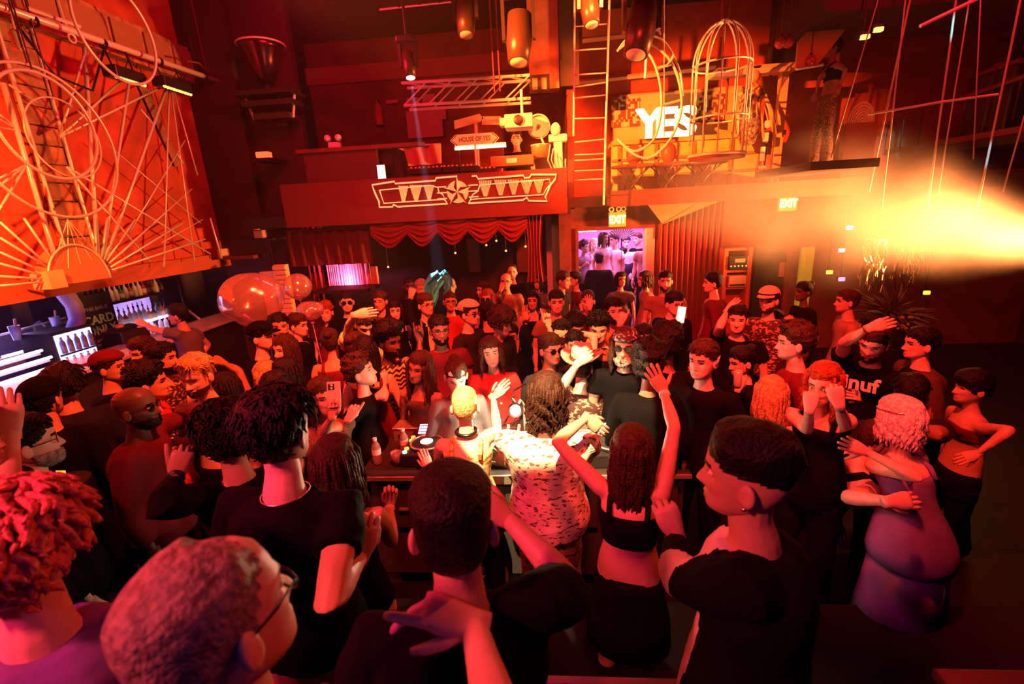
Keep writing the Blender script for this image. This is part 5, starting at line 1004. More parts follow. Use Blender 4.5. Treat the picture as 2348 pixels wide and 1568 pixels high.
p = on_y(2045, 700, 6.9); t = thing('feather_bush', 'dark feathery plant display below the golden tinsel', 'plant', (p[0], 6.9, 0)); m_ = MB(); rg = np.random.default_rng(5)
for q in range(140): an = rg.uniform(0, 2 * PI); el_ = rg.uniform(.1, 1.4); L = rg.uniform(.35, .6); u = np.array([math.cos(an) * math.cos(el_), math.sin(an) * math.cos(el_), math.sin(el_)]); b0 = np.array([0, 0, p[2] - .25]); m_.tube([b0 + u * .1, b0 + u * L * .6 + [0, 0, .04], b0 + u * L - [0, 0, .05]], (.012, .018, .003), 4)
m_.build('fronds', mat('dark_frond', (.06, .03, .02), .6), t)['kind'] = 'stuff'; MB().lathe([(.2, 0), (.26, p[2] - .4), (.22, p[2] - .2)], n=18).build('planter', DSTEEL, t, True)
m_ = MB()
for q in range(60): an = rg.uniform(0, 2 * PI); m_.ball((.25 * math.cos(an) * rg.uniform(.3, 1), -.2 + .1 * math.sin(an), p[2] - .2 + rg.uniform(-.12, .1)), .02, 6, 4)
m_.build('blossoms', mat('pale_bloom', (.4, .25, .15), .6), t)['kind'] = 'stuff'
for k, (px, py, c_, e_) in enumerate(((1902, 624, (1, .6, .05), 2.5), (2125, 671, (.9, .9, .05), 1.6), (1930, 640, (.6, .3, 1), 2), (1948, 522, (.7, .5, 1), 4), (1930, 574, (.6, .45, .9), 1.5))):
    p = on_y(px, py, 7.9); t = thing('small_lamp', ('amber', 'yellow-green', 'violet', 'lilac', 'pale')[k] + ' pinpoint lamp in the dark right-hand corner', 'lamp', p); MB().box((-.045, -.02, -.03), (.045, .02, .03), 0, .008).build('lens', mat('pin_lamp_%d' % k, c_, .3, emit=c_, estr=e_), t); MB().box((-.05, .02, -.035), (.05, .08, .035)).build('case', BLK, t); MB().tube([(0, .05, .03), (0, .05, 2.63 - p[2])], .008, 5).build('hanger', BLK, t)
# right-hand balcony with its rail and clutter
a, b = on_x(2000, 295, 6.2), on_x(2420, 150, 6.2); t = thing('balcony_rail', 'red balcony rail running along the right wall under the dark ceiling', 'rail', a)
MB().tube([(0, 0, 0), b - a], .03, 6).build('rail', DRED, t); MB().box((0, b[1] - a[1], -.5), (.06, 0, -.42)).build('kick_board', DRED, t)
for k in range(9): f_ = k / 8; MB().tube([(b - a) * f_, (b - a) * f_ - [0, 0, .5]], .014, 5).build('post', DSTEEL, t)
wall('floor_balcony', (6.2, -1.0, a[2] - .62), (8.0, 8.2, a[2] - .5), BLK)
rg = np.random.default_rng(11); ZB = a[2] - .5
for k in range(9):
    px = 2030 + k * 38; yb = 290 - (px - 2000) * .33; p = on_x(px, yb - 16, 6.5); p[1] = min(p[1], 7.9); m__ = mat('balcony_item', (.6, .25, .12), .5) if k % 2 else DSTEEL; t = thing('stored_prop', ('covered chair', 'dark lamp case', 'folded sign', 'small black case', 'round-topped box', 'dark crate', 'tall narrow box', 'black cabinet', 'wide pale box')[k] + ' standing on the right-hand balcony', 'prop', p, 'props on the balcony')
    w, h = rg.uniform(.1, .22), rg.uniform(.14, .3); MB().box((-w, -w, ZB - p[2]), (w, w, h - .15), 0, .03).build('body', m__, t); MB().box((-w * .7, -w * .7, h - .15), (w * .7, w * .7, h - .08), 0, .02).build('lid', DRED, t)
t = thing('shell_lamp', 'fan-shaped cream shell panel glowing on the far right stage', 'decoration', P7(1972, 283, 7.85)); m_ = MB(); w = .19
for k in range(7):
    r0, r1 = w * (1 - k / 7.), w * (1 - (k + .75) / 7.); tt = np.linspace(0, PI, 16); m_.prism([(r0 * math.cos(q), r0 * 1.55 * math.sin(q)) for q in tt] + [(r1 * math.cos(q), r1 * 1.55 * math.sin(q)) for q in tt[::-1]], -.02 - .006 * k, .02)
m_.build('ribs', mat('shell_cream', (.9, .75, .4), .5), t); MB().box((-w - .03, -.06, 2.78 - t.location.z), (w + .03, .06, -.005)).build('plinth', mat('plinth_red', (.3, .04, .03), .5), t)
for k, (px, py) in enumerate(((1983, 85), (2014, 68))): p = P7(px, py, 6.8); t = thing('can_light', ('lower' if k == 0 else 'upper') + ' of two glowing amber fittings under the dark ceiling edge', 'light', p); MB().cbox((0, 0, 0), (.1, .06, .05), 0, .01).build('lens', mat('amber_fit', (1, .6, .2), .3, emit=(1, .45, .12), estr=2.5), t); MB().cbox((0, .05, .03), (.13, .08, .09), 0, .01).build('case', BLK, t); MB().tube([(0, .05, .05), (0, .05, 5.95 - p[2])], .01, 5).build('hanger', BLK, t)
a = P7(1838, 60, 7.0); wall('beam_dark', (a[0] + .2, 6.9, a[2] + .1), (8.0, 8.2, 5.95), BLK)
p = P7(1880, 110, 7.6); t = thing('winged_prop', 'reddish feathered backdrop panel behind the performer', 'panel', p); MB().prism([(-.3, -.25), (.0, -.2), (.35, .25), (-.1, .3), (-.3, .1)], 0, .03).build('panel', mat('panel_orange', (.6, .26, .10), .6), t); MB().tube([(-.3, -.03, -.25), (.05, -.03, -.22)], .02, 5).build('edge_bar', STEEL, t)
MB().tube([(-.2, 0, .28), (-.2, 0, 1.3)], .01, 5).build('hanger', DSTEEL, t)
wall('floor_plinth', (P7(1835, 380, 6.45)[0], 6.2, P7(1890, 372, 6.45)[2] - .1), (P7(1985, 380, 6.45)[0], 7.76, P7(1890, 372, 6.45)[2]), mat('plinth_dark', (.05, .015, .015), .6))
# swinging cables on the right
for k, (x0, y0, x1, y1, y, r_, lab) in enumerate(((2085, 0, 1992, 440, 6.9, .012, 'first'), (2060, 130, 2022, 470, 6.75, .009, 'second'), (2192, -10, 2126, 480, 6.9, .012, 'third'), (2180, 260, 2150, 450, 6.75, .008, 'fourth'), (2338, 0, 2240, 480, 6.6, .012, 'fifth'), (2350, 260, 2300, 440, 6.75, .010, 'sixth'), (1935, 260, 1905, 362, 6.3, .006, 'seventh'), (2236, 260, 2232, 365, 6.0, .006, 'eighth'))):
    a, b = on_y(x0, y0, y), on_y(x1, y1, y); d_ = a - b; kk = (5.95 - b[2]) / d_[2]; top_ = b + d_ * kk
    t = tag(MB().tube([b, b + d_ * kk * .5 + [.01, 0, 0], top_], r_, 6).build('hanging_cable', mat('pale_cable', (.55, .4, .35), .5)), f'{lab} slanting cable hanging from the dark ceiling at the far right', 'cable', 'slanting cables at the right')
a, b = on_y(2110, 60, 6.0), on_y(2260, -12, 6.0); t = tag(MB().tube([a, b], .02, 6).build('truss_bar', STEEL), 'thin steel bar at the top right corner, lit teal', 'bar')
a, b = on_y(2010, 300, 6.3), on_y(2348, 180, 5.4); t = tag(MB().tube([on_y(1990, 262, 6.6), on_y(2170, 232, 6.2), on_y(2290, 216, 5.9)], .014, 6).build('cross_bar', STEEL), 'thin steel cross bar in front of the right balcony', 'bar')
# trumpet lamp and brackets on the corner pier
p = on_y(606, 150, 7.3); t = thing('trumpet_lamp', 'flared metal floodlight standing on a bracket in the dark corner', 'lamp', p); MB().lathe([(.10, -.25), (.20, .02), (.27, .2), (.32, .26), (.30, .26)], n=28).build('shade', mat('dark_chrome', (.10, .03, .035), .22, .9), t, True); MB().ring((0, 0, .26), .32, .014, (0, 0, 1), 36, 6).build('rim', STEEL, t, True); MB().tube([(0, 0, -.25), (0, 0, -.4)], .04, 8).build('stem', DSTEEL, t)
t = thing('speaker_bracket', 'dark slatted speaker bracket below the flared floodlight', 'bracket', on_y(620, 225, 7.35)); MB().box((-.45, -.2, .02), (.42, .25, .08)).build('board', DSTEEL, t); MB().box((-.38, -.15, -.12), (.4, .2, -.05)).build('board', DSTEEL, t); MB().box((-.25, -.12, -.3), (.3, .2, -.22)).build('board', DSTEEL, t)
for s_ in (-1, 1): MB().tube([(s_ * .3, 0, -.28), (s_ * .38, 0, .05)], .02, 6).build('strut', STEEL, t)
MB().box((-.1, .2, -.35), (.1, .32, .1)).build('wall_arm', DSTEEL, t)
p = on_y(605, 355, 7.25); t = thing('red_lantern', 'small glowing red lantern low on the dark corner pier', 'lamp', p); MB().box((-.1, -.06, -.045), (.1, .06, .04), 0, .015).build('shade', mat('lantern_glow', (1, .15, .05), .4, emit=(1, .13, .03), estr=1.6), t); MB().box((-.13, -.08, -.1), (.13, .42, -.05)).build('bracket', BLK, t)
p = on_y(525, 577, 7.2); t = thing('paper_stack', 'pale papers and cups lying on the end of the bar canopy', 'papers', p); MB().box((-.12, -.1, -.1), (-.06, .1, .05)).build('sheet', mat('pale_red_board', (.6, .35, .25), .6), t); MB().box((-.06, -.1, -.12), (.45, .2, -.07)).build('tray', DRED, t)
p = on_y(590, 535, 7.2); t = thing('small_bust', 'small pale box and figurine on the dark ledge', 'figurine', p); MB().box((-.02, -.08, -.08), (.14, .08, .05), 0, .02).build('box', mat('pale_red_board', (.6, .35, .25), .6), t); MB().ball((.0, 0, .08), .06, 10, 8).build('head', mat('pale_red_board', (.6, .35, .25), .6), t, True); MB().box((-.3, -.1, -.12), (.3, .3, -.08)).build('ledge', BLK, t)
# yellow lit shutter door behind the balloons
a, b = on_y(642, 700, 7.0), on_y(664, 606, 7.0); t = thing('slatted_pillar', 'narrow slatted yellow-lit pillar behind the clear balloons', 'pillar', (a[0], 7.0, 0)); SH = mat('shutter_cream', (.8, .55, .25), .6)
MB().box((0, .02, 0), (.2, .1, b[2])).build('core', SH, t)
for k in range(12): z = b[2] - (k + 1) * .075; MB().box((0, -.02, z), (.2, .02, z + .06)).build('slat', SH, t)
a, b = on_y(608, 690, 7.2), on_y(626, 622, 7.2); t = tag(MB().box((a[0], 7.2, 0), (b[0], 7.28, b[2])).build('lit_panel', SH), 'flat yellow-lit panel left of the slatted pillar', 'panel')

p = on_y(1342, 531, 8.9); t = thing('ceiling_strip_light', 'white fluorescent strip at the top of the pink side room', 'light', p); MB().box((-.2, -.05, 0), (.2, .05, .03)).build('diffuser', mat('pink_white_tube', (1, 1, 1), .3, emit=(1, .8, 1), estr=5), t); MB().box((-.21, -.06, .03), (.21, .06, .06)).build('housing', WHITE, t); MB().tube([(0, 0, .06), (0, 0, 2.63 - p[2])], .012, 6).build('hanger', WHITE, t)
# ---------------------------------------------------------------- the performers' desk
TZ = .95
t = thing('dj_desk', 'long black equipment desk with two grey case lids behind the turntables', 'desk', (-.2, 2.72, 0)); CASE = mat('road_case', (.045, .035, .035), .4, bump=.05, bscale=80); ALU = mat('aluminium_edge', (.75, .65, .5), .3, .8)
MB().box((-1.08, .03, .12), (1.05, .92, TZ - .04)).build('body', CASE, t); MB().box((-1.12, -.02, TZ - .04), (1.08, .95, TZ), 0, .008).build('top', mat('desk_top', (.03, .024, .024), .35), t); MB().box((-1.12, -.035, TZ - .03), (1.08, -.02, TZ - .005)).build('front_edge', ALU, t)
for k in range(4): MB().box((-1.0 + .52 * k, .005, .52), (-.55 + .52 * k, .03, .84), 0, .006).build('drawer', CASE, t); MB().box((-.87 + .52 * k, -.012, .67), (-.66 + .52 * k, .005, .685)).build('handle', ALU, t)
MB().box((-.22, -.045, TZ - .055), (.02, -.03, TZ + .005)).build('corner_plate', ALU, t)
for x in (-1.0, .98):
    for y in (.1, .86): MB().box((x - .05, y - .04, 0), (x + .05, y + .04, .12)).build('leg', CASE, t)
LID = mat('grey_lid', (.16, .12, .10), .45, bump=.08, bscale=25, var=.12)
for (p0, p1, p2, p3, lab) in (((900, 981), (1112, 977), (1106, 937), (938, 940), 'left grey case lid lying behind the turntables, half in the lamp circle'), ((1312, 985), (1516, 984), (1494, 938), (1306, 942), 'right grey case lid lying behind the turntables, half in shadow')):
    q = [on_z(*p, 1.06) for p in (p0, p1, p2, p3)]; x0, x1, y0, y1 = min(q[0][0], q[3][0]), max(q[1][0], q[2][0]), q[0][1], q[2][1]; o = thing('case_lid', lab, 'case', (x0, y0, TZ), 'case lids'); w, d_ = x1 - x0, y1 - y0
    MB().prism([(.0, 0), (w, 0), (w - .01, d_), (.02, d_)], .0, .10, 0, 'xy').build('lid', LID, o); MB().tube([(0, 0, .102), (w, 0, .102), (w - .01, d_, .102), (.02, d_, .102)], .008, 5, 0, True).build('edge', ALU, o)
    for k in range(2): MB().box((w * .48, d_ * .35 + .03 * k, .10), (w * .53, d_ * .35 + .012 + .03 * k, .108)).build('latch', STEEL, o)
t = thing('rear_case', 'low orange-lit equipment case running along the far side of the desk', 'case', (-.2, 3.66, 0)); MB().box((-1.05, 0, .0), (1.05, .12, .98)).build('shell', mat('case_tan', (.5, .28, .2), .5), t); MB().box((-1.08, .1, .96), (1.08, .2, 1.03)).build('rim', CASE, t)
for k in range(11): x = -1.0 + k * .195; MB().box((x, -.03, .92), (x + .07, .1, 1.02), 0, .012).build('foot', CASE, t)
MB().box((.0 - .27, -.012, .84), (-.22, 0, .99)).build('blue_tape', mat('blue_tape', (.05, .12, .3), .6), t)
def player(px, py, label):
    p = on_z(px, py, TZ + .06); t = thing('media_player', label, 'player', (p[0], p[1], TZ), 'media players')
    MB().box((-.16, -.2, 0), (.16, .21, .10), 0, .012).build('case', DSTEEL, t); MB().lathe([(.115, .10), (.115, .118), (.105, .124), (.05, .124), (.05, .128), (.002, .128)], (0, -.06, 0), 32).build('jog_wheel', mat('jog_black', (.02, .02, .02), .3), t, True)
    MB().ring((0, -.06, .122), .112, .007, (0, 0, 1), 40, 6).build('jog_ring', mat('jog_silver', (.8, .78, .72), .25, .8), t, True); MB().lathe([(.045, .128), (.045, .131), (.001, .131)], (0, -.06, 0), 24).build('jog_display', mat('jog_light', (.9, .9, .8), .3, emit=(1, .9, .75), estr=1.6), t)
    MB().prism([(.085, .10), (.20, .10), (.20, .15), (.19, .15)], -.12, .12, 0, 'yz').build('screen_hood', DSTEEL, t)
    R = np.array([0, .105, .05]); R /= np.linalg.norm(R); m_ = MB(); c = np.array([0, .137, .127]); m_.add([c + [-.105, 0, 0] - R * .045, c + [.105, 0, 0] - R * .045, c + [.105, 0, 0] + R * .045, c + [-.105, 0, 0] + R * .045] , [(0, 1, 2, 3)]); m_.v = [v + [0, -.003, .004] for v in m_.v]; m_.build('screen', mat('player_screen', (.8, .85, .9), .3, emit=(.85, .8, .75), estr=1.5), t)
    m_ = MB()
    for k in range(3): q = c + R * (-.03 + .028 * k) + [0, -.006, .008]; m_.add([q + [-.1, 0, 0] - R * .005, q + [.1, 0, 0] - R * .005, q + [.1, 0, 0] + R * .005, q + [-.1, 0, 0] + R * .005], [(0, 1, 2, 3)])
    m_.build('waveform', mat('wave_blue', (.1, .2, .5), .3, emit=(.15, .3, .8), estr=.8), t)
    for k, (x, y, c_) in enumerate(((-.13, -.17, (.2, .9, .8)), (-.13, -.12, (1, .6, .1)), (-.13, .0, (1, .55, .1)), (-.13, .05, (1, .55, .1)), (.13, -.1, (1, .8, .6)), (.13, .04, (.4, .7, 1)))): MB().lathe([(.017, .10), (.016, .112), (.002, .112)], (x, y, 0), 12).build('button', mat('button_%d' % k, c_, .3, emit=c_, estr=1.2), t)
    MB().box((.11, -.08, .10), (.14, -.0, .108)).build('slider_slot', STEEL, t); MB().box((.108, -.05, .105), (.142, -.03, .125)).build('slider_cap', WHITE, t)
player(985, 1022, 'left media player with a lit screen and round jog wheel beside the bottles'); player(1402, 1022, 'right media player with a lit screen by the dancing woman')
p = on_z(1150, 1022, TZ + .05); t = thing('mixer', 'black mixer full of knobs and faders between the two players', 'mixer', (p[0], p[1], TZ)); MB().box((-.17, -.21, 0), (.17, .2, .10), 0, .01).build('case', DSTEEL, t); MB().box((-.16, -.2, .10), (.16, .19, .104)).build('face_plate', mat('mixer_face', (.05, .045, .04), .3), t)
m_ = MB()
for i in range(4):
    for j in range(6): m_.lathe([(.012, .104), (.010, .128), (.003, .128)], (-.12 + .08 * i, -.02 + .04 * j, 0), 8)
m_.build('knobs', STEEL, t)['kind'] = 'stuff'
for i in range(4): MB().box((-.127 + .08 * i, -.17, .104), (-.113 + .08 * i, -.07, .106)).build('fader_slot', BLK, t); MB().box((-.135 + .08 * i, -.12, .104), (-.105 + .08 * i, -.1, .125)).build('fader_cap', WHITE, t)
# goose-neck lamp that shines towards the camera
p = on_z(1182, 940, 1.30); t = thing('gooseneck_lamp', 'blinding small white lamp on a bent neck in the middle of the desk', 'lamp', p); LP = p.copy()
MB().ball((0, 0, 0), (.038, .038, .038), 14, 10).build('bulb', mat('blinding_bulb', (1, 1, 1), .3, emit=(1, .86, .62), estr=60), t, True); MB().lathe([(.02, -.07), (.045, -.02), (.052, .01)], n=16, R=np.array([[1, 0, 0], [0, .35, -.94], [0, .94, .35]])).build('shade', DSTEEL, t, True)
MB().tube([(0, .06, -.02), (.03, .1, .03), (.05, .14, -.02), (.05, .15, 1.0 - LP[2])], .01, 8).build('neck', STEEL, t, True)
t = thing('microphone_stand', 'chrome boom stand and trailing leads behind the blinding lamp', 'stand', on_z(1150, 915, 1.1)); o = np.array(t.location)
for P in (((1105, 925), (1140, 912), (1200, 898)), ((1128, 905), (1150, 925)), ((1165, 905), (1180, 920)), ((1200, 890), (1215, 905))): MB().tube([on_z(*q, 1.12) - o for q in P], .010, 6).build('boom', STEEL, t)
MB().tube([on_z(1150, 915, 1.1) - o, on_z(1150, 915, 1.1) - o - [0, 0, .16]], .014, 6).build('post', STEEL, t)
for k in range(9): a_ = on_z(1118 + 7 * k, 950 + (k % 3) * 10, TZ + .03) - o; MB().tube([a_, a_ + [.05, .1, .03], a_ + [.12 - .03 * k, .16, .0], a_ + [.1 - .02 * k, .3, .02]], .006, 5).build('cable', BLK, t, True)
MB().tube(np.array([on_z(1205, 880, 1.3), on_z(1178, 895, 1.32), on_z(1172, 915, 1.28), on_z(1190, 935, 1.2)]) - o, .007, 6).build('cable', BLK, t, True)
def water_bottle(px, py, label):
    p = on_z(px, py, TZ); t = thing('water_bottle', label, 'bottle', (p[0], p[1], TZ), 'water bottles'); k = .85
    MB().lathe([(.028, 0), (.031, .012), (.031, .06), (.029, .07), (.031, .08), (.029, .09), (.031, .1), (.031, .125), (.026, .15), (.013, .172), (.012, .185)], n=18).build('shell', mat('clear_plastic', (.75, .6, .55), .12, trans=.75, ior=1.2), t, True)
    MB().lathe([(.027, .008), (.029, .02), (.029, .09), (.001, .09)], n=14).build('water', mat('water_fill', (.5, .4, .38), .1, trans=.6, ior=1.2), t, True)
    MB().lathe([(.0318, .08), (.0318, .12)], n=18).build('paper_label', mat('bottle_label', (.6, .5, .45), .5), t); MB().lathe([(.0145, .182), (.0145, .2), (.012, .202)], n=14).build('cap', WHITE, t)
water_bottle(867, 1063, 'clear water bottle standing nearest the desk corner'); water_bottle(930, 1040, 'clear water bottle standing against the left media player')
p = on_z(912, 1066, TZ); t = thing('plastic_cup', 'clear plastic cup of amber drink between the two water bottles', 'cup', (p[0], p[1], TZ)); MB().lathe([(.03, 0), (.04, .1), (.038, .1), (.028, .004)], n=18).build('cup', mat('clear_plastic', (.75, .6, .55), .12, trans=.75, ior=1.2), t, True); MB().lathe([(.0275, .006), (.032, .045), (.001, .045)], n=16).build('drink', mat('amber_drink', (.6, .25, .05), .1, trans=.5), t, True)
p = on_z(950, 998, TZ); t = thing('headphones', 'black headphones lying behind the left media player', 'headphones', (p[0], p[1], TZ + .035)); MB().ring((0, 0, .02), .085, .012, (.2, .1, 1), 30, 6, 0, .3, 5.4).build('headband', BLK, t, True)
for s_ in (-1, 1): MB().lathe([(.045, -.02), (.05, .0), (.045, .02)], (s_ * .07, -.05, 0), 18).build('ear_cup', BLK, t, True)
# floor pieces between the legs
a, b = on_z(1120, 1345, .02), on_z(1250, 1270, .02); t = tag(MB().box((a[0] - .1, a[1], 0), (b[0] + .05, b[1] + .05, .02)).build('lit_floor_sheet', mat('lit_floor_tone', (.6, .5, .28), .6, var=.1)), 'pale sheet painted as the spot-lit floor beneath the desk', 'board')  # pale sheet put down for the spot's pool of light on the floor
p = on_z(1120, 1320, .2); t = thing('cable_coil', 'heap of curled dark leads on the floor beside the pale sheet', 'cable', (p[0], p[1], .0)); rg = np.random.default_rng(2)
for k in range(7): MB().ring((rg.uniform(-.03, .03), rg.uniform(-.03, .03), .02 + .03 * k), rg.uniform(.07, .13), .012, (rg.uniform(-.4, .4), rg.uniform(-.4, .4), 1), 22, 6).build('loop', mat('brown_lead', (.2, .1, .05), .4), t, True)
# front road case strip at the bottom edge, table corner, candle lamp
A, B_ = on_z(1180, 1556, 1.15), on_z(1500, 1565, 1.15); t = thing('road_trunk', 'metal-edged trunk with stickers at the bottom edge of the view', 'case', (A[0], A[1], .35)); w = B_[0] - A[0] + .15
MB().box((0, -.35, 0), (w, -.0, .79)).build('body', CASE, t); MB().box((-.01, -.012, .785), (w, .012, .803)).build('edge', ALU, t)
for k, c_ in enumerate(((.6, .2, .15), (.6, .12, .04), (.5, .4, .35), (.1, .05, .05))): MB().box((.03 + .07 * k, -.06, .79), (.085 + .07 * k, -.018, .7925)).build('sticker', mat('sticker_%d' % k, c_, .5), t)
p = on_z(2137, 1530, 1.0); t = thing('corner_table', 'dark table whose red-lit corner shows at the bottom right', 'table', (p[0], p[1], .35)); MB().box((0, -.7, .61), (.8, 0, .65), 0, .006).build('table_top', mat('table_dark', (.06, .02, .02), .35), t)
for x in (.06, .74):
    for y in (-.64, -.06): MB().box((x - .03, y - .03, 0), (x + .03, y + .03, .61)).build('leg', BLK, t)
p = at_depth(133, 1094, 2.7); t = thing('table_lamp', 'small glowing amber cube lamp in the dark on the left', 'lamp', p); MB().prism([(-.03, -.028), (.02, -.028), (.03, .028), (-.035, .028)], -.025, .025).build('shade', mat('amber_cube', (1, .5, .05), .4, emit=(1, .42, .03), estr=2.2), t); MB().box((-.05, -.05, -.04), (.05, .05, -.028)).build('base', BLK, t)
t = thing('side_table', 'dark small table carrying the amber cube lamp', 'table', (p[0], p[1], 0)); MB().lathe([(.14, p[2] - .065), (.14, p[2] - .04)], n=20).build('table_top', BLK, t); MB().tube([(0, 0, 0), (0, 0, p[2] - .06)], .03, 8).build('leg', BLK, t); MB().lathe([(.2, 0), (.2, .02)], n=18).build('foot', BLK, t)
# balloons
def balloon_mat():
    m = bpy.data.materials.new('clear_balloon'); m.use_nodes = True; nt = m.node_tree; nt.nodes.clear(); o = nt.nodes.new('ShaderNodeOutputMaterial'); mx = nt.nodes.new('ShaderNodeMixShader'); tr_ = nt.nodes.new('ShaderNodeBsdfTransparent'); gl = nt.nodes.new('ShaderNodeBsdfGlossy'); lw = nt.nodes.new('ShaderNodeLayerWeight')
    tr_.inputs[0].default_value = (.92, .80, .78, 1); gl.inputs[0].default_value = (1, .92, .88, 1); gl.inputs['Roughness'].default_value = .16; lw.inputs[0].default_value = .35
    mp = nt.nodes.new('ShaderNodeMapRange'); mp.inputs[3].default_value = .22; mp.inputs[4].default_value = .8; nt.links.new(lw.outputs['Facing'], mp.inputs[0]); nt.links.new(mp.outputs[0], mx.inputs[0]); nt.links.new(tr_.outputs[0], mx.inputs[1]); nt.links.new(gl.outputs[0], mx.inputs[2]); df = nt.nodes.new('ShaderNodeBsdfDiffuse'); df.inputs[0].default_value = (.9, .75, .7, 1); m2 = nt.nodes.new('ShaderNodeMixShader'); m2.inputs[0].default_value = .16; nt.links.new(mx.outputs[0], m2.inputs[1]); nt.links.new(df.outputs[0], m2.inputs[2]); nt.links.new(m2.outputs[0], o.inputs[0]); return m
BAL = balloon_mat()
def balloon(px, py, rpx, y, label, lump=.05, sq=(1, 1, 1)):
    p = on_y(px, py, y); dd = proj(p)[2]; r = rpx / FPX * dd; t = thing('balloon', label, 'balloon', p, 'clear balloons'); m_ = MB().ball((0, 0, 0), 1, 48, 32); v = m_.v[0]; n_ = v / np.linalg.norm(v, axis=1)[:, None]
    v = n_ * (1 + lump * lumps(n_, 3.2, 4) + lump * .3 * lumps(n_, 8, 5))[:, None] * r * np.array(sq); m_.v = [v]; m_.build('skin', BAL, t, True)
    MB().lathe([(.03, -r * .98), (.012, -r * 1.04), (.025, -r * 1.09)], n=10).build('knot', WHITE, t, True); z = p[2] - r * 1.05
    MB().tube([(0, 0, -r * 1.05), (.03, 0, -r * 1.05 - z * .35), (-.02, 0, -r * 1.05 - z * .7), (.0, 0, -p[2] + .01)], .004, 4).build('ribbon', STEEL, t, True)
balloon(580, 688, 66, 4.6, 'largest lumpy clear balloon floating over the crowd by the bar', .07, (1.05, 1, .95)); balloon(683, 657, 30, 5.4, 'round clear balloon floating before the slatted pillar', .01); balloon(712, 712, 27, 5.2, 'small drooping clear balloon below the round one', .08, (1.15, 1, .8))
# teal lit cloth on the dance floor
p = on_y(1004, 658, 6.2); t = thing('teal_scarf', 'glowing teal shiny fabric held up in the crowd under the beam', 'cloth', p); R = []
for k, (x, z, w) in enumerate(((.08, .20, .10), (.02, .16, .12), (-.06, .06, .13), (-.10, -.05, .10), (-.08, -.16, .07), (-.10, -.26, .03))): u = np.linspace(-1, 1, 14); R.append(np.stack([x + u * w, .05 * np.sin(u * 5 + k) , z + .03 * np.sin(u * 7 + k * 2)], 1))
MB().rings(R, False, False).build('fabric', mat('teal_satin', (.06, .8, .85), .3, .1), t, True)
R = []
for k, (x, z, w) in enumerate(((.10, .20, .05), (.16, .1, .06), (.17, .0, .05), (.10, -.08, .03))): u = np.linspace(-1, 1, 8); R.append(np.stack([x + u * w, -.03 + .03 * np.sin(u * 4 + k), z + .02 * u], 1))
MB().rings(R, False, False).build('tail', mat('teal_satin', (.06, .8, .85), .3, .1), t, True)
# ---------------------------------------------------------------- people
P = person
def zig():
    m = mat('cloth_zigzag', (.5, .34, .2), .8); nt = m.node_tree; b = nt.nodes['Principled BSDF']
    tc = nt.nodes.new('ShaderNodeTexCoord'); wv = nt.nodes.new('ShaderNodeTexWave'); wv.wave_type = 'BANDS'; wv.bands_direction = 'Z'; wv.inputs['Scale'].default_value = 8; wv.inputs['Distortion'].default_value = 0
    sp = nt.nodes.new('ShaderNodeSeparateXYZ'); cb = nt.nodes.new('ShaderNodeCombineXYZ'); ma = nt.nodes.new('ShaderNodeMath'); ma.operation = 'PINGPONG'; ma.inputs[1].default_value = .02; ad = nt.nodes.new('ShaderNodeMath'); ad.operation = 'ADD'
    nt.links.new(tc.outputs['Object'], sp.inputs[0]); nt.links.new(sp.outputs[0], ma.inputs[0]); nt.links.new(ma.outputs[0], ad.inputs[0]); nt.links.new(sp.outputs[2], ad.inputs[1]); nt.links.new(ad.outputs[0], cb.inputs[2]); nt.links.new(cb.outputs[0], wv.inputs[0])
    r = nt.nodes.new('ShaderNodeValToRGB'); r.color_ramp.interpolation = 'CONSTANT'; r.color_ramp.elements[0].color = (.01, .008, .008, 1); r.color_ramp.elements[1].color = (.55, .36, .2, 1); r.color_ramp.elements[1].position = .52
    nt.links.new(wv.outputs[0], r.inputs[0]); nt.links.new(r.outputs[0], b.inputs['Base Color']); return m
def spots(name, base, dark, sc, thr):
    m = mat(name, base, .75, bump=.3, bscale=14); nt = m.node_tree; b = nt.nodes['Principled BSDF']; tc = nt.nodes.new('ShaderNodeTexCoord'); mp = nt.nodes.new('ShaderNodeMapping'); mp.inputs['Scale'].default_value = (1, 1, 2.2); v = nt.nodes.new('ShaderNodeTexNoise'); v.inputs['Scale'].default_value = sc; v.inputs['Detail'].default_value = 2
    r = nt.nodes.new('ShaderNodeValToRGB'); r.color_ramp.elements[0].color = (*dark, 1); r.color_ramp.elements[1].color = (*base, 1); r.color_ramp.elements[0].position = thr; r.color_ramp.elements[1].position = thr + .03
    nt.links.new(tc.outputs['Object'], mp.inputs[0]); nt.links.new(mp.outputs[0], v.inputs['Vector']); nt.links.new(v.outputs[0], r.inputs[0]); nt.links.new(r.outputs[0], b.inputs['Base Color']); return m
CLOTHX['zigzag'] = lambda: MATS.get('cloth_zigzag') or zig()
CLOTHX['speckle'] = lambda: MATS.get('cloth_speckle') or spots('cloth_speckle', (.72, .64, .5), (.14, .09, .06), 30, .40)
CLOTHX['redspeck'] = lambda: MATS.get('cloth_redspeck') or spots('cloth_redspeck', (.55, .3, .22), (.12, .03, .02), 20, .42)
CLOTHX['ruffle'] = lambda: MATS.get('cloth_ruffle') or spots('cloth_ruffle', (.62, .5, .2), (.22, .13, .04), 26, .45)
CLOTHX['floral'] = lambda: MATS.get('cloth_floral') or spots('cloth_floral', (.04, .015, .012), (.45, .25, .15), 26, .42)
CLOTHX['fishnet'] = lambda: MATS.get('cloth_fishnet') or spots('cloth_fishnet', (.05, .02, .015), (.5, .25, .12), 60, .42)
CLOTHX['sequin'] = lambda: MATS.get('cloth_sequin') or mat('cloth_sequin', (.3, .14, .1), .25, .6, bump=.8, bscale=120)
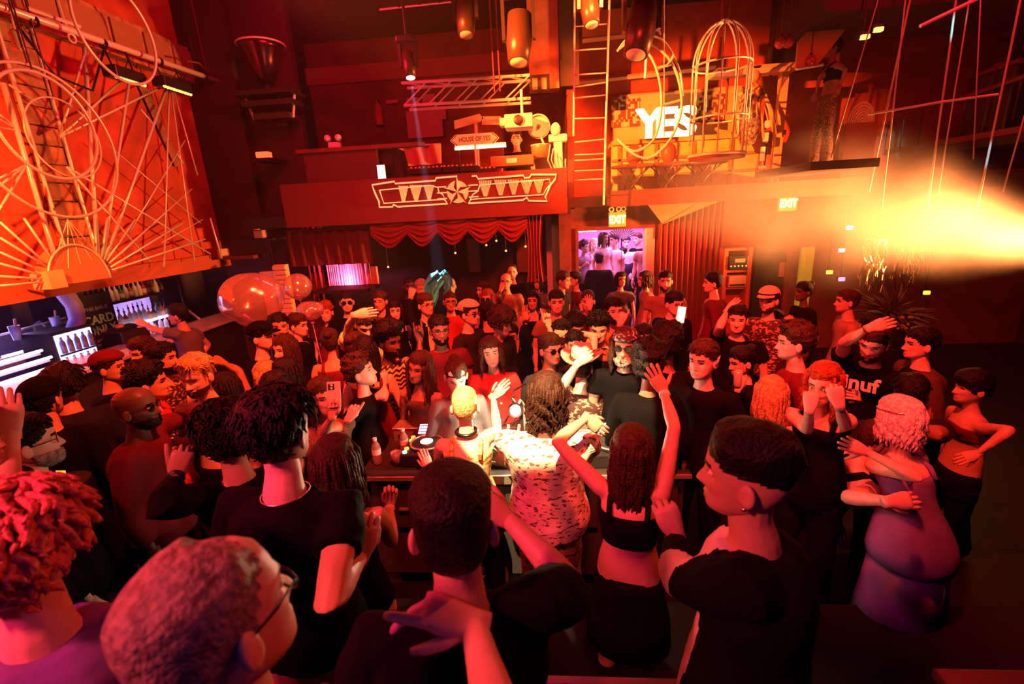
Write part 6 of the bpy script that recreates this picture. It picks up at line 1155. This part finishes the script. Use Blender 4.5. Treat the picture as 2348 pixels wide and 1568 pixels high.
CLOTHX['gold'] = lambda: MATS.get('cloth_gold') or mat('cloth_gold', (.8, .5, .2), .25, .7, bump=.6, bscale=90)
CLOTHX['bandana'] = lambda: MATS.get('cloth_bandana') or spots('cloth_bandana', (.05, .03, .03), (.55, .45, .4), 34, .40)
ST = .35
# --- on the stage, nearest the camera
P('person with wavy pink-lit hair and plum jacket, seen from behind', 40, 1262, 262, 165, fl=ST, skin='pale', hair=('wavy', 'pink'), top=('jacket', 'purple'), hy=0, lod=0)
P('balding grey-haired man with glasses tilting his head up to one side', 500, 1425, 390, 128, fl=ST, skin='pale', hair=('receding', 'grey'), top=('tee', 'black'), pitch=6, hy=0, roll=6, ext=('glasses',), lod=0, fit=.05)
P('man with cropped black hair from behind, forearm folded behind his head', 1040, 1205, 268, 182, fl=ST, skin='tan', hair=('smooth', 'black'), top=('tee', 'black'), r=(1312, 1345, 1, 1165, 1190, 1, 1100, 1150, 'relax', 'a'), lod=0, ext=('earring',))
fa = P('person below the frame whose bare arm rises with a drooping hand', 1400, 2150, 360, 180, g='m', fl=ST, skin='pale', hair=('short', 'brown'), top=('tank', 'black'), l=(1180, 1790, -1, 1085, 1430, 1, 960, 1392, 'drop', 'u'), d=.56, lod=0)
print('FA', [proj(fa['wr'][k]) for k in (1, -1)], [proj(fa['el'][k]) for k in (1, -1)])
P('tall man in black t-shirt and khaki trousers seen from behind', 640, 990, 180, 150, fl=ST, skin='pale', hair=('crop', 'black'), top=('tee', 'black'), bot='khaki', r=(752, 1385, -1, 826, 1275, 1, 838, 1215, 'grip', 'a'), ext=(('necklace', .0),), lod=0)
P('person in black hoodie and violet mask raising a thumb', 520, 1000, 125, 205, fl=.1, skin='tan', hair=('mop', 'black'), top=('long', 'black'), l=(372, 1165, -1, 405, 1090, 1, 425, 1020, 'thumb', 'a'), ext=(('mask', 'purple'), ('bracelet', 'l', 'black')), lod=0)
P('woman with long streaked hair and pale pink trousers, hand raised', 770, 1065, 118, 160, g='f', fl=.1, skin='tan', hair=('long', 'brown', .34), top=('tank', 'black'), bot='blush', r=(898, 1242, 1, 893, 1160, 1, 897, 1100, 'grip', 'p'), ext=(('bracelet', 'r', 'white'),), lod=0)
P('man in profile with black jacket over white t-shirt and ear stud', 1712, 1085, 184, -88, fl=ST, skin='tan', hair=('fade', 'black'), top=('jacket', 'black'), inner='white', l=(1560, 1330, 1, 1550, 1225, 1, 1535, 1190, 'fist', 'a'), ext=('earring',), lod=0, hy=-4)
P('woman dancing with both arms raised in black crop top', 1448, 1035, 118, 180, g='f', fl=0, skin='tan', hair=('long', 'brown', .30), top=('crop', 'black'), bot='skirt', l=(1275, 1012, 1, 1345, 958, 1, 1378, 985, 'relax', 'a'), r=(1548, 968, -1, 1522, 898, 1, 1505, 868, 'open', 'a'), ext=(('wristband', 'r', 'white'),), lod=0)
P('DJ with bleached buzz cut and yellow ruffled top raising a hand', 1066, 930, 80, 178, fl=0, skin='pale', hair=('buzz', 'bleach'), top=('tank', 'ruffle'), bot='black', r=(1140, 985, 1, 1130, 908, 1, 1150, 890, 'flat', 'p'), l=(1004, 1062, 1, 985, 1075, 1, 975, 1050, 'relax'), ext=('choker',), g='f', lod=0)
P('DJ with long dreadlocks in speckled white shirt, seen from behind', 1252, 908, 90, 180, fl=0, skin='dark', hair=('dreads', 'brown', .24), top=('long', 'speckle'), bot='redspeck', l=(1180, 1030, 1, 1165, 1062, 1, 1150, 1050, 'relax'), r=(1345, 1040, 1, 1340, 1060, 1, 1330, 1050, 'relax'), lod=0, wide=1.25, pitch=-14)
# --- left side of the crowd
P('person at the left edge raising a violet-lit bare arm', -90, 1010, 120, 60, fl=.1, skin='pale', hair=('short', 'brown'), top=('tee', 'black'), r=(8, 1150, -1, 25, 990, 1, 12, 900, 'relax', 'a'), d=1.6)
P('bespectacled man with white beard looking across by the left edge', 66, 1015, 100, 95, fl=.1, skin='pale', hair=('short', 'black'), top=('jacket', 'black'), ext=('glasses', ('beard', 'grey')))
P('person in a dark cap standing before the glowing bar', 100, 915, 78, 150, skin='tan', hair=('short', 'black'), top=('jacket', 'black'), ext=(('cap', 'black'),))
P('dark-haired person with back turned to us near the bar strips', 148, 882, 72, 170, skin='tan', hair=('mop', 'black'), top=('jacket', 'navy'))
P('bearded man in a backward cap near the bar counter', 252, 842, 60, 70, skin='tan', hair=('short', 'brown'), top=('tee', 'black'), ext=(('cap', 'maroon', 'back'),))
P('fair man looking down towards the bar, short hair', 328, 806, 58, -55, skin='pale', hair=('short', 'brown'), top=('tee', 'char'), pitch=-8)
P('smiling man with dark beard and quiff facing his friends', 372, 822, 66, 70, skin='tan', hair=('short', 'black'), top=('tee', 'floral'), ext=('beard',), r='bent')
P('man with dark wavy hair in profile beside the shirtless man', 342, 878, 80, 85, skin='tan', hair=('curly', 'black'), top=('tee', 'red'))
P('shirtless man with fair crop and red shadow over his face', 452, 862, 78, -35, skin='pale', hair=('crop', 'blond'), top=None, l='bent', pitch=-8, ext=(('beard', 'brown', .006),))
P('bald dark man in sunglasses turned to the shirtless man', 312, 935, 82, 70, skin='dark', hair=('bald', 'black'), top=('jacket', 'maroon'), ext=('sunglasses', ('beard', 'black')), r=(420, 960, 1, 425, 950, 1, 480, 925, 'point'))
P('woman with long dark braid reaching an arm across', 520, 890, 75, 200, g='f', skin='brown', hair=('braids', 'black', .3), top=('tank', 'char'), r=(548, 850, 1, 512, 832, 1, 488, 822, 'fist'))
P('man in black cap and black graphic tee with open mouth', 600, 772, 62, 65, skin='pale', hair=('short', 'black'), top=('tee', 'black'), ext=(('cap', 'black'),))
P('dark-bearded man standing behind the suited man', 640, 748, 50, 10, skin='tan', hair=('short', 'black'), top=('jacket', 'black'), ext=('beard',))
P('man in black suit with white collar gazing to the dance floor', 683, 745, 62, 65, skin='pale', hair=('short', 'brown'), top=('jacket', 'black'), inner='white', pitch=-6)
P('laughing woman with brown hair looking aside by the suited man', 652, 800, 54, -45, g='f', skin='pale', hair=('long', 'brown', .25), top=('long', 'black'))
P('woman in profile with very long dark hair and open mouth', 655, 858, 58, -80, g='f', skin='tan', hair=('long', 'black', .4), top=('long', 'maroon'))
P('blonde person from behind in front of the graphic tee', 612, 862, 54, 190, g='f', skin='pale', hair=('long', 'blond', .2), top=('tank', 'black'))
P('smiling man peeking out above the tall man', 640, 893, 66, 20, skin='tan', hair=('short', 'black'), top=('tee', 'black'), roll=-14)
ph = P('woman filming with a phone held in front of her face', 742, 908, 62, 20, g='f', skin='tan', hair=('long', 'brown', .2), top=('tee', 'sequin'), r=(742, 992, -1, 762, 955, -1, 766, 915, 'grip', 'p'))
P('woman in black tee gazing up with curly brown tied hair', 828, 852, 70, 80, g='f', skin='pale', hair=('curly', 'brown'), top=('tee', 'black'), pitch=14, r=(885, 915, -1, 880, 880, 1, 878, 850, 'fist', 'a'), l=(770, 985, -1, 800, 960, -1, 815, 935, 'point'))
P('bearded man in zigzag striped shirt making a horns sign', 893, 782, 72, 45, skin='dark', hair=('afro', 'black'), top=('tee', 'zigzag'), ext=('beard',), r=(962, 845, -1, 962, 778, 1, 957, 742, 'horns', 'p'), pitch=-4)
P('man in bright yellow tee bending with a hand on his head', 838, 742, 56, 15, d=4.05, skin='pale', hair=('short', 'brown'), top=('tee', 'yellow'), l=(800, 748, -1, 815, 722, -1, 855, 715, 'flat'), pitch=-30, ext=('beard', ('bracelet', 'l', 'white')), fit=.3)
P('woman with tied dark hair turned away behind the zigzag man', 815, 794, 48, 160, g='f', d=3.75, skin='tan', hair=('bun', 'brown'), top=('tee', 'maroon'))
P('person with long straight black hair from behind', 838, 806, 52, 185, g='f', d=3.6, skin='tan', hair=('long', 'black', .3), top=('tank', 'maroon'))
P('woman with long brown hair and bare shoulder leaning by the desk', 962, 842, 58, -30, g='f', skin='brown', hair=('long', 'brown', .28), top=('tank', 'brown'), roll=12)
P('person with sunglasses pushed up in hair, looking down at the desk', 1046, 862, 60, 8, g='f', skin='pale', hair=('bun', 'brown'), top=('long', 'grey'), pitch=-22, ext=('shades_up', ('necklace', .12)))
P('smiling woman in red jumper behind the desk', 1126, 806, 62, 5, g='f', skin='pale', hair=('long', 'brown', .2), top=('long', 'red'), roll=-6)
P('man in black with cap and glasses turned to the right', 1076, 718, 54, 60, skin='pale', hair=('short', 'brown'), top=('long', 'char'), ext=('sunglasses', ('cap', 'cream', 'back')))
P('smiling bearded man in round glasses behind the horns hand', 1008, 756, 52, 15, skin='brown', hair=('short', 'black'), top=('tee', 'maroon'), ext=('glasses', 'beard'))
P('woman with dark hair looking towards us past the yellow tee', 905, 712, 44, 10, g='f', skin='pale', hair=('long', 'black', .2), top=('tank', 'black'))
P('man in glasses and black shirt raising a fist', 976, 698, 46, 40, skin='tan', hair=('short', 'brown'), top=('long', 'black'), inner='cream', ext=('glasses',), l=(936, 708, 1, 942, 680, 1, 946, 660, 'fist'))
P('short-haired person in thick dark glasses facing us', 795, 692, 38, 5, skin='pale', hair=('short', 'black'), top=('tee', 'black'), ext=('sunglasses',))
P('dim person watching beside the lit alcove', 872, 690, 36, -20, skin='tan', hair=('short', 'brown'), top=('long', 'brown'))
P('dark bearded man far back left of the teal cloth', 938, 655, 36, 10, skin='dark', hair=('buzz', 'black'), top=('long', 'black'), ext=('beard',))
P('grey-haired person right behind the teal cloth', 966, 662, 32, 20, skin='tan', hair=('short', 'grey'), top=('long', 'black'))
P('bald man far back right of the teal cloth', 1032, 656, 36, 10, skin='tan', hair=('bald', 'brown'), top=('long', 'black'))
P('man in tinted glasses dancing below the bald man', 1032, 690, 36, 10, skin='tan', hair=('buzz', 'brown'), top=('tee', 'red'), ext=('glasses',), r='bent')
P('woman with brown hair turned away near the curtained wall', 1108, 664, 34, -60, g='f', skin='pale', hair=('long', 'brown', .2), top=('long', 'black'))
P('red-haired woman in sunglasses in the middle of the crowd', 1118, 684, 36, -15, g='f', skin='pale', hair=('long', 'red', .16), top=('tank', 'black'), ext=('sunglasses',))
P('person with shaggy dark hair leaning to the right', 1150, 738, 56, 60, skin='tan', hair=('mop', 'brown'), top=('long', 'char'), pitch=-15)
P('black-haired person from behind beside the shaggy one', 1118, 718, 46, 170, skin='tan', hair=('short', 'black'), top=('long', 'black'))
P('bald man sipping a drink in a light shirt', 1160, 645, 38, -5, skin='tan', hair=('bald', 'brown'), top=('long', 'peach'), ext=('glasses',), l=(1140, 690, -1, 1148, 665, -1, 1154, 650, 'grip'))
P('tall man with receding hair at the very back', 1174, 624, 34, 5, skin='pale', hair=('receding', 'brown'), top=('long', 'black'))
P('woman with bare back standing under the small balloon', 757, 782, 50, 178, g='f', skin='tan', hair=('bun', 'brown'), top=('tank', 'maroon'))
P('ginger-haired person far back under the small balloon', 748, 716, 34, -10, g='f', skin='pale', hair=('curly', 'red'), top=('tee', 'maroon'))
P('bartender in grey tee reaching to the bottles', 408, 722, 46, -110, skin='tan', hair=('short', 'black'), top=('tee', 'grey'), fit=.02, d=None, r='hip', l=(350, 755, 1, 335, 745, 1, 320, 738, 'relax'))
# --- middle
P('woman in grey top, dark hair, looking to one side', 1236, 645, 36, -40, g='f', skin='tan', hair=('long', 'black', .2), top=('tee', 'grey'))
P('man in dark shirt leaning in for a kiss', 1292, 642, 38, 70, skin='tan', hair=('short', 'brown'), top=('tee', 'char'), pitch=-8)
P('person with swept dark hair being kissed', 1318, 640, 36, -70, g='f', skin='pale', hair=('short', 'black'), top=('tee', 'maroon'))
P('round-faced woman looking out beneath the kissing pair', 1221, 688, 36, 0, g='f', skin='tan', hair=('long', 'black', .15), top=('tank', 'black'))
P('bald-topped person bowing forward', 1240, 716, 36, 20, skin='tan', hair=('receding', 'brown'), top=('tee', 'black'), pitch=-25)
P('pale square-jawed man in salmon tee facing us', 1276, 692, 42, 10, skin='pale', hair=('short', 'black'), top=('tee', 'peach'))
P('man with thick dark curls looking down', 1318, 748, 56, 35, d=4.7, skin='tan', hair=('curly', 'black'), top=('tee', 'black'), pitch=-22)
P('person raising an open palm with long brown hair', 1348, 690, 42, 0, g='f', skin='pale', hair=('short', 'brown'), top=('tee', 'maroon'), l=(1350, 722, -1, 1352, 706, -1, 1348, 668, 'open', 'p'))
P('person raising a hand with thumb and finger pinched', 1170, 770, 50, 0, skin='tan', hair=('short', 'black'), top=('long', 'black'), r=(1200, 770, -1, 1206, 738, 1, 1206, 705, 'okay', 'p'), ext=(('wristband', 'r', 'black'),))
P('man in sunglasses and grey jacket with hands around', 1262, 800, 62, 40, d=3.85, skin='tan', hair=('short', 'brown'), top=('jacket', 'char'), ext=('sunglasses',))
P('person in black tee stretching a bright bare forearm', 1318, 790, 54, 10, g='f', d=4.0, skin='pale', hair=('short', 'black'), top=('tee', 'black'), r=(1366, 768, -1, 1290, 764, -1, 1256, 768, 'fist'))
P('person pointing one bright finger up behind the curls', 1288, 765, 50, 0, d=4.25, skin='pale', hair=('short', 'black'), top=('tee', 'black'), l=(1270, 790, -1, 1258, 745, 1, 1249, 712, 'point', 'p'))
hat = P('person in pink cowboy hat holding its brim, arm up', 1335, 840, 56, 170, skin='pale', d=3.62, hair=('short', 'brown'), top=('tee', 'floral'), l=(1292, 882, -1, 1326, 832, -1, 1352, 812, 'grip'))
P('laughing person with gold-painted glittering face and black scarf', 1384, 836, 52, 70, g='f', d=3.72, skin='brown', hair=('long', 'black', .2), top=('long', 'black'), ext=(('headscarf', 'gold'), ('mask', 'gold')))
P('curly-haired man in black tank top with pendant', 1374, 752, 58, 0, d=4.15, skin='pale', hair=('curly', 'black'), top=('tank', 'black'), ext=(('necklace', .10),), pitch=-12)
P('grinning bearded man in mustard tee with hand at his chin', 1407, 712, 56, 25, d=4.5, skin='pale', hair=('short', 'black'), top=('tee', 'yellow'), ext=('beard',), r=(1440, 772, -1, 1422, 742, -1, 1432, 715, 'shaka'))
P('long-bearded person in patterned bandana and sunglasses', 1434, 792, 58, -5, skin='tan', hair=('long', 'brown', .2), top=('tee', 'black'), ext=(('headscarf', 'bandana'), 'sunglasses', ('beard', 'grey', .03)))
P('woman with long black hair turned three-quarter away', 1476, 775, 50, 30, g='f', skin='tan', hair=('long', 'black', .3), top=('tank', 'black'))
P('person in dark printed tee with afro hair at the desk', 1428, 858, 50, 15, g='f', d=4.05, skin='dark', hair=('afro', 'black'), top=('tee', 'floral'))
P('person with huge dark hair blocking the desk', 1488, 835, 64, 180, g='f', skin='brown', hair=('afro', 'black'), top=('long', 'black'), wide=1.1)
P('broad dark-haired person from behind', 1530, 790, 60, 175, skin='brown', hair=('afro', 'black'), top=('long', 'black'), wide=1.1)
P('stern man with elf ears in black jumper', 1612, 825, 80, -20, skin='pale', hair=('short', 'brown'), top=('long', 'black'), ext=('pointed_ear',), hy=-5)
phm = P('dark-haired man in black jacket holding a lit phone', 1546, 695, 44, 45, skin='pale', hair=('short', 'black'), top=('jacket', 'black'), pitch=-8, l=(1520, 745, -1, 1548, 750, -1, 1556, 735, 'grip'))
P('bearded man in pale tee standing by the pleated curtain', 1526, 644, 40, 5, skin='pale', hair=('short', 'black'), top=('tee', 'peach'), ext=('beard',), inner=None)
P('woman with fair hair and light top in profile by the doorway', 1478, 640, 36, -70, g='f', skin='pale', hair=('long', 'brown', .15), top=('tee', 'peach'))
P('woman in grey top with dark hair before the doorway', 1424, 640, 34, 20, g='f', skin='tan', hair=('long', 'black', .12), top=('tee', 'grey'))
P('tall man from behind filling the doorway', 1374, 594, 30, 180, skin='tan', hair=('short', 'black'), top=('long', 'black'))
P('dark-haired person in navy before the doorway', 1430, 580, 28, 175, skin='tan', hair=('short', 'black'), top=('long', 'navy'))
P('man in profile with dark jacket by the red rack', 1634, 648, 40, -80, skin='pale', hair=('short', 'black'), top=('jacket', 'maroon'), inner='peach')
P('man in black tee raising an arm with pinched fingers', 1692, 732, 50, 0, skin='pale', hair=('short', 'black'), top=('tee', 'black'), l=(1650, 750, -1, 1668, 712, 1, 1690, 692, 'okay', 'a'))
P('moustached man in white cap and floral shirt', 1762, 688, 46, -15, skin='pale', hair=('short', 'brown'), top=('tee', 'floral'), ext=(('cap', 'cream'), ('beard', 'brown', .006)))
P('man behind folded raised hands with sleek hair', 1775, 738, 46, -5, skin='tan', hair=('short', 'black'), top=('tee', 'black'), l=(1740, 775, -1, 1765, 752, -1, 1780, 745, 'grip'), r=(1775, 770, -1, 1800, 742, 1, 1816, 728, 'grip'))
P('man with curly mullet looking aside in dark shirt', 1820, 785, 66, -70, skin='pale', hair=('curly', 'brown'), top=('long', 'maroon'))
P('dark-haired woman sipping with a drink can in hand', 1700, 828, 60, -55, g='f', skin='pale', hair=('bun', 'black'), top=('long', 'black'), pitch=-10, l=(1685, 915, -1, 1692, 892, -1, 1698, 872, 'grip'))
P('woman with straight copper blond hair from behind, bare arms', 1768, 905, 62, 190, g='f', skin='pale', hair=('long', 'blond', .26), top=('tank', 'black'), r=(1838, 1000, -1, 1790, 1010, 1, 1770, 1010, 'relax'))
P('redheaded woman in black top holding both fists up', 1888, 880, 76, -12, g='f', skin='pale', hair=('long', 'red', .2), top=('tank', 'black'), pitch=-6, l=(1850, 985, -1, 1856, 938, -1, 1860, 905, 'fist', 'a'), r=(1938, 975, -1, 1924, 928, -1, 1916, 900, 'fist', 'a'))
lib = P('bearded man in printed black tee waving an arm overhead', 2004, 785, 66, -10, skin='pale', hair=('short', 'brown'), top=('tee', 'black'), pitch=-18, roll=8, l=(1936, 785, -1, 1995, 752, -1, 2035, 740, 'flat', 'a'), r=(2040, 890, 1, 1990, 912, -1, 1960, 905, 'relax'), ext=('beard',))
P('man in open leather jacket looking to the left side', 2110, 788, 60, -60, skin='pale', hair=('short', 'black'), top=('jacket', 'brown'), inner='black')
P('bare-shouldered woman with dark bob at the far right', 2228, 888, 62, -55, g='f', skin='tan', hair=('fringe', 'black', .1), top=('band', 'maroon'), r=(2318, 985, -1, 2240, 1040, -1, 2225, 1045, 'relax'))
P('dim man in pale tee in the haze at right', 1942, 690, 44, -70, skin='tan', hair=('short', 'brown'), top=('tee', 'peach'))
P('shadowy woman passing the yellow door', 1842, 668, 36, -50, g='f', skin='dark', hair=('bun', 'black'), top=('long', 'black'))
P('dark-haired person behind the waving man', 2000, 745, 46, 170, skin='tan', hair=('short', 'black'), top=('tee', 'black'))
P('person in white blond wig and lilac dress hugging a friend', 2062, 962, 92, -125, g='f', d=2.55, lean=(0, -.15), skin='pale', hair=('wig', 'white', .16), top=('dress', 'purple'), bot='bare', l=(2105, 1095, -1, 1985, 1035, -1, 1945, 1018, 'open', 'a'), ext=('headband',), roll=-6, pitch=-8)
P('person with cropped brown hair burying a face in the hug', 2012, 1008, 82, 118, skin='pale', d=2.72, lean=(0, -.25), hair=('buzz', 'brown'), top=('tank', 'black'), pitch=-28, r=(1945, 1140, -1, 2040, 1150, -1, 2075, 1148, 'relax'))
P('person behind the wig raising a ringed hand', 2085, 905, 70, 200, skin='brown', hair=('short', 'black'), top=('tee', 'char'), r=(2150, 1000, -1, 2112, 975, 1, 2118, 930, 'grip', 'a'), ext=(('bracelet', 'r', 'white'),))
# --- upper level
P('DJ in black tee on the upper booth behind the red box', 1184, 318, 34, 0, skin='pale', hair=('short', 'brown'), top=('tee', 'black'), fl=2.72, fit=.02)
perf = P('stilt performer in fishnets and plumed headdress on the upper plinth', 1908, 112, 42, -60, g='f', skin='brown', hair=('curly', 'black'), top=('crop', 'black'), bot='fishnet', fl=P7(1890, 372, 6.45)[2], d=6.6, r=(1940, 160, -1, 1925, 200, -1, 1905, 225, 'relax'), l=(1880, 175, -1, 1870, 215, -1, 1865, 235, 'grip'), ext=(('headscarf', 'sequin'),))
# --- side room
for k, (x, y, h, yw, g_, hr, tp, lab) in enumerate(((1385, 545, 24, 40, 'f', ('long', 'brown', .2), ('tee', 'white'), 'light top drinking in the pink room'), (1408, 550, 25, -50, 'm', ('short', 'black'), ('tee', 'white'), 'white tee in the pink room'), (1362, 560, 24, 30, 'f', ('long', 'blond', .2), ('tank', 'white'), 'blond hair at the near wall of the pink room'), (1462, 548, 28, -40, 'm', ('short', 'brown'), ('tee', 'black'), 'black tee standing tall in the pink room'), (1482, 552, 24, -20, 'm', ('short', 'black'), ('tee', 'peach'), 'peach tee at the jamb of the pink room'), (1340, 566, 26, 60, 'f', ('curly', 'brown'), ('tee', 'grey'), 'curly hair just inside the lilac doorway'), (1436, 556, 22, 10, 'm', ('short', 'black'), ('tee', 'white'), 'dark hair beside the paper fan'))):
    P('person with ' + lab, x, y, h, yw, g=g_, skin=('pale', 'tan')[k % 2], hair=hr, top=tp, fl=.25, d=9.0 + .35 * (k % 4), l='bent' if k % 2 else None)
p = on_y(1425, 550, 9.2); t = thing('paper_fan', 'open pleated paper fan held up in the pink room', 'fan', p); m_ = MB()
for k in range(14): a0, a1 = .3 + k * .17, .3 + (k + .6) * .17; m_.prism([(0, 0), (.27 * math.cos(a0), .27 * math.sin(a0)), (.27 * math.cos(a1), .27 * math.sin(a1))], -.004, .004)
m_.build('pleats', WHITE, t); MB().tube([(0, 0, -.12), (0, 0, .03)], .012, 6).build('handle', BLK, t); MB().tube([(0, 0, -.12), (0, .02, -.3 - p[2] + 1.2)], .006, 4).build('tassel', DRED, t)
# --- haze
def haze(name, lo, hi, dens, label, fog=None):
    m = bpy.data.materials.new(name); m.use_nodes = True; nt = m.node_tree; nt.nodes.clear(); o = nt.nodes.new('ShaderNodeOutputMaterial'); v = nt.nodes.new('ShaderNodeVolumeScatter'); v.inputs['Density'].default_value = dens; v.inputs['Anisotropy'].default_value = .25; v.inputs['Color'].default_value = (.9, .9, .9, 1)
    nt.links.new(v.outputs[0], o.inputs['Volume'])
    if fog: fog(nt, v)
    else: m.cycles.homogeneous_volume = True
    ob = MB().box(lo, hi).build(name, m, kind='stuff'); tag(ob, label, 'haze'); return ob
haze('room_haze', (-6.85, 3.0, .05), (7.95, 8.25, 5.9), .0042, 'thin even haze filling the whole club room')
def blob(nt, v):
    tc = nt.nodes.new('ShaderNodeTexCoord'); A, B_ = on_y(2420, 545, 6.3), on_y(1450, 430, 7.0)
    mp = nt.nodes.new('ShaderNodeMapping'); mp.vector_type = 'TEXTURE'; c = (A * .47 + B_ * .53); d_ = B_ - A; mp.inputs['Location'].default_value = c.tolist(); mp.inputs['Rotation'].default_value = Vector(d_.tolist()).to_track_quat('X', 'Z').to_euler(); L = np.linalg.norm(d_); mp.inputs['Scale'].default_value = (L * .95, 1.5, 1.05)
    nt.links.new(tc.outputs['Object'], mp.inputs[0]); ln = nt.nodes.new('ShaderNodeVectorMath'); ln.operation = 'LENGTH'; nt.links.new(mp.outputs[0], ln.inputs[0])
    n = nt.nodes.new('ShaderNodeTexNoise'); n.inputs['Scale'].default_value = 1.1; n.inputs['Detail'].default_value = 4; nt.links.new(tc.outputs['Object'], n.inputs['Vector'])
    ad = nt.nodes.new('ShaderNodeMath'); ad.operation = 'MULTIPLY_ADD'; ad.inputs[1].default_value = 1.5; nt.links.new(n.outputs[0], ad.inputs[0]); nt.links.new(ln.outputs['Value'], ad.inputs[2])
    r = nt.nodes.new('ShaderNodeMapRange'); r.interpolation_type = 'SMOOTHSTEP'; r.inputs[1].default_value = 1.66; r.inputs[2].default_value = .85; r.inputs[3].default_value = 0; r.inputs[4].default_value = .3; nt.links.new(ad.outputs[0], r.inputs[0]); nt.links.new(r.outputs[0], v.inputs['Density'])
haze('fog_cloud', (-.4, 5.2, .9), (7.9, 7.6, 4.4), .1, 'bright fog cloud blown in from the right in front of the rear wall', blob)
# --- things held or worn by people but lifted away on their own
def phone(who, side, label, lit=None):
    sd = who['right'] * (1 if side == 'l' else -1); c = who['wr'][sd] + who['tip'][sd] * .11; vd = c - EYE; vd /= np.linalg.norm(vd); u = np.array([.12, 0, 1.]); u /= np.linalg.norm(u); x = np.cross(vd, u); x /= np.linalg.norm(x); u = np.cross(x, vd); c = c - vd * .02 + u * .02; R = np.stack([x, vd, u], 1); t = thing('phone', label, 'phone', c)
    MB().cbox((0, 0, 0), (.076, .010, .152), 0, .006, R).build('case', mat('phone_case', (.75, .5, .42), .4), t); MB().cbox(-vd * .006, (.07, .003, .146), 0, 0, R).build('back_plate', mat('lit_phone', (1, 1, .6), .3, emit=(1, .9, .4), estr=2.5) if lit else mat('phone_case', (.75, .5, .42), .4), t)
    if not lit:
        q = -vd * .008 + u * .045 - x * .014; MB().cbox(q, (.036, .006, .036), 0, .003, R).build('camera_bump', BLK, t)
        for k in range(2): MB().ball(q - vd * .004 + u * (.009 - .018 * k), .008, 10, 6).build('lens', mat('phone_lens', (.7, .7, .65), .1, .6), t, True)
phone(ph, 'r', 'pale phone with a dark camera bump held up by the filming woman'); phone(phm, 'l', 'glowing yellow-white phone in the hand of the man in black', True)
# cowboy hat
h = hat; c = h['hc'] + h['Hm'][:, 2] * .06; t = thing('cowboy_hat', 'pink felt cowboy hat with a creased crown, gripped by its brim', 'hat', c); R = h['Hm']; HM = mat('pink_felt', (.7, .42, .36), .8, bump=.1)
a = np.arange(28) * 2 * PI / 28; rs = []
for r_, z, cr in ((.19, .02, 0), (.185, .015, 0), (.105, .012, 0), (.10, .05, 0), (.09, .10, 0), (.07, .125, .02), (.03, .115, .03)): rs.append(np.stack([r_ * np.cos(a) * .85, r_ * np.sin(a) * 1.05, z + (.05 * np.cos(a) ** 2 if r_ > .15 else 0) + cr * (np.cos(a) ** 2 - .5)], 1) @ R.T)
MB().rings(rs[2:]).build('crown', HM, t, True); MB().rings([r for r in rs[:3]] + [rs[2] - [0, 0, .006], rs[0] - [0, 0, .006]], True, False).build('brim', HM, t, True); m_ = MB(); m_.tube(np.stack([.105 * np.cos(a) * .85, .105 * np.sin(a) * 1.05, np.full(28, .02)], 1) @ R.T, .008, 6, 0, True); m_.build('hat_band', DRED, t)
# print on the waving man's shirt
w = lib; t = w['root']; c = w['nb'] * .80 + w['hip'] * .20 + w['B'][:, 1] * .155; m_ = MB()
add_text(m_, 'inuf', c - np.array(t.location), .14, -w['B'][:, 0], w['B'][:, 2], .002, .004); m_.build('shirt_print', mat('print_white', (.8, .7, .65), .7), t)
# drink can
can = [o for o in bpy.data.objects if o.get('label', '').startswith('dark-haired woman sipping')][0]
p = at_depth(1692, 868, proj(can.location)[2] * .93 if False else 3.45); t = thing('drink_can', 'pale drink can held at the chest of the dark-haired woman', 'can', p); MB().lathe([(.022, -.06), (.028, -.055), (.03, -.05), (.03, .05), (.024, .06), (.022, .06)], n=16).build('can', mat('can_print', (.8, .75, .7), .3, .5), t, True); MB().lathe([(.024, .06), (.024, .063), (.002, .061)], n=14).build('lid', STEEL, t)
# feathered headdress and red baubles of the performer
h = perf; c = h['hc'] + h['Hm'][:, 2] * .1; t = thing('plumed_headdress', 'dark plumed headdress on the head of the stilt performer', 'headdress', c); rg = np.random.default_rng(9)
for k in range(16): an = -1.2 + 2.4 * k / 15; u = h['Hm'] @ np.array([math.sin(an), -.35, math.cos(an)]); L = .26 + .06 * (k % 3); MB().tube([u * .02, u * L * .55 + [0, 0, .02], u * L], (.01, .03, .006), 6).build('plume', mat('dark_plume', (.04, .015, .02), .6), t, True)

for q in PLOG: print('P', q) if not 1.45 < q[2] < 2.0 else None
